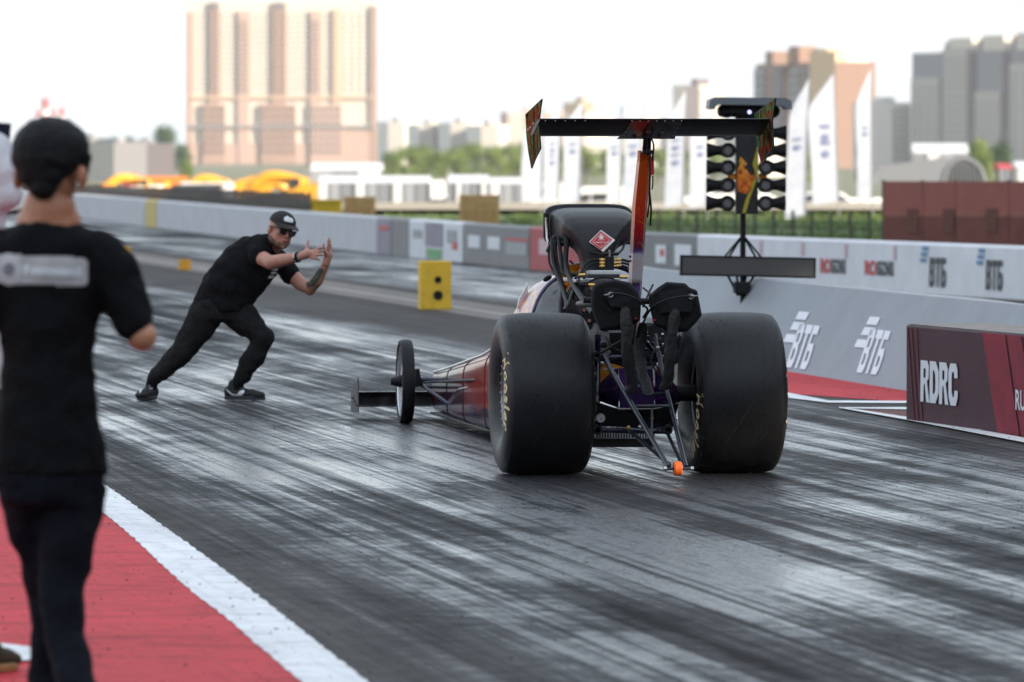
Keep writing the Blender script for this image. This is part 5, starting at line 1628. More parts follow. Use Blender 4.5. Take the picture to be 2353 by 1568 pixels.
# ================================================================== people
from mathutils.bvhtree import BVHTree
class Org:
    """collects rounded solids that are fused into one continuous surface"""
    def __init__(s): s.mb = MB()
    def limb(s, pts, rs, n=14):
        pts = [Vector(p) for p in pts]
        s.mb.tube(pts, rs, n)
        for p, r_ in zip(pts, rs):
            s.mb.ball(p, r_ * 0.995, n, 10)
        return s
    def ell(s, c, r, rot=None, n=20, m=14):
        k = len(s.mb.v)
        s.mb.ball((0, 0, 0), tuple(r), n, m)
        rot = rot or Matrix.Identity(3)
        for i in range(k, len(s.mb.v)):
            s.mb.v[i] = tuple(rot @ Vector(s.mb.v[i]) + Vector(c))
        return s
    def loft(s, secs, n=24):
        """secs: (centre, axis a, half a, axis b, half b)"""
        out = []
        for c, a, ha, b_, hb in secs:
            a, b_ = Vector(a).normalized(), Vector(b_).normalized()
            out.append([Vector(c) + a * ha * math.cos(2 * math.pi * k / n) + b_ * hb * math.sin(2 * math.pi * k / n) for k in range(n)])
        s.mb.loft(out)
        return s
    def box(s, c, size, rot=None):
        s.mb.box(c, size, rot); return s
    def build(s, name, material, parent, origin, voxel=0.008, smooth=6, disp=0.0, dscale=0.12, factor=0.5):
        me = bpy.data.meshes.new(name)
        me.from_pydata([tuple(Vector(v) - origin) for v in s.mb.v], [], s.mb.f)
        bm = bmesh.new(); bm.from_mesh(me); bmesh.ops.recalc_face_normals(bm, faces=bm.faces); bm.to_mesh(me); bm.free()
        tmp = bpy.data.objects.new('tmp', me); COL.objects.link(tmp)
        rm = tmp.modifiers.new('r', 'REMESH'); rm.mode = 'VOXEL'; rm.voxel_size = voxel; rm.adaptivity = 0
        sm = tmp.modifiers.new('s', 'SMOOTH'); sm.factor = factor; sm.iterations = smooth
        if disp:
            tx = bpy.data.textures.new('folds', 'CLOUDS'); tx.noise_scale = dscale; tx.noise_depth = 2
            dm = tmp.modifiers.new('d', 'DISPLACE'); dm.texture = tx; dm.strength = disp; dm.mid_level = 0.5
            dm.texture_coords = 'LOCAL'
            s2 = tmp.modifiers.new('s2', 'SMOOTH'); s2.factor = 0.5; s2.iterations = 2
        dg = bpy.context.evaluated_depsgraph_get()
        res = bpy.data.meshes.new_from_object(tmp.evaluated_get(dg))
        bpy.data.objects.remove(tmp); bpy.data.meshes.remove(me)
        res.name = name
        res.polygons.foreach_set('use_smooth', [True] * len(res.polygons))
        res.materials.clear()
        return link(name, res, material, parent)
def inside(pt, poly):
    x_, y_ = pt; r_ = False; n = len(poly)
    for i in range(n):
        x1, y1 = poly[i]; x2, y2 = poly[i - 1]
        if (y1 > y_) != (y2 > y_) and x_ < (x2 - x1) * (y_ - y1) / (y2 - y1) + x1:
            r_ = not r_
    return r_
def decal(name, polys, target, material, parent, step=2.0, off=0.002):
    """print laid on the surface of target: outlines are given where they are seen, the sheet follows the surface"""
    dep = target.data
    org = target.parent.location if target.parent else Vector()
    bv = BVHTree.FromPolygons([v.co + org for v in dep.vertices], [tuple(p.vertices) for p in dep.polygons])
    mb = MB(); cache = {}
    def hit(u, v):
        k = (round(u, 2), round(v, 2))
        if k not in cache:
            d = Vector(((u - UC) / FPX, 1, -(v - HZ) / FPX)).normalized()
            loc, nrm, idx, dist = bv.ray_cast(Vector((0, 0, CH)), d)
            if loc is None: cache[k] = None
            else:
                if nrm.dot(d) > 0: nrm = -nrm
                mb.v.append(tuple(loc + nrm * off - org)); cache[k] = len(mb.v) - 1
        return cache[k]
    for poly in polys:
        u0 = min(p[0] for p in poly); u1 = max(p[0] for p in poly)
        v0 = min(p[1] for p in poly); v1 = max(p[1] for p in poly)
        nu = max(1, int((u1 - u0) / step)); nv = max(1, int((v1 - v0) / step))
        for i in range(nu):
            for j in range(nv):
                uu = [u0 + (u1 - u0) * (i + a_) / nu for a_ in (0, 1)]
                vv = [v0 + (v1 - v0) * (j + a_) / nv for a_ in (0, 1)]
                if not inside(((uu[0] + uu[1]) / 2, (vv[0] + vv[1]) / 2), poly): continue
                q = [hit(uu[0], vv[1]), hit(uu[1], vv[1]), hit(uu[1], vv[0]), hit(uu[0], vv[0])]
                if None in q: continue
                mb.f.append(tuple(q))
    if not mb.f: return None
    return mb.build(name, material, parent, ang=80, fix=False)
def skin_mat(name, col, red):
    m, t, b = new_mat(name)
    tc = t.nodes.new('ShaderNodeTexCoord'); n1 = noise(t, tc.outputs['Object'], 14, 4, 0.6)
    r = ramp(t, n1.outputs[0], [(0.3, col), (0.7, red)]); t.links.new(r.outputs[0], b.inputs['Base Color'])
    b.inputs['Roughness'].default_value = 0.5
    b.inputs['Subsurface Weight'].default_value = 0.15
    b.inputs['Subsurface Radius'].default_value = (0.02, 0.008, 0.004)
    return m
skin_mat('skin_pale', (0.50, 0.27, 0.20), (0.46, 0.20, 0.14))
skin_mat('skin_tan', (0.52, 0.24, 0.14), (0.46, 0.17, 0.09))
def cloth(name, col, rough=0.85, sc=260):
    m, t, b = new_mat(name)
    tc = t.nodes.new('ShaderNodeTexCoord')
    n1 = noise(t, tc.outputs['Object'], 5, 5, 0.6); n2 = noise(t, tc.outputs['Object'], sc, 2, 0.5); n3 = noise(t, tc.outputs['Object'], 16, 4, 0.6, 0.6)
    r = ramp(t, n1.outputs[0], [(0.3, [k * 0.8 for k in col]), (0.7, [k * 1.25 for k in col])]); t.links.new(r.outputs[0], b.inputs['Base Color'])
    b.inputs['Roughness'].default_value = rough; b.inputs['Specular IOR Level'].default_value = 0.12
    h = math_n(t, 'ADD', math_n(t, 'MULTIPLY', n2.outputs[0], 0.0006), math_n(t, 'MULTIPLY', n3.outputs[0], 0.015))
    bump(t, b, h, 0.8, 1.0)
    return m
cloth('black_cotton', (0.0062, 0.0062, 0.0072)); cloth('black_twill', (0.015, 0.0145, 0.0148)); cloth('dark_denim', (0.006, 0.0075, 0.012)); cloth('white_cotton', (0.68, 0.68, 0.72)); cloth('olive_twill', (0.055, 0.05, 0.03))
mat('hair_black', (0.004, 0.004, 0.0045), 0.6, bmp=0.6, bscale=110, spec=0.25)
mat('beard_brown', (0.17, 0.09, 0.062), 0.8)
mat('cap_black', (0.016, 0.014, 0.013), 0.8, bmp=0.2)
mat('shades_black', (0.006, 0.006, 0.007), 0.12)
mat('shoe_black', (0.013, 0.013, 0.015), 0.7, bmp=0.4, bscale=150)
mat('sole_black', (0.02, 0.02, 0.022), 0.6)
mat('print_offwhite', (0.55, 0.53, 0.54), 0.7)
mat('plate_grey', (0.46, 0.44, 0.445), 0.7, var=0.1)
mat('emblem_grey', (0.20, 0.20, 0.23), 0.7, var=0.4, vscale=40)
mat('lip', (0.40, 0.13, 0.11), 0.5)
mat('lace_grey', (0.28, 0.27, 0.29), 0.7)
mat('tan_leather', (0.34, 0.20, 0.07), 0.6, var=0.3, vscale=30)
m, t, b = new_mat('tattoo_ink')
tc = t.nodes.new('ShaderNodeTexCoord'); n1 = noise(t, tc.outputs['Object'], 34, 4, 0.6, 0.8)
r = ramp(t, n1.outputs[0], [(0.34, (0.02, 0.03, 0.03)), (0.46, (0.05, 0.14, 0.08)), (0.55, (0.06, 0.06, 0.06)), (0.66, (0.40, 0.22, 0.16))]); t.links.new(r.outputs[0], b.inputs['Base Color']); b.inputs['Roughness'].default_value = 0.55

def head_parts(org, c, fwd, up, k=1.0):
    """skull, jaw, nose, ears of a head into org; returns the local frame"""
    f = Vector(fwd).normalized(); u_ = Vector(up); u_ = (u_ - f * u_.dot(f)).normalized(); r_ = f.cross(u_)
    M = Matrix((r_, f, u_)).transposed()
    def h(x, y, z): return Vector(c) + M @ Vector((x, y, z)) * k
    org.ell(h(0, -0.012, 0.030), (0.076 * k, 0.096 * k, 0.088 * k), M)
    org.ell(h(0, 0.018, -0.022), (0.066 * k, 0.076 * k, 0.082 * k), M)
    org.ell(h(0, 0.046, -0.074), (0.046 * k, 0.042 * k, 0.034 * k), M)
    org.ell(h(0, 0.070, -0.092), (0.022 * k, 0.020 * k, 0.018 * k), M, 12, 8)
    for s_ in (-1, 1):
        org.ell(h(s_ * 0.046, 0.006, -0.052), (0.026 * k, 0.05 * k, 0.045 * k), M)      # jaw corners
        org.ell(h(s_ * 0.036, 0.062, -0.012), (0.026 * k, 0.026 * k, 0.024 * k), M, 12, 8)   # cheeks
        org.ell(h(s_ * 0.080, -0.010, -0.010), (0.010 * k, 0.020 * k, 0.032 * k), M, 12, 8)  # ears
    org.limb([h(0, 0.092, 0.012), h(0, 0.104, -0.022)], [0.009 * k, 0.013 * k], 10)           # nose
    org.ell(h(0, 0.090, 0.030), (0.05 * k, 0.014 * k, 0.012 * k), M, 12, 8)                  # brow
    org.ell(h(0, 0.088, -0.055), (0.024 * k, 0.010 * k, 0.012 * k), M, 12, 8)                # mouth
    return h, M
def hand(org, wrist, palm_c, tips, knuckles, thumb, r_=0.0095, palm_n=None):
    org.limb([wrist, palm_c], [0.028, 0.034])
    for a_, c_ in zip(knuckles, tips):
        a_, c_ = Vector(a_), Vector(c_)
        mid_ = a_.lerp(c_, 0.5) + Vector((0, -0.006, 0.003))
        org.limb([Vector(palm_c).lerp(a_, 0.55), a_, mid_, c_], [0.016, r_ * 1.15, r_, r_ * 0.85], 10)
    org.limb(thumb, [0.018, 0.0125, 0.0105, 0.009][:len(thumb)], 10)

# ------------------------------------------------ the man waving the car forward
MY = 49.5
def A(u, v, d=0.0): return P(u, v, MY + d)
mo = A(470, 920); mo.z = 0
man = empty('person', mo, 0, 'man in black cap, sunglasses and black clothes leaning with both hands raised', 'person')
sk = Org()
hd, HM = head_parts(sk, A(646, 530, -0.10), (0.46, -0.87, -0.14), (0.24, 0.0, 1.0), 1.12)
sk.limb([A(616, 584, 0), A(634, 556, -0.05)], [0.066, 0.060])
sk.limb([A(592, 566, -0.10), A(600, 592, -0.20), A(622, 604, -0.36), A(650, 598, -0.42), A(686, 591, -0.48)], [0.062, 0.056, 0.053, 0.047, 0.031])
hand(sk, A(686, 591, -0.48), A(708, 583, -0.50), [A(740, 569, -0.49), A(745, 576, -0.51), A(743, 586, -0.52), A(734, 597, -0.52)],
     [A(721, 575, -0.49), A(723, 581, -0.51), A(722, 588, -0.52), A(717, 594, -0.52)], [A(702, 580, -0.50), A(705, 570, -0.48), A(707.5, 561, -0.47), A(708, 553, -0.47)])
sk.limb([A(648, 606, 0.10), A(668, 630, 0.06), A(690, 652, 0.03), A(712, 664, 0.0), A(730, 644, -0.06), A(749, 607, -0.12)], [0.062, 0.056, 0.052, 0.048, 0.044, 0.029])
hand(sk, A(749, 607, -0.12), A(754, 586, -0.12), [A(754, 551, -0.16), A(756, 547, -0.13), A(758, 553, -0.10), A(760, 562, -0.07)],
     [A(754, 571, -0.15), A(755, 570, -0.13), A(757, 571, -0.10), A(759, 575, -0.08)], [A(751, 588, -0.14), A(746, 578, -0.18), A(744, 569, -0.19), A(743.5, 561, -0.19)])
body = sk.build('body', MATS['skin_pale'], man, mo, 0.0062, 3)
# t-shirt: a loft along the bent spine plus sleeves
sp = [((512, 702), 68, 0.150), ((520, 676), 66, 0.160), ((545, 640), 66, 0.165), ((575, 606), 64, 0.165), ((602, 580), 56, 0.16), ((618, 566), 40, 0.12)]
sh = Org(); secs = []
ax_s = Vector((math.cos(R(43)), 0, math.sin(R(43))))       # spine direction in the picture plane
for i, ((u, v), hw, hb) in enumerate(sp):
    ang = R(8 + 30 * min(1, i / 2.0))
    a_ = Vector((math.cos(ang), 0, -math.sin(ang)))
    secs.append((A(u, v), a_, hw / 317.0, Vector((0, 1, 0)), hb))
sh.loft(secs)
sh.loft([(A(527, 716, -0.02), (1, 0, -0.05), 0.13, (0, 1, 0), 0.15), (A(524, 690, -0.01), (1, 0, -0.1), 0.17, (0, 1, 0), 0.16), (A(535, 665), (1, 0, -0.3), 0.19, (0, 1, 0), 0.155)])
sh.ell(A(520, 660, -0.05), (0.17, 0.13, 0.13))
sh.limb([A(612, 566, 0.0), A(594, 566, -0.09), A(594, 586, -0.18)], [0.085, 0.092, 0.085])
sh.limb([A(616, 590, 0.06), A(650, 608, 0.10), A(667, 628, 0.07)], [0.105, 0.082, 0.078])
shirt = sh.build('t_shirt', MATS['black_cotton'], man, mo, 0.010, 7, 0.034, 0.11)
tr = Org()
tr.loft([(A(505, 682), (1, 0, -0.1), 0.185, (0, 1, 0), 0.135), (A(506, 705), (1, 0, -0.1), 0.20, (0, 1, 0), 0.15), (A(508, 735), (1, 0, -0.1), 0.17, (0, 1, 0), 0.14)])
tr.limb([A(478, 712, 0.0), A(455, 752, 0.0), A(425, 800, 0.0), A(392, 836, 0.0), A(357, 868, 0.0)], [0.128, 0.118, 0.092, 0.078, 0.060])
tr.limb([A(540, 712, 0.0), A(568, 742, -0.04), A(602, 776, -0.08), A(585, 820, -0.05), A(556, 862, 0.0)], [0.128, 0.112, 0.090, 0.080, 0.064])
tr.ell(A(352, 876), (0.055, 0.055, 0.04)); tr.ell(A(550, 876), (0.052, 0.055, 0.04))
trousers = tr.build('trousers', MATS['black_twill'], man, mo, 0.010, 5, 0.036, 0.09)
so = Org(); so.limb([A(352, 872), A(346, 893)], [0.045, 0.042]); so.build('sock', MATS['black_cotton'], man, mo, 0.008, 3)
so = Org(); so.limb([A(549, 872), A(546, 893)], [0.045, 0.042]); so.build('sock', MATS['black_cotton'], man, mo, 0.008, 3)
def shoe(parent, org, heel, toe, k=1.0, m='shoe_black', sole='sole_black'):
    heel, toe = Vector(heel), Vector(toe); heel.z = toe.z = 0
    d = (toe - heel); ln = d.length; d.normalize(); q = Vector((d.y, -d.x, 0))
    def at(x, y, z): return heel + d * x * ln + q * y + Vector((0, 0, z))
    M = Matrix((q, d, Vector((0, 0, 1)))).transposed()
    up_ = Org()
    up_.ell(at(0.16, 0, 0.062), (0.038, 0.052, 0.050), M); up_.ell(at(0.30, 0, 0.070), (0.040, 0.07, 0.050), M)
    up_.ell(at(0.55, 0, 0.052), (0.046, 0.10, 0.036), M); up_.ell(at(0.80, 0, 0.042), (0.046, 0.062, 0.030), M)
    up_.limb([at(0.20, 0, 0.06), at(0.22, 0, 0.115)], [0.040, 0.038])
    u_ = up_.build('shoe', MATS[m], parent, org, 0.006, 4)
    pts = []
    for kk in range(24):
        a_ = 2 * math.pi * kk / 24
        x_ = 0.5 + 0.5 * math.cos(a_)
        wd = 0.044 + 0.008 * math.sin((x_ - 0.2) * 4)
        pts.append(at(x_, wd * math.sin(a_) * (1 if abs(math.cos(a_)) < 0.75 else 1.1), 0.004) - org)
    s_ = MB().prism(pts, (0, 0, 0.030)).build('sole', MATS[sole], u_, bevel=0.006)
    return u_
sr = shoe(man, mo, A(515, 920, 0.03), A(610, 920, -0.06))
sl_ = shoe(man, mo, A(358, 920, 0.06), A(318, 924, -0.14))
decal('swoosh', [[(520, 894), (526, 899), (534, 905), (545, 906), (552, 899), (560, 896), (562, 901), (556, 909), (545, 911), (532, 908), (524, 901)]], sr, MATS['print_white'], man, 1.0)
decal('swoosh', [[(322, 890), (327, 886), (327, 895), (321, 906)]], sl_, MATS['print_white'], man, 1.0)
decal('laces', [[(340, 882), (350, 880), (352, 886), (342, 889)], [(342, 891), (352, 890), (350, 895), (343, 896)]], sl_, MATS['lace_grey'], man, 1.0)
decal('laces', [[(562, 888), (572, 892), (578, 897), (566, 894)]], sr, MATS['lace_grey'], man, 1.0)
# cap
cp = Org()
cp.ell(hd(0, -0.008, 0.052), (0.095, 0.115, 0.085), HM)
cap = cp.build('cap', MATS['cap_black'], man, mo, 0.006, 3)
# cut the cap below the brow line
bm = bmesh.new(); bm.from_mesh(cap.data)
bmesh.ops.bisect_plane(bm, geom=bm.verts[:] + bm.edges[:] + bm.faces[:], plane_co=hd(0, 0, 0.044) - mo, plane_no=HM @ Vector((0, -0.12, -1)), clear_outer=True)
bm.to_mesh(cap.data); bm.free()
mb = MB(); brim = []
for k in range(13):
    a_ = math.pi * (k / 12 - 0.5) * 1.15
    brim.append((math.sin(a_), math.cos(a_)))
top_ = [hd(0.080 * s_, 0.062 + 0.105 * c_, 0.050 - 0.016 * s_ * s_ - 0.018 * c_) - mo for s_, c_ in brim]
inn_ = [hd(0.078 * s_, 0.040 + 0.055 * c_, 0.052 - 0.004 * s_ * s_) - mo for s_, c_ in brim]
dn_ = HM @ Vector((0, 0, -0.004))
mb.loft([inn_, top_, [p + dn_ for p in top_], [p + dn_ for p in inn_]], caps=False, closed=False)
mb.build('cap_brim', MATS['cap_black'], cap, ang=60)
decal('cap_logo', [[(654, 499), (661, 497), (664, 500), (671, 502), (674, 508), (672, 512), (664, 511), (655, 509), (652, 505)]], cap, MATS['print_white'], man, 0.8)
# beard shading, mouth, sunglasses
bd2 = Org()
bd2.ell(hd(0, 0.045, -0.080), (0.055, 0.050, 0.040), HM)
for s_ in (-1, 1): bd2.ell(hd(s_ * 0.046, 0.004, -0.058), (0.031, 0.056, 0.047), HM)
beard = bd2.build('beard', MATS['beard_brown'], man, mo, 0.006, 2)
mb = MB(); mb.tube([hd(-0.020, 0.094, -0.056) - mo, hd(0, 0.102, -0.054) - mo, hd(0.020, 0.094, -0.056) - mo], [0.003, 0.005, 0.003], 8); mb.build('mouth', MATS['lip'], man)
gl = MB()
for s_ in (-1, 1):
    gl.prism([hd(s_ * x_, 0.100 - 0.25 * abs(x_) * 0.5, z_) - mo for x_, z_ in ((0.010, 0.018), (0.014, -0.012), (0.030, -0.020), (0.054, -0.014), (0.062, 0.010), (0.060, 0.022))], (HM @ Vector((0, 0.008, 0))))
    gl.tube([hd(s_ * 0.060, 0.090, 0.016) - mo, hd(s_ * 0.080, 0.06, 0.016) - mo, hd(s_ * 0.083, -0.02, 0.010) - mo], 0.006, 6)
gl.tube([hd(-0.012, 0.104, 0.014) - mo, hd(0.012, 0.104, 0.014) - mo], 0.004, 6)
gl.build('sunglasses', MATS['shades_black'], man)
# wrist bands, tattoo, chest print
def band(c, d, r_, w_, m, name):
    d = Vector(d).normalized(); o1 = d.orthogonal().normalized(); o2 = d.cross(o1)
    mb = MB(); mb.tube([c - mo + (o1 * math.cos(a_) + o2 * math.sin(a_)) * r_ for a_ in [2 * math.pi * k / 20 for k in range(20)]], w_, 8, closed=True)
    return mb.build(name, MATS[m], man)
dd = A(686, 591, -0.48) - A(650, 598, -0.42)
band(A(686, 591, -0.48), dd, 0.034, 0.006, 'satin_black', 'wrist_band')
band(A(680, 592, -0.47), dd, 0.035, 0.005, 'steel', 'watch')
band(A(683, 591.5, -0.475), dd, 0.0345, 0.005, 'satin_black', 'wrist_band')
decal('tattoo', [[(703, 652), (712, 630), (726, 618), (738, 617), (744, 622), (732, 645), (722, 658), (708, 662)]], body, MATS['tattoo_ink'], man, 1.2, 0.001)
decal('tattoo', [[(744, 608), (755, 611), (753, 614), (743, 611)]], body, MATS['tattoo_ink'], man, 1.0, 0.001)
decal('chest_print', [[(628, 617), (640, 617), (637, 622), (626, 622)], [(624, 625), (636, 625), (633, 630), (622, 630)], [(618, 634), (631, 634), (628, 639), (616, 640)]], shirt, MATS['print_offwhite'], man, 1.0)

# ------------------------------------------------ the person seen from behind at the left
FY = 21.0
def B(u, v, d=0.0): return P(u, v, FY + d)
fo = B(120, 1690); fo.z = 0
fp = empty('person', fo, 0, 'dark haired person in black t-shirt and dark jeans seen from behind', 'person')
sk = Org()
h2, H2 = head_parts(sk, B(118, 380, 0.0), (0.42, 0.90, -0.04), (0.0, 0.02, 1), 1.06)
sk.limb([B(112, 525, 0.02), B(113, 485, 0.0), B(116, 450, 0.0), B(118, 410, 0.0)], [0.105, 0.084, 0.068, 0.066])
sk.limb([B(280, 660, -0.02), B(312, 730, -0.05), B(328, 775, -0.06), B(322, 770, 0.10), B(300, 740, 0.22)], [0.030, 0.038, 0.044, 0.045, 0.034])
sk.limb([B(300, 740, 0.22), B(292, 730, 0.29)], [0.03, 0.036])
for k in range(4):
    sk.limb([B(292, 726 + 8 * k, 0.28), B(280, 722 + 8 * k, 0.34), B(268, 724 + 8 * k, 0.35)], [0.012, 0.0095, 0.008], 8)
sk.limb([B(296, 722, 0.26), B(284, 708, 0.31)], [0.013, 0.009], 8)
for s_ in (-1, 1): sk.ell(h2(s_ * 0.106, -0.006, -0.036), (0.014, 0.026, 0.040), H2, 12, 8)
fbody = sk.build('body', MATS['skin_tan'], fp, fo, 0.007, 4)
hr = Org()
hr.ell(h2(0, -0.006, 0.048), (0.120, 0.128, 0.100), H2); hr.ell(h2(0.0, -0.030, 0.020), (0.114, 0.104, 0.080), H2)
hr.ell(h2(0.0, -0.062, -0.022), (0.086, 0.056, 0.060), H2); hr.ell(h2(0.012, -0.070, -0.062), (0.050, 0.040, 0.046), H2)
for s_ in (-1, 1): hr.limb([h2(s_ * 0.100, 0.020, 0.02), h2(s_ * 0.092, 0.030, -0.040)], [0.024, 0.010])
hr.build('hair', MATS['hair_black'], fp, fo, 0.007, 4, 0.010, 0.03)
sh = Org()
cu = 112
def S(v, hl, hr_, hb, d=0.0):
    c_ = B(cu + (hr_ - hl) / 2, v, d)
    return (c_, (1, 0, 0), (hl + hr_) / 2 / 747.0, (0, 1, 0), hb)
sh.loft([S(508, 62, 62, 0.082), S(530, 95, 98, 0.10), S(560, 132, 142, 0.115), S(620, 140, 148, 0.13), S(700, 124, 122, 0.13), S(800, 112, 106, 0.125), S(900, 114, 108, 0.125), S(1000, 124, 124, 0.13), S(1092, 130, 138, 0.138)])
sh.limb([B(225, 592, 0.0), B(268, 640, -0.01), B(296, 712, -0.035), B(302, 738, -0.045)], [0.090, 0.084, 0.072, 0.067])
sh.limb([B(0, 592, 0.0), B(-40, 640, 0.0), B(-66, 730, 0.0)], [0.088, 0.085, 0.08])
fshirt = sh.build('t_shirt', MATS['black_cotton'], fp, fo, 0.011, 8, 0.030, 0.10)
jn = Org()
jn.loft([(B(112, 1040), (1, 0, 0), 0.165, (0, 1, 0), 0.125), (B(112, 1100), (1, 0, 0), 0.17, (0, 1, 0), 0.13), (B(112, 1160), (1, 0, 0), 0.155, (0, 1, 0), 0.12)])
jn.limb([B(172, 1120, 0.02), B(158, 1230, 0.0), B(146, 1350, -0.02), B(150, 1470, -0.08), B(186, 1620, -0.22)], [0.098, 0.090, 0.072, 0.064, 0.068])
jn.limb([B(66, 1120, 0.02), B(88, 1230, 0.08), B(122, 1360, 0.12), B(118, 1480, 0.10), B(108, 1650, 0.08)], [0.098, 0.090, 0.076, 0.066, 0.066])
jn.build('jeans', MATS['dark_denim'], fp, fo, 0.011, 6, 0.035, 0.10)
shoe(fp, fo, B(186, 1690, -0.34), B(190, 1690, -0.06)); shoe(fp, fo, B(106, 1690, 0.0), B(100, 1690, 0.28))
# plate printed across the shoulders
def rrect(u0, v0, u1, v1, r_, n=5):
    pts = []
    for cx, cy, a0 in ((u1 - r_, v0 + r_, -90), (u1 - r_, v1 - r_, 0), (u0 + r_, v1 - r_, 90), (u0 + r_, v0 + r_, 180)):
        for k in range(n + 1):
            a_ = R(a0 + 90 * k / n); pts.append((cx + r_ * math.cos(a_), cy + r_ * math.sin(a_)))
    return pts
def skew(p): return [(u, v + (u - 100) * 0.035) for u, v in p]
decal('back_print', [skew(rrect(-22, 589, 201, 655, 17))], fshirt, MATS['plate_grey'], fp, 4.0, 0.003)
decal('back_print_emblem', [skew([(22 + 31 * math.cos(2 * math.pi * k / 20), 622 + 36 * math.sin(2 * math.pi * k / 20)) for k in range(20)])], fshirt, MATS['print_offwhite'], fp, 3.0, 0.005)
decal('back_print_emblem', [skew([(22 + 13 * math.cos(2 * math.pi * k / 16), 622 + 14 * math.sin(2 * math.pi * k / 16)) for k in range(16)])], fshirt, MATS['emblem_grey'], fp, 2.0, 0.007)
decal('back_print_border', [skew(rrect(50, 594, 197, 599, 2)), skew(rrect(50, 646, 197, 651, 2)), skew(rrect(190, 600, 197, 648, 3))], fshirt, MATS['print_offwhite'], fp, 2.5, 0.005)
lets = []
for k, u in enumerate((58, 74, 86, 97, 108, 119, 130, 141, 152, 164, 177)):
    hgt = 24 if k in (0, 10) else 17
    lets += [skew([(u, 634 - hgt), (u + 4.2, 634 - hgt), (u + 3.2, 634), (u - 1, 634)]), skew([(u + 6, 634 - hgt), (u + 9.4, 634 - hgt), (u + 8, 634), (u + 4.8, 634)])]
decal('back_print_lettering', lets, fshirt, MATS['print_white'], fp, 1.6, 0.006)

# ------------------------------------------------ the person in white at the left edge, filming
WY = 23.6
def W_(u, v, d=0.0): return P(u, v, WY + d)
wo = W_(-90, 1546); wo.z = 0
wp = empty('person', wo, 0, 'person in white shirt holding up a phone at the left edge', 'person')
sk = Org()
h3, H3 = head_parts(sk, W_(-82, 205, 0.0), (0.25, 0.95, 0.0), (0, 0, 1), 1.05)
sk.limb([W_(-88, 340, 0), W_(-84, 250, 0)], [0.075, 0.066])
sk.limb([W_(8, 430, 0.02), W_(2, 372, 0.12), W_(-6, 330, 0.18)], [0.022, 0.030, 0.030])
sk.ell(W_(-8, 316, 0.20), (0.036, 0.028, 0.045))
for k in range(4):
    sk.limb([W_(-14, 302 + 9 * k, 0.19), W_(4, 299 + 9 * k, 0.17), W_(12, 301 + 9 * k, 0.19)], [0.011, 0.0095, 0.008], 8)
sk.limb([W_(-14, 318, 0.18), W_(-4, 322, 0.16), W_(6, 322, 0.17)], [0.014, 0.011, 0.009], 8)
sk.build('body', MATS['skin_tan'], wp, wo, 0.007, 3)
hr = Org(); hr.ell(h3(0, -0.015, 0.040), (0.100, 0.115, 0.100), H3); hr.ell(h3(0, -0.05, -0.01), (0.08, 0.07, 0.07), H3)
hr.build('hair', MATS['hair_black'], wp, wo, 0.008, 4)
sh = Org()
def S3(v, hw, hb): return (W_(-95, v), (1, 0, 0), hw / 665.0, (0, 1, 0), hb)
sh.loft([S3(322, 60, 0.08), S3(345, 105, 0.11), S3(420, 118, 0.125), S3(560, 105, 0.125), S3(700, 100, 0.12), S3(830, 108, 0.13), S3(900, 108, 0.13)])
sh.limb([W_(-20, 352, 0.0), W_(0, 395, -0.02), W_(14, 448, -0.03), W_(8, 420, 0.05)], [0.078, 0.070, 0.060, 0.055])
sh.limb([W_(-180, 372, 0), W_(-205, 480, 0)], [0.085, 0.08])
sh.build('shirt', MATS['white_cotton'], wp, wo, 0.012, 6, 0.02, 0.1)
tr = Org()
tr.loft([S3(880, 104, 0.125), S3(930, 106, 0.13), S3(980, 95, 0.12)])
tr.limb([W_(-60, 940), W_(-66, 1220, 0.02), W_(-52, 1490, 0.0)], [0.095, 0.072, 0.062]); tr.limb([W_(-130, 940), W_(-134, 1220), W_(-132, 1490)], [0.095, 0.072, 0.062])
tr.build('trousers', MATS['olive_twill'], wp, wo, 0.012, 5, 0.03, 0.1)
shoe(wp, wo, W_(-48, 1546, -0.12), W_(34, 1546, 0.10), 1, 'olive_twill', 'tan_leather')
shoe(wp, wo, W_(-134, 1546, -0.1), W_(-130, 1546, 0.20), 1, 'olive_twill', 'tan_leather')
# phone, a thing of its own
mb = MB(); mb.box((0, 0, 0), (0.074, 0.010, 0.076)); ph = mb.build('phone', mat('phone_black', (0.008, 0.009, 0.012), 0.2), None, bevel=0.006)
ph.location = W_(0, 307, 0.15); ph.rotation_euler = (R(-6), R(4), R(-8))
tag(ph, 'black phone held up by the person in white', 'phone')
mb = MB(); mb.box((0, -0.0056, 0), (0.066, 0.001, 0.068)); mb.build('screen', mat('phone_screen', (0.015, 0.025, 0.05), 0.12), ph)
# ================================================================== behind the far barrier
# ---- grass bank and sandy road
m, t, b = new_mat('grass_soil')
tc = t.nodes.new('ShaderNodeTexCoord'); n1 = noise(t, tc.outputs['Object'], 0.5, 5, 0.65); n2 = noise(t, tc.outputs['Object'], 6, 4, 0.65)
r = ramp(t, n1.outputs[0], [(0.3, (0.055, 0.10, 0.018)), (0.55, (0.10, 0.15, 0.03)), (0.72, (0.16, 0.16, 0.06))])
r2 = ramp(t, n2.outputs[0], [(0.3, (0.6, 0.6, 0.6)), (0.7, (1.2, 1.2, 1.2))])
t.links.new(mixc(t, 1.0, r.outputs[0], r2.outputs[0], 'MULTIPLY'), b.inputs['Base Color']); b.inputs['Roughness'].default_value = 0.95
mat('sand_road', (0.34, 0.29, 0.21), 0.95, var=0.2, vscale=0.3)
mb = MB(); xs2 = [i * 3 - 60 for i in range(41)]; ys2 = [116 + i * 4 for i in range(20)]
for yy in ys2:
    for xx in xs2:
        mb.v.append((xx, yy, 0.02 + 0.10 * noise1(xx * 0.4 + yy * 0.23) * (1 if yy > 122 else 0)))
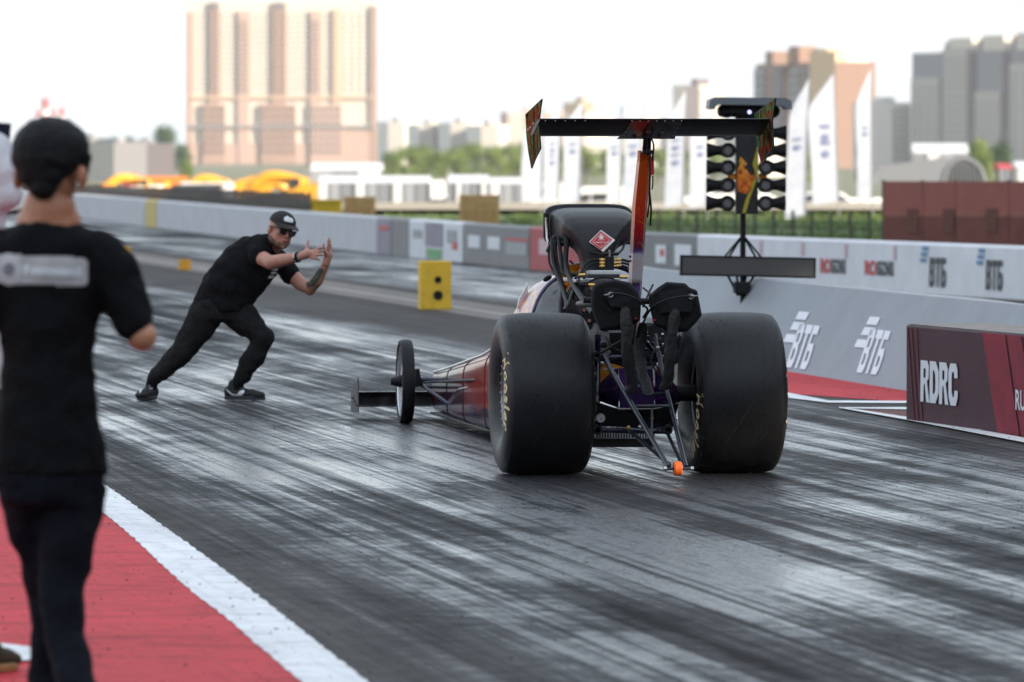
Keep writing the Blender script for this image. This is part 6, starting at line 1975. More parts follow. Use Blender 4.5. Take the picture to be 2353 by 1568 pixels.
for i in range(len(ys2) - 1):
    for k in range(len(xs2) - 1):
        n_ = len(xs2)
        # the bank lies behind the barrier only
        ok_ = True
        for cx, cy in ((xs2[k], ys2[i]), (xs2[k + 1], ys2[i]), (xs2[k], ys2[i + 1]), (xs2[k + 1], ys2[i + 1])):
            p_, d_ = bar_at(bar_s((cx / cy) * FPX + UC))
            if cy < p_.y + 2.5: ok_ = False
        if ok_: mb.f.append((i * n_ + k, i * n_ + k + 1, (i + 1) * n_ + k + 1, (i + 1) * n_ + k))
tag(mb.build('grass_bank', MATS['grass_soil']), kind='structure')
tag(MB().add([(-60, 196, 0.15), (60, 196, 0.15), (60, 238, 0.05), (-60, 238, 0.05)], [(0, 1, 2, 3)]).build('dirt_road', MATS['sand_road'], flat=True), kind='structure')
mb = MB(); rg_ = random.Random(5)
for i in range(26000):
    y = rg_.uniform(118, 194); x = rg_.uniform(-0.085, 0.085) * y
    if rg_.random() < 0.4: x = rg_.uniform(0.0, 0.085) * y
    p_, d_ = bar_at(bar_s((x / y) * FPX + UC))
    if y < p_.y + 6.5: continue
    h_ = rg_.uniform(0.05, 0.18); a_ = rg_.uniform(0, 3.14); w2 = rg_.uniform(0.01, 0.03)
    dx, dy = math.cos(a_) * w2, math.sin(a_) * w2
    lx, ly = rg_.uniform(-0.06, 0.06), rg_.uniform(-0.06, 0.06)
    z0 = 0.02 + 0.10 * noise1(x * 0.4 + y * 0.23) - 0.02
    mb.add([(x - dx, y - dy, z0), (x + dx, y + dy, z0), (x + lx, y + ly, z0 + h_)], [(0, 1, 2)])
m, t, b = new_mat('grass_blade')
gi = t.nodes.new('ShaderNodeTexCoord'); n1 = noise(t, gi.outputs['Object'], 0.9, 3, 0.6)
r = ramp(t, n1.outputs[0], [(0.3, (0.05, 0.10, 0.015)), (0.7, (0.13, 0.18, 0.04))]); t.links.new(r.outputs[0], b.inputs['Base Color']); b.inputs['Roughness'].default_value = 0.8
tag(mb.build('grass', MATS['grass_blade'], flat=True, fix=False), 'short green grass on the bank behind the barrier', 'grass', kind='stuff')

# ---- dark post fence on the bank
mat('fence_dark', (0.09, 0.085, 0.06), 0.8, var=0.2)
fe = empty('post_fence', P(1640, HZ, 134) * Vector((1, 1, 0)) if False else Vector((P(1640, 400, 134).x, 134, 0)), 0, 'low fence of dark posts on the grass left of the maroon fence', 'fence')
for k in range(13):
    u = 1470 + 44 * k
    p = P(u, 400, 138 - 0.5 * k) - fe.location; p.z = 0
    MB().box((p.x, p.y, 0.33), (0.06, 0.06, 0.66)).build('post', MATS['fence_dark'], fe, bevel=0.01)
a_ = P(1470, 400, 138) - fe.location; c_ = P(1998, 400, 132) - fe.location
for z in (0.30, 0.55):
    MB().tube([Vector((a_.x, a_.y + 0.06, z)), Vector((c_.x, c_.y + 0.06, z))], 0.010, 6).build('wire', MATS['fence_dark'], fe)

# ---- maroon mesh fence at the right
mat('mesh_maroon', (0.28, 0.085, 0.070), 0.8, var=0.12, vscale=3)
mat('mesh_maroon_low', (0.16, 0.048, 0.038), 0.85, var=0.2, vscale=3)
mat('mesh_patch', (0.13, 0.046, 0.036), 0.85, var=0.3, vscale=8)
rf = empty('maroon_fence', Vector((P(2030, 400, 122).x, 122, 0)), 0, 'maroon mesh clad fence on the bank at the right edge', 'fence')
def RF(u, v, d=0.0):
    Y = 122 - (u - 2030) * 0.012
    p = P(u, v, Y + d) - rf.location
    return p
edges = [2030, 2120, 2196, 2318, 2440]
for i in range(4):
    u0, u1 = edges[i] + 0.6, edges[i + 1] - 0.6
    tp0, tp1 = 417 + (u0 - 2030) * 0.001, 417
    ml0 = 496
    MB().prism([RF(u0, tp0), RF(u1, tp1), RF(u1, ml0), RF(u0, ml0)], (0, 0.05, 0)).build('panel', MATS['mesh_maroon'], rf, flat=True)
    MB().prism([RF(u0, ml0 + 0.5), RF(u1, ml0 + 0.5), RF(u1, 590), RF(u0, 590)], (0, 0.06, 0)).build('panel', MATS['mesh_maroon_low'], rf, flat=True)
    uc_ = (u0 + u1) / 2 + 20
    MB().prism([RF(uc_ - 12, 480, -0.03), RF(uc_ + 14, 480, -0.03), RF(uc_ + 14, 535, -0.03), RF(uc_ - 12, 535, -0.03)], (0, 0.01, 0)).build('patch', MATS['mesh_patch'], rf, flat=True)
for u in edges:
    a_ = RF(u, 414, 0.08); c_ = RF(u, 590, 0.08)
    MB().tube([a_, c_], 0.03, 8).build('post', MATS['fence_dark'], rf)

# ---- dark plank fence at the left
pf = empty('plank_fence', Vector((P(450, 400, 172).x, 172, 0)), 0, 'dark brown plank fence behind the white barrier at the left', 'fence')
m, t, b = new_mat('dark_plank')
tc = t.nodes.new('ShaderNodeTexCoord'); n1 = noise(t, mapping(t, tc.outputs['Object'], (3, 3, 0.4)), 1.0, 5, 0.6)
r = ramp(t, n1.outputs[0], [(0.3, (0.018, 0.015, 0.011)), (0.7, (0.050, 0.042, 0.032))]); t.links.new(r.outputs[0], b.inputs['Base Color']); b.inputs['Roughness'].default_value = 0.85
def fence_line(u):
    k = (715 - u) / 525.0
    Y = 146 + 70 * k
    top = CH - ((444 - 20 * k) - HZ) / FPX * Y
    return Vector(((u - UC) / FPX * Y, Y, 0)), top
us = [715 - 7.6 * i for i in range(96)]
rp = random.Random(2)
for i in range(len(us) - 1):
    p0, t0 = fence_line(us[i]); p1, t1 = fence_line(us[i + 1] + 0.5)
    q0, q1 = p0 - pf.location, p1 - pf.location
    hh_ = t0 + rp.uniform(-0.03, 0.02)
    off = Vector((0, rp.uniform(-0.02, 0.02), 0))
    MB().prism([q0 + off, q1 + off, q1 + off + Vector((0, 0, hh_)), q0 + off + Vector((0, 0, hh_))], (0, 0.05, 0)).build('plank', MATS['dark_plank'], pf, flat=True)
for h_ in (0.25, 0.65):
    p0, _ = fence_line(715); p1, _ = fence_line(0)
    MB().tube([p0 - pf.location + Vector((0, 0.12, h_)), p1 - pf.location + Vector((0, 0.12, h_))], 0.03, 6).build('rail', MATS['dark_plank'], pf)

# ---- feather flags
m, t, b = new_mat('flag_cloth')
tc = t.nodes.new('ShaderNodeTexCoord'); n1 = noise(t, tc.outputs['Object'], 3, 3, 0.5)
r = ramp(t, n1.outputs[0], [(0.3, (0.46, 0.50, 0.60)), (0.7, (0.55, 0.58, 0.66))]); t.links.new(r.outputs[0], b.inputs['Base Color']); b.inputs['Roughness'].default_value = 0.8
mat('flag_blue', (0.22, 0.25, 0.42), 0.7)
mat('pole_grey', (0.25, 0.25, 0.27), 0.4)
def flag(u_pole, v_top, v_bot, w_px, lean, Y, label, blobs=2, orange=False):
    base = Vector((P(u_pole - lean * 0.2, 400, Y).x, Y, 0.05))
    s_ = FPX / Y
    e = empty('feather_flag', base, 0, label, 'flag', 'white feather flags behind the barrier')
    zt = CH - (v_top - HZ) / s_; zb = CH - (v_bot - HZ) / s_
    ln = lean / s_; wd = w_px / s_
    def pole(z):
        k = (z) / zt
        return ln * (k ** 1.25)
    mb = MB(); mb.tube([(pole(zt * k / 12), 0, zt * k / 12) for k in range(13)], [0.018] * 8 + [0.014, 0.012, 0.010, 0.008, 0.006], 8)
    mb.build('pole', MATS['pole_grey'], e)
    left, right = [], []
    n = 16
    ph_ = rp.uniform(0, 6)
    for k in range(n + 1):
        q = k / n
        z = zb + (zt - zb) * q
        # feather outline: wide to three quarters of the height, then curving to the tip
        ww = wd * 1.22 * (0.97 + 0.03 * math.sin(q * 7 + ph_)) * (1 if q < 0.72 else max(0.03, 1 - ((q - 0.72) / 0.28) ** 1.25))
        xr = pole(z)
        yw = 0.012 * math.sin(q * 5 + ph_)
        right.append(Vector((xr, 0, z)))
        left.append(Vector((xr - ww, 0.02 * math.sin(q * 3 + ph_), z - 0.10 * (1 - q))))
    mid_ = [(a_ + c_) / 2 for a_, c_ in zip(left, right)]
    mb = MB(); mb.sheet(left, mid_); mb.sheet(mid_, right)
    o_ = mb.build('flag_cloth', MATS['flag_cloth'], e, ang=180, fix=False)
    for k in range(blobs):
        z = zb + (zt - zb) * (0.50 - 0.13 * k)
        cx = pole(z) - wd * 0.5
        mb = MB(); mb.lathe([(0.0, 0.001), (0.0, wd * 0.17), (0.004, wd * 0.17), (0.004, 0.001)], 16, (cx, -0.030, z), 'Y')
        mb.build('emblem', MATS['flag_blue'], e)
        mb = MB(); mb.box((cx, -0.030, z + wd * 0.50), (wd * 0.40, 0.006, wd * 0.14)); mb.build('lettering', MATS['flag_blue'], e)
    return e
flag(1926, 174, 468, 52, -12, 178, 'tallest white feather flag with blue emblem right of the start lights', 2)
flag(1852, 186, 500, 38, 10, 176, 'white feather flag just right of the start lights', 1)
flag(2005, 163, 462, 30, -4, 180, 'narrow white feather flag left of the maroon fence', 1)
flag(1626, 244, 476, 36, 8, 180, 'white feather flag behind the left lamps of the start lights', 1)
flag(1572, 214, 474, 36, 6, 178, 'white feather flag between the wing strut and the start lights', 2)
#flag(1521, 236, 470, 26, 5, 186, 'narrow white feather flag just right of the wing strut', 0)
flag(1474, 240, 473, 34, 6, 182, 'white feather flag directly behind the wing strut', 1)
flag(1427, 246, 467, 28, 5, 190, 'white feather flag above the right half of the injector hat', 1)
#flag(1371, 232, 467, 28, 4, 186, 'white feather flag above the left half of the injector hat', 2)
flag(1333, 238, 467, 34, 6, 188, 'white feather flag above the left half of the injector hat', 1)
flag(1284, 240, 460, 30, 5, 192, 'white feather flag second from the left wing endplate', 2)
flag(1246, 250, 462, 40, 5, 192, 'leftmost white feather flag below the left wing endplate', 0)

# ---- cars, vans and machines parked beyond
mat('car_white', (0.80, 0.80, 0.80), 0.3, coat=0.4); mat('car_silver', (0.42, 0.43, 0.45), 0.3, 0.4, coat=0.4); mat('car_dark', (0.04, 0.042, 0.05), 0.3, coat=0.4); mat('car_red', (0.40, 0.03, 0.03), 0.3, coat=0.4)
mat('car_glass', (0.03, 0.035, 0.04), 0.08); mat('tyre_plain', (0.02, 0.02, 0.02), 0.8)
mat('machine_yellow', (0.72, 0.33, 0.010), 0.45, var=0.08); mat('machine_orange', (0.72, 0.22, 0.02), 0.45); mat('machine_dark', (0.05, 0.05, 0.05), 0.6)
car_meshes = {}
def car_shape(kind):
    if kind in car_meshes: return car_meshes[kind]
    if kind == 'car':
        ln, wd = 4.3, 1.78
        low = [(0, 0.30), (0.0, 0.62), (0.12, 0.78), (1.05, 0.88), (3.6, 0.92), (4.2, 0.80), (4.3, 0.55), (4.3, 0.30)]
        cab = [(0.95, 0.87), (1.65, 1.38), (2.0, 1.46), (3.0, 1.46), (3.35, 1.36), (3.95, 0.89)]
    else:
        ln, wd = 5.6, 2.0
        low = [(0, 0.35), (0.0, 0.95), (0.25, 1.15), (5.55, 1.2), (5.6, 1.1), (5.6, 0.35)]
        cab = [(0.25, 1.14), (1.0, 1.95), (1.3, 2.45), (5.5, 2.5), (5.55, 1.18)]
    body_ = MB().prism([(x_ - ln / 2, -wd / 2, z_) for x_, z_ in low], (0, wd, 0)).mesh('body')
    k = 0.88
    secs = [[Vector((x_ - ln / 2, -wd / 2 * (k if z_ > 1 else 0.98), z_)) for x_, z_ in cab], [Vector((x_ - ln / 2, wd / 2 * (k if z_ > 1 else 0.98), z_)) for x_, z_ in cab]]
    cab_ = MB().loft(secs).mesh('cabin')
    win = []
    if kind == 'car':
        ws = [[(1.25, 0.95), (1.70, 1.32), (2.35, 1.39), (2.35, 0.96)], [(2.45, 0.96), (2.45, 1.39), (3.0, 1.38), (3.65, 0.97)]]
    else:
        ws = [[(0.55, 1.22), (1.05, 1.85), (1.75, 1.95), (1.75, 1.25)], [(2.0, 1.3), (2.0, 1.95), (3.2, 1.95), (3.2, 1.3)]]
    for q in ws:
        for s_ in (-1, 1):
            win.append(MB().prism([(x_ - ln / 2, s_ * (wd / 2 * (0.98 - (z_ - 0.9) * 0.10 if kind == 'car' else 0.99) + 0.015), z_) for x_, z_ in q], (0, s_ * 0.012, 0)).mesh('side_glass'))
    win_ = win
    wh = MB().lathe([(-0.1, 0.001), (-0.1, 0.31), (0.1, 0.31), (0.1, 0.001)], 18, (0, 0, 0.31), 'Y').mesh('wheel')
    car_meshes[kind] = (ln, wd, body_, cab_, win_, wh)
    return car_meshes[kind]
def car_at(u, Y, rz, kind, m, label, z=None, k=1.0):
    ln, wd, body_, cab_, win_, wh = car_shape(kind)
    loc = Vector((P(u, 400, Y).x, Y, terrain_z(Y) if z is None else z))
    e = empty('parked_van' if kind == 'van' else 'parked_car', loc, rz, label, 'van' if kind == 'van' else 'car', 'vehicles parked beyond the barrier')
    e.scale = (k, k, k)
    for nm, me in (('body', body_), ('cabin', cab_)):
        o_ = bpy.data.objects.new(nm, me); COL.objects.link(o_); o_.parent = e
        if not me.materials: me.materials.append(None)
        o_.material_slots[0].link = 'OBJECT'; o_.material_slots[0].material = MATS[m]
    for wm in win_: link('side_glass', wm, MATS['car_glass'], e)
    for x_ in (-ln / 2 + 0.85, ln / 2 - 0.85):
        for y_ in (-wd / 2 + 0.05, wd / 2 - 0.05):
            w_ = link('wheel', wh, MATS['tyre_plain'], e); w_.location = (x_, y_, 0)
    return e
car_at(1672, 300, 0.1, 'car', 'car_white', 'white car behind the stem of the start lights')
car_at(1880, 330, 0.0, 'car', 'car_white', 'white car behind the tallest feather flag')
car_at(1990, 420, 0.2, 'van', 'car_white', 'white van beside the left end of the maroon fence')
lot = [(1520, 420, 'car', 'car_white', 'white car behind the lower wing strut'), (1420, 470, 'car', 'car_dark', 'dark car behind the right end of the injector hat'), (1335, 460, 'car', 'car_silver', 'silver car behind the injector hat'),
 (1226, 520, 'car', 'car_dark', 'dark car just left of the injector hat'), (1176, 640, 'van', 'car_white', 'white van below the right end of the green tree row'), (1040, 600, 'car', 'car_dark', 'dark car left of the right tan crate'),
 (1100, 680, 'van', 'car_white', 'white van above the right tan crate'), (985, 560, 'car', 'car_dark', 'dark car midway between the two tan crates'), (960, 680, 'van', 'car_white', 'white van midway between the two tan crates'),
 (905, 600, 'car', 'car_silver', 'silver car just right of the left tan crate'), (885, 700, 'van', 'car_white', 'white van just right of the left tan crate'), (1260, 640, 'van', 'car_white', 'white van behind the leftmost feather flag'),
 (815, 660, 'van', 'car_white', 'white van above the left tan crate'), (755, 600, 'car', 'car_silver', 'silver car above the yellow skip'), (1130, 520, 'car', 'car_red', 'red car just right of the right tan crate'),
 (1380, 560, 'van', 'car_white', 'white van behind the middle of the injector hat'), (250, 560, 'van', 'car_white', 'white van beyond the left end of the plank fence'), (470, 640, 'van', 'car_white', 'white van beside the orange tipper truck beyond the plank fence'),
 (500, 560, 'car', 'car_dark', 'dark car beyond the middle of the plank fence'), (440, 600, 'van', 'car_dark', 'dark van beyond the plank fence beside the yellow truck')]
for i, (u, Y, kd, mm, lab) in enumerate(lot):
    car_at(u, Y, 0.25 * noise1(i * 2.3), kd, mm, lab)
# crates and skip
mat('crate_tan', (0.52, 0.32, 0.13), 0.8, var=0.12); mat('crate_dark', (0.08, 0.06, 0.045), 0.8); mat('skip_yellow', (0.72, 0.50, 0.02), 0.6, var=0.08)
def crate(u0, v0, u1, v1, Y, m, label, cat='crate', name='crate'):
    s_ = FPX / Y
    wd = (u1 - u0) / s_; zt = CH - (v0 - HZ) / s_; zb = terrain_z(Y)
    e = empty(name, Vector((P((u0 + u1) / 2, 400, Y).x, Y, zb)), 0.05, label, cat)
    ht = zt - zb; n = 6
    for k in range(n):
        MB().box((0, 0, ht * (k + 0.5) / n), (wd, wd * 0.7, ht / n * 0.94)).build('board', MATS[m], e, bevel=0.01)
    for x_ in (-wd / 2 + 0.06, 0, wd / 2 - 0.06):
        MB().box((x_, -wd * 0.35 - 0.03, ht / 2), (0.10, 0.05, ht)).build('batten', MATS[m], e)
    return e
crate(790, 452, 862, 500, 168, 'crate_tan', 'left tan wooden crate behind the barrier beside the yellow skip')
crate(1056, 448, 1146, 512, 158, 'crate_tan', 'right tan wooden crate behind the white barrier panels')
sk_ = empty('skip', Vector((P(750, 400, 165).x, 165, 0)), 0.0, 'yellow skip behind the barrier at the end of the plank fence', 'skip')
wd = 70 / (FPX / 165); zt = CH - (461 - HZ) / (FPX / 165)
mb = MB(); mb.prism([(-wd / 2, -0.4, 0.0), (wd / 2, -0.4, 0.0), (wd / 2, -0.4, zt), (-wd / 2, -0.4, zt)], (0, 0.8, 0)); mb.build('body', MATS['skip_yellow'], sk_, bevel=0.02)
for k in range(4): MB().box((-wd / 2 + wd * (k + 0.5) / 4, -0.42, zt / 2), (0.05, 0.05, zt * 0.94)).build('rib', MATS['skip_yellow'], sk_)
MB().box((0, -0.42, zt), (wd + 0.06, 0.08, 0.06)).build('rim', MATS['skip_yellow'], sk_)
# machines
def wheel_m(e, x_, y_, r_): 
    return MB().lathe([(-0.25, 0.001), (-0.25, r_ * 0.9), (-0.2, r_), (0.2, r_), (0.25, r_ * 0.9), (0.25, 0.001)], 20, (x_, y_, r_), 'Y').build('wheel', MATS['tyre_plain'], e)
def excavator(u, Y, k, label):
    e = empty('excavator', Vector((P(u, 400, Y).x, Y, terrain_z(Y))), 0, label, 'excavator'); e.scale = (k, k, k)
    MB().box((2.0, 0, 1.7), (3.4, 2.4, 1.3)).build('engine_house', MATS['machine_yellow'], e, bevel=0.15)
    MB().box((3.3, 0, 1.9), (0.8, 2.3, 1.7)).build('counterweight', MATS['machine_yellow'], e, bevel=0.2)
    c_ = MB().box((0.4, -0.6, 2.3), (1.3, 1.1, 1.7)).build('cab', MATS['machine_yellow'], e, bevel=0.1)
    MB().box((0.4, -1.17, 2.5), (0.95, 0.05, 1.0)).build('cab_window', MATS['car_glass'], c_)
    MB().tube(spline([(1.6, 0.4, 2.4), (-0.6, 0.4, 3.05), (-2.2, 0.4, 3.1), (-3.6, 0.4, 2.3)], 5), [0.55] * 16, 8).build('boom', MATS['machine_yellow'], e)
    MB().tube([(-3.5, 0.4, 2.5), (-4.4, 0.4, 1.4)], [0.5, 0.36], 8).build('stick', MATS['machine_yellow'], e)
    MB().prism([(-4.8, 0.0, 1.5), (-3.9, 0.0, 1.2), (-4.2, 0.0, 0.5), (-5.1, 0.0, 0.6)], (0, 0.9, 0)).build('bucket', MATS['machine_yellow'], e)
    for s_ in (-1, 1):
        MB().prism([(-0.6, s_ * 1.0, 0.2), (-0.2, s_ * 1.0, 0.0), (3.0, s_ * 1.0, 0.0), (3.4, s_ * 1.0, 0.2), (3.4, s_ * 1.0, 0.7), (3.0, s_ * 1.0, 0.9), (-0.2, s_ * 1.0, 0.9), (-0.6, s_ * 1.0, 0.7)], (0, s_ * 0.5, 0)).build('track', MATS['machine_dark'], e)
    return e
for u, Y, k, rz, lab in ((668, 620, 0.98, 0.0, 'largest yellow excavator beyond the right end of the plank fence'), (575, 660, 0.85, 3.3, 'yellow excavator left of the largest one'), (316, 690, 0.85, 0.4, 'yellow excavator behind the left part of the plank fence'), (500, 720, 0.8, 0.2, 'yellow excavator behind the middle of the plank fence'), (720, 640, 0.7, 2.8, 'small yellow excavator at the very end of the plank fence')):
    ex_ = excavator(u, Y, k, lab); ex_.rotation_euler = (0, 0, rz)
def truck(u, Y, k, mb_, mc, label, rz=0.0):
    e = empty('dump_truck', Vector((P(u, 400, Y).x, Y, terrain_z(Y))), rz, label, 'truck'); e.scale = (k, k, k)
    c_ = MB().box((-2.6, 0, 1.8), (1.7, 2.3, 2.2)).build('cab', MATS[mc], e, bevel=0.15)
    MB().box((-2.7, -1.17, 2.2), (1.1, 0.04, 0.8)).build('cab_window', MATS['car_glass'], c_)
    MB().prism([(-1.6, -1.2, 1.2), (3.4, -1.2, 1.2), (3.9, -1.2, 2.6), (-1.6, -1.2, 2.6)], (0, 2.4, 0)).build('tipper_bed', MATS[mb_], e, bevel=0.05)
    MB().box((0.4, 0, 0.95), (7.4, 1.0, 0.35)).build('frame', MATS['machine_dark'], e)
    for x_ in (-2.6, 1.2, 2.6):
        for y_ in (-1.0, 1.0): wheel_m(e, x_, y_, 0.52)
    return e
truck(292, 600, 0.85, 'machine_yellow', 'machine_orange', 'orange and yellow tipper truck beyond the left part of the plank fence')
truck(412, 620, 0.8, 'machine_yellow', 'car_white', 'yellow tipper truck with white cab beyond the plank fence')
truck(548, 660, 0.9, 'machine_yellow', 'machine_yellow', 'all yellow tipper truck just left of the excavator')
truck(352, 760, 1.0, 'machine_orange', 'car_red', 'red and orange tipper truck between the two yellow ones')

truck(232, 640, 0.7, 'machine_orange', 'machine_yellow', 'small orange tipper truck at the left end of the plank fence')
truck(478, 680, 0.8, 'machine_orange', 'car_white', 'orange tipper truck with white cab beyond the middle of the plank fence')
# ---- marquees and halls
mat('tent_white', (0.66, 0.66, 0.66), 0.7); mat('hall_grey', (0.20, 0.21, 0.23), 0.6); mat('hall_dark', (0.08, 0.085, 0.09), 0.6); mat('tent_red', (0.50, 0.03, 0.04), 0.7)
def marquee(u0, u1, v_top, v_eave, Y, label, m='tent_white', name='marquee', cat='tent', bays=3):
    s_ = FPX / Y; zb = terrain_z(Y)
    zt = CH - (v_top - HZ) / s_; ze = CH - (v_eave - HZ) / s_
    wd = (u1 - u0) / s_
    e = empty(name, Vector((P((u0 + u1) / 2, 400, Y).x, Y, zb)), 0.0, label, cat)
    dp = 8.0
    MB().prism([(-wd / 2, -dp / 2, ze - zb), (-wd / 2, 0, zt - zb), (-wd / 2, dp / 2, ze - zb)], (wd, 0, 0)).build('roof', MATS[m], e)
    for k in range(bays):
        MB().box((-wd / 2 + wd * (k + 0.5) / bays, -dp / 2 + 0.1, (ze - zb) / 2), (wd / bays * 0.96, 0.1, (ze - zb))).build('side_wall', MATS[(m, 'hall_grey', 'car_silver')[(k * 2 + int(u0)) % 3]], e)
    for k in range(bays + 1):
        MB().box((-wd / 2 + wd * k / bays, -dp / 2, (ze - zb) / 2), (0.12, 0.12, (ze - zb))).build('post', MATS['pole_grey'], e)
    return e
marquee(716, 880, 374, 392, 760, 'long white marquee left of the green tree row')
marquee(735, 990, 404, 420, 520, 'long white marquee below the tower behind the crates', bays=9)
marquee(1030, 1125, 402, 420, 540, 'short white marquee below the middle of the green tree row', bays=5)
marquee(1128, 1215, 408, 422, 500, 'short white marquee below the left wing endplate')
marquee(2095, 2222, 330, 352, 800, 'white flat hall in front of the grey tower at the right', bays=4, cat='hall', name='hall')
marquee(2288, 2320, 376, 388, 420, 'small red and white marquee above the maroon fence', 'tent_red', bays=2)
marquee(2328, 2380, 372, 386, 430, 'small white marquee above the maroon fence at the right edge', bays=2)
# vaulted grey hall
e = empty('vaulted_hall', Vector((P(2130, 400, 440).x, 440, terrain_z(440))), 0, 'grey hall with vaulted roof behind the maroon fence', 'hall')
s_ = FPX / 440
def vh(u, v): return Vector(((u - 2130) / s_, 0, CH - (v - HZ) / s_ - terrain_z(440)))
arch = [(2170, 425), (2178, 394), (2192, 376), (2212, 368), (2232, 374), (2250, 390), (2262, 425)]
MB().prism([vh(*p) for p in arch], (0, 3, 0)).build('end_wall', MATS['hall_dark'], e, flat=True)
for k in range(8):
    p = vh(2184 + 10 * k, 400); MB().box((p.x, -0.05, p.z - 0.3), (0.06, 0.06, 1.6)).build('mullion', MATS['hall_grey'], e)
MB().prism([vh(2000, 410), vh(2020, 384), vh(2170, 362), vh(2214, 362), vh(2180, 392), vh(2168, 425), vh(2000, 425)], (0, 2, 0)).build('roof', MATS['hall_grey'], e, flat=True)
MB().tube(spline([vh(2166, 425), vh(2176, 392), vh(2192, 373), vh(2212, 364), vh(2234, 371), vh(2254, 388), vh(2266, 425)], 4), 0.12, 6).build('roof_edge', MATS['hall_grey'], e)

# ---- buildings
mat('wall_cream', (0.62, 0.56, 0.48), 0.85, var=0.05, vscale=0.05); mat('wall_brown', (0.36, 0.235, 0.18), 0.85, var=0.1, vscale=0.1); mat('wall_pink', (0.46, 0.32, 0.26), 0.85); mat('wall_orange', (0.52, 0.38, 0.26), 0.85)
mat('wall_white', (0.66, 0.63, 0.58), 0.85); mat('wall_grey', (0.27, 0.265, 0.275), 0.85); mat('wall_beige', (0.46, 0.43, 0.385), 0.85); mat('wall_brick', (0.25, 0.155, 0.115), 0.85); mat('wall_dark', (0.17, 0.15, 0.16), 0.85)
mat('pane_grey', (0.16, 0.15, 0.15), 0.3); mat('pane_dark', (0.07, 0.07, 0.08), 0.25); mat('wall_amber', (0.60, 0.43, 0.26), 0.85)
def rot_box(name, e, a_, c_, z0, z1, d, m, out=0.0):
    """box standing on plan points a_..c_ (local), depth d behind"""
    ex = (c_ - a_); ln = ex.length; ex.normalize(); nr = Vector((ex.y, -ex.x, 0))
    p0 = a_ + nr * out; p1 = c_ + nr * out
    return MB().prism([p0 + Vector((0, 0, z0)), p1 + Vector((0, 0, z0)), p1 - nr * d + Vector((0, 0, z0)), p0 - nr * d + Vector((0, 0, z0))], (0, 0, z1 - z0)).build(name, MATS[m], e, flat=True)
win_cache = {}
def windows(e, a_, c_, z0, z1, nx_, nz_, m, out, wfrac=0.5, hfrac=0.5, budget=None):
    """a grid of window panes on a facade; each its own part while the budget lasts, the rest joined"""
    ex = (c_ - a_); ln = ex.length; ex = ex.normalized(); nr = Vector((ex.y, -ex.x, 0))
    wd, ht = ln / nx_ * wfrac, (z1 - z0) / nz_ * hfrac
    key = (round(wd, 2), round(ht, 2), m, round(ex.x, 2))
    if key not in win_cache:
        win_cache[key] = MB().prism([ex * (-wd / 2) + Vector((0, 0, -ht / 2)), ex * (wd / 2) + Vector((0, 0, -ht / 2)), ex * (wd / 2) + Vector((0, 0, ht / 2)), ex * (-wd / 2) + Vector((0, 0, ht / 2))], nr * 0.12).mesh('window', flat=True)
    rest = MB()
    for i in range(nx_):
        for j in range(nz_):
            p = a_ + ex * ln * (i + 0.5) / nx_ + Vector((0, 0, z0 + (z1 - z0) * (j + 0.5) / nz_)) + nr * out
            if budget is not None and budget[0] <= 0:
                rest.prism([p + ex * (-wd / 2) + Vector((0, 0, -ht / 2)), p + ex * (wd / 2) + Vector((0, 0, -ht / 2)), p + ex * (wd / 2) + Vector((0, 0, ht / 2)), p + ex * (-wd / 2) + Vector((0, 0, ht / 2))], nr * 0.12)
            else:
                o_ = link('window', win_cache[key], MATS[m], e); o_.location = p
                if budget is not None: budget[0] -= 1
    if rest.v:
        tag(rest.build('far_windows', MATS[m], e, flat=True, fix=False), kind='stuff')
GZ = -3.5
def plan(u, Y, org): 
    p = P(u, 400, Y); return Vector((p.x, Y, 0)) - Vector((org.x, org.y, 0))
def zat(v, Y): return CH - (v - HZ) / FPX * Y - GZ
# the tall cream and brick tower
TYD = 3000
org = Vector((P(645, 400, TYD).x, TYD, GZ))
tw = empty('apartment_tower', org, 0, 'huge cream and brick apartment tower behind the gesturing man', 'building')
la, lc = plan(428, TYD, org), plan(862, TYD, org)
zt = zat(2, TYD)
rot_box('main_wall', tw, la, lc, 0, zt, 22, 'wall_cream')
def cu_(x): return 367.7 + x / 2.56
bud = [290]
strips = [(155, 187, 'wall_brown', 28), (290, 350, 'wall_brown', 8), (460, 525, 'wall_pink', 26), (660, 742, 'wall_brown', 8), (885, 942, 'wall_pink', 26), (1020, 1060, 'wall_orange', 22), (1240, 1275, 'wall_brown', 14)]
z_mid, z_low = zat(228, TYD), zat(296, TYD)
for x0, x1, mm, vt in strips:
    a_, c_ = plan(cu_(x0), TYD, org), plan(cu_(x1), TYD, org)
    rot_box('pilaster', tw, a_, c_, 0.0, zat(vt, TYD), 2.0, mm, 1.2)
    if x1 - x0 > 50: windows(tw, a_, c_, z_mid + 2, zat(vt, TYD) - 4, 2, 15, 'pane_dark', 1.25, 0.5, 0.55, bud)
for x0, x1 in ((250, 385), (595, 800), (885, 1070)):
    a_, c_ = plan(cu_(x0), TYD, org), plan(cu_(x1), TYD, org)
    rot_box('brick_block', tw, a_, c_, 0.0, zat(240, TYD), 2.0, 'wall_brown' if x0 != 885 else 'wall_pink', 1.9)
    windows(tw, a_, c_, 4, zat(244, TYD), 6, 7, 'pane_dark', 2.0, 0.45, 0.5, bud)
a_, c_ = plan(425, TYD, org), plan(880, TYD, org)
rot_box('base_storeys', tw, plan(428, TYD, org), plan(862, TYD, org), 0, zat(330, TYD), 3.0, 'wall_pink', 0.8)
rot_box('side_wing', tw, plan(1070 / 2.56 + 367.7, TYD, org), plan(880, TYD, org), 0, zat(302, TYD), 8, 'wall_pink', 1.0)
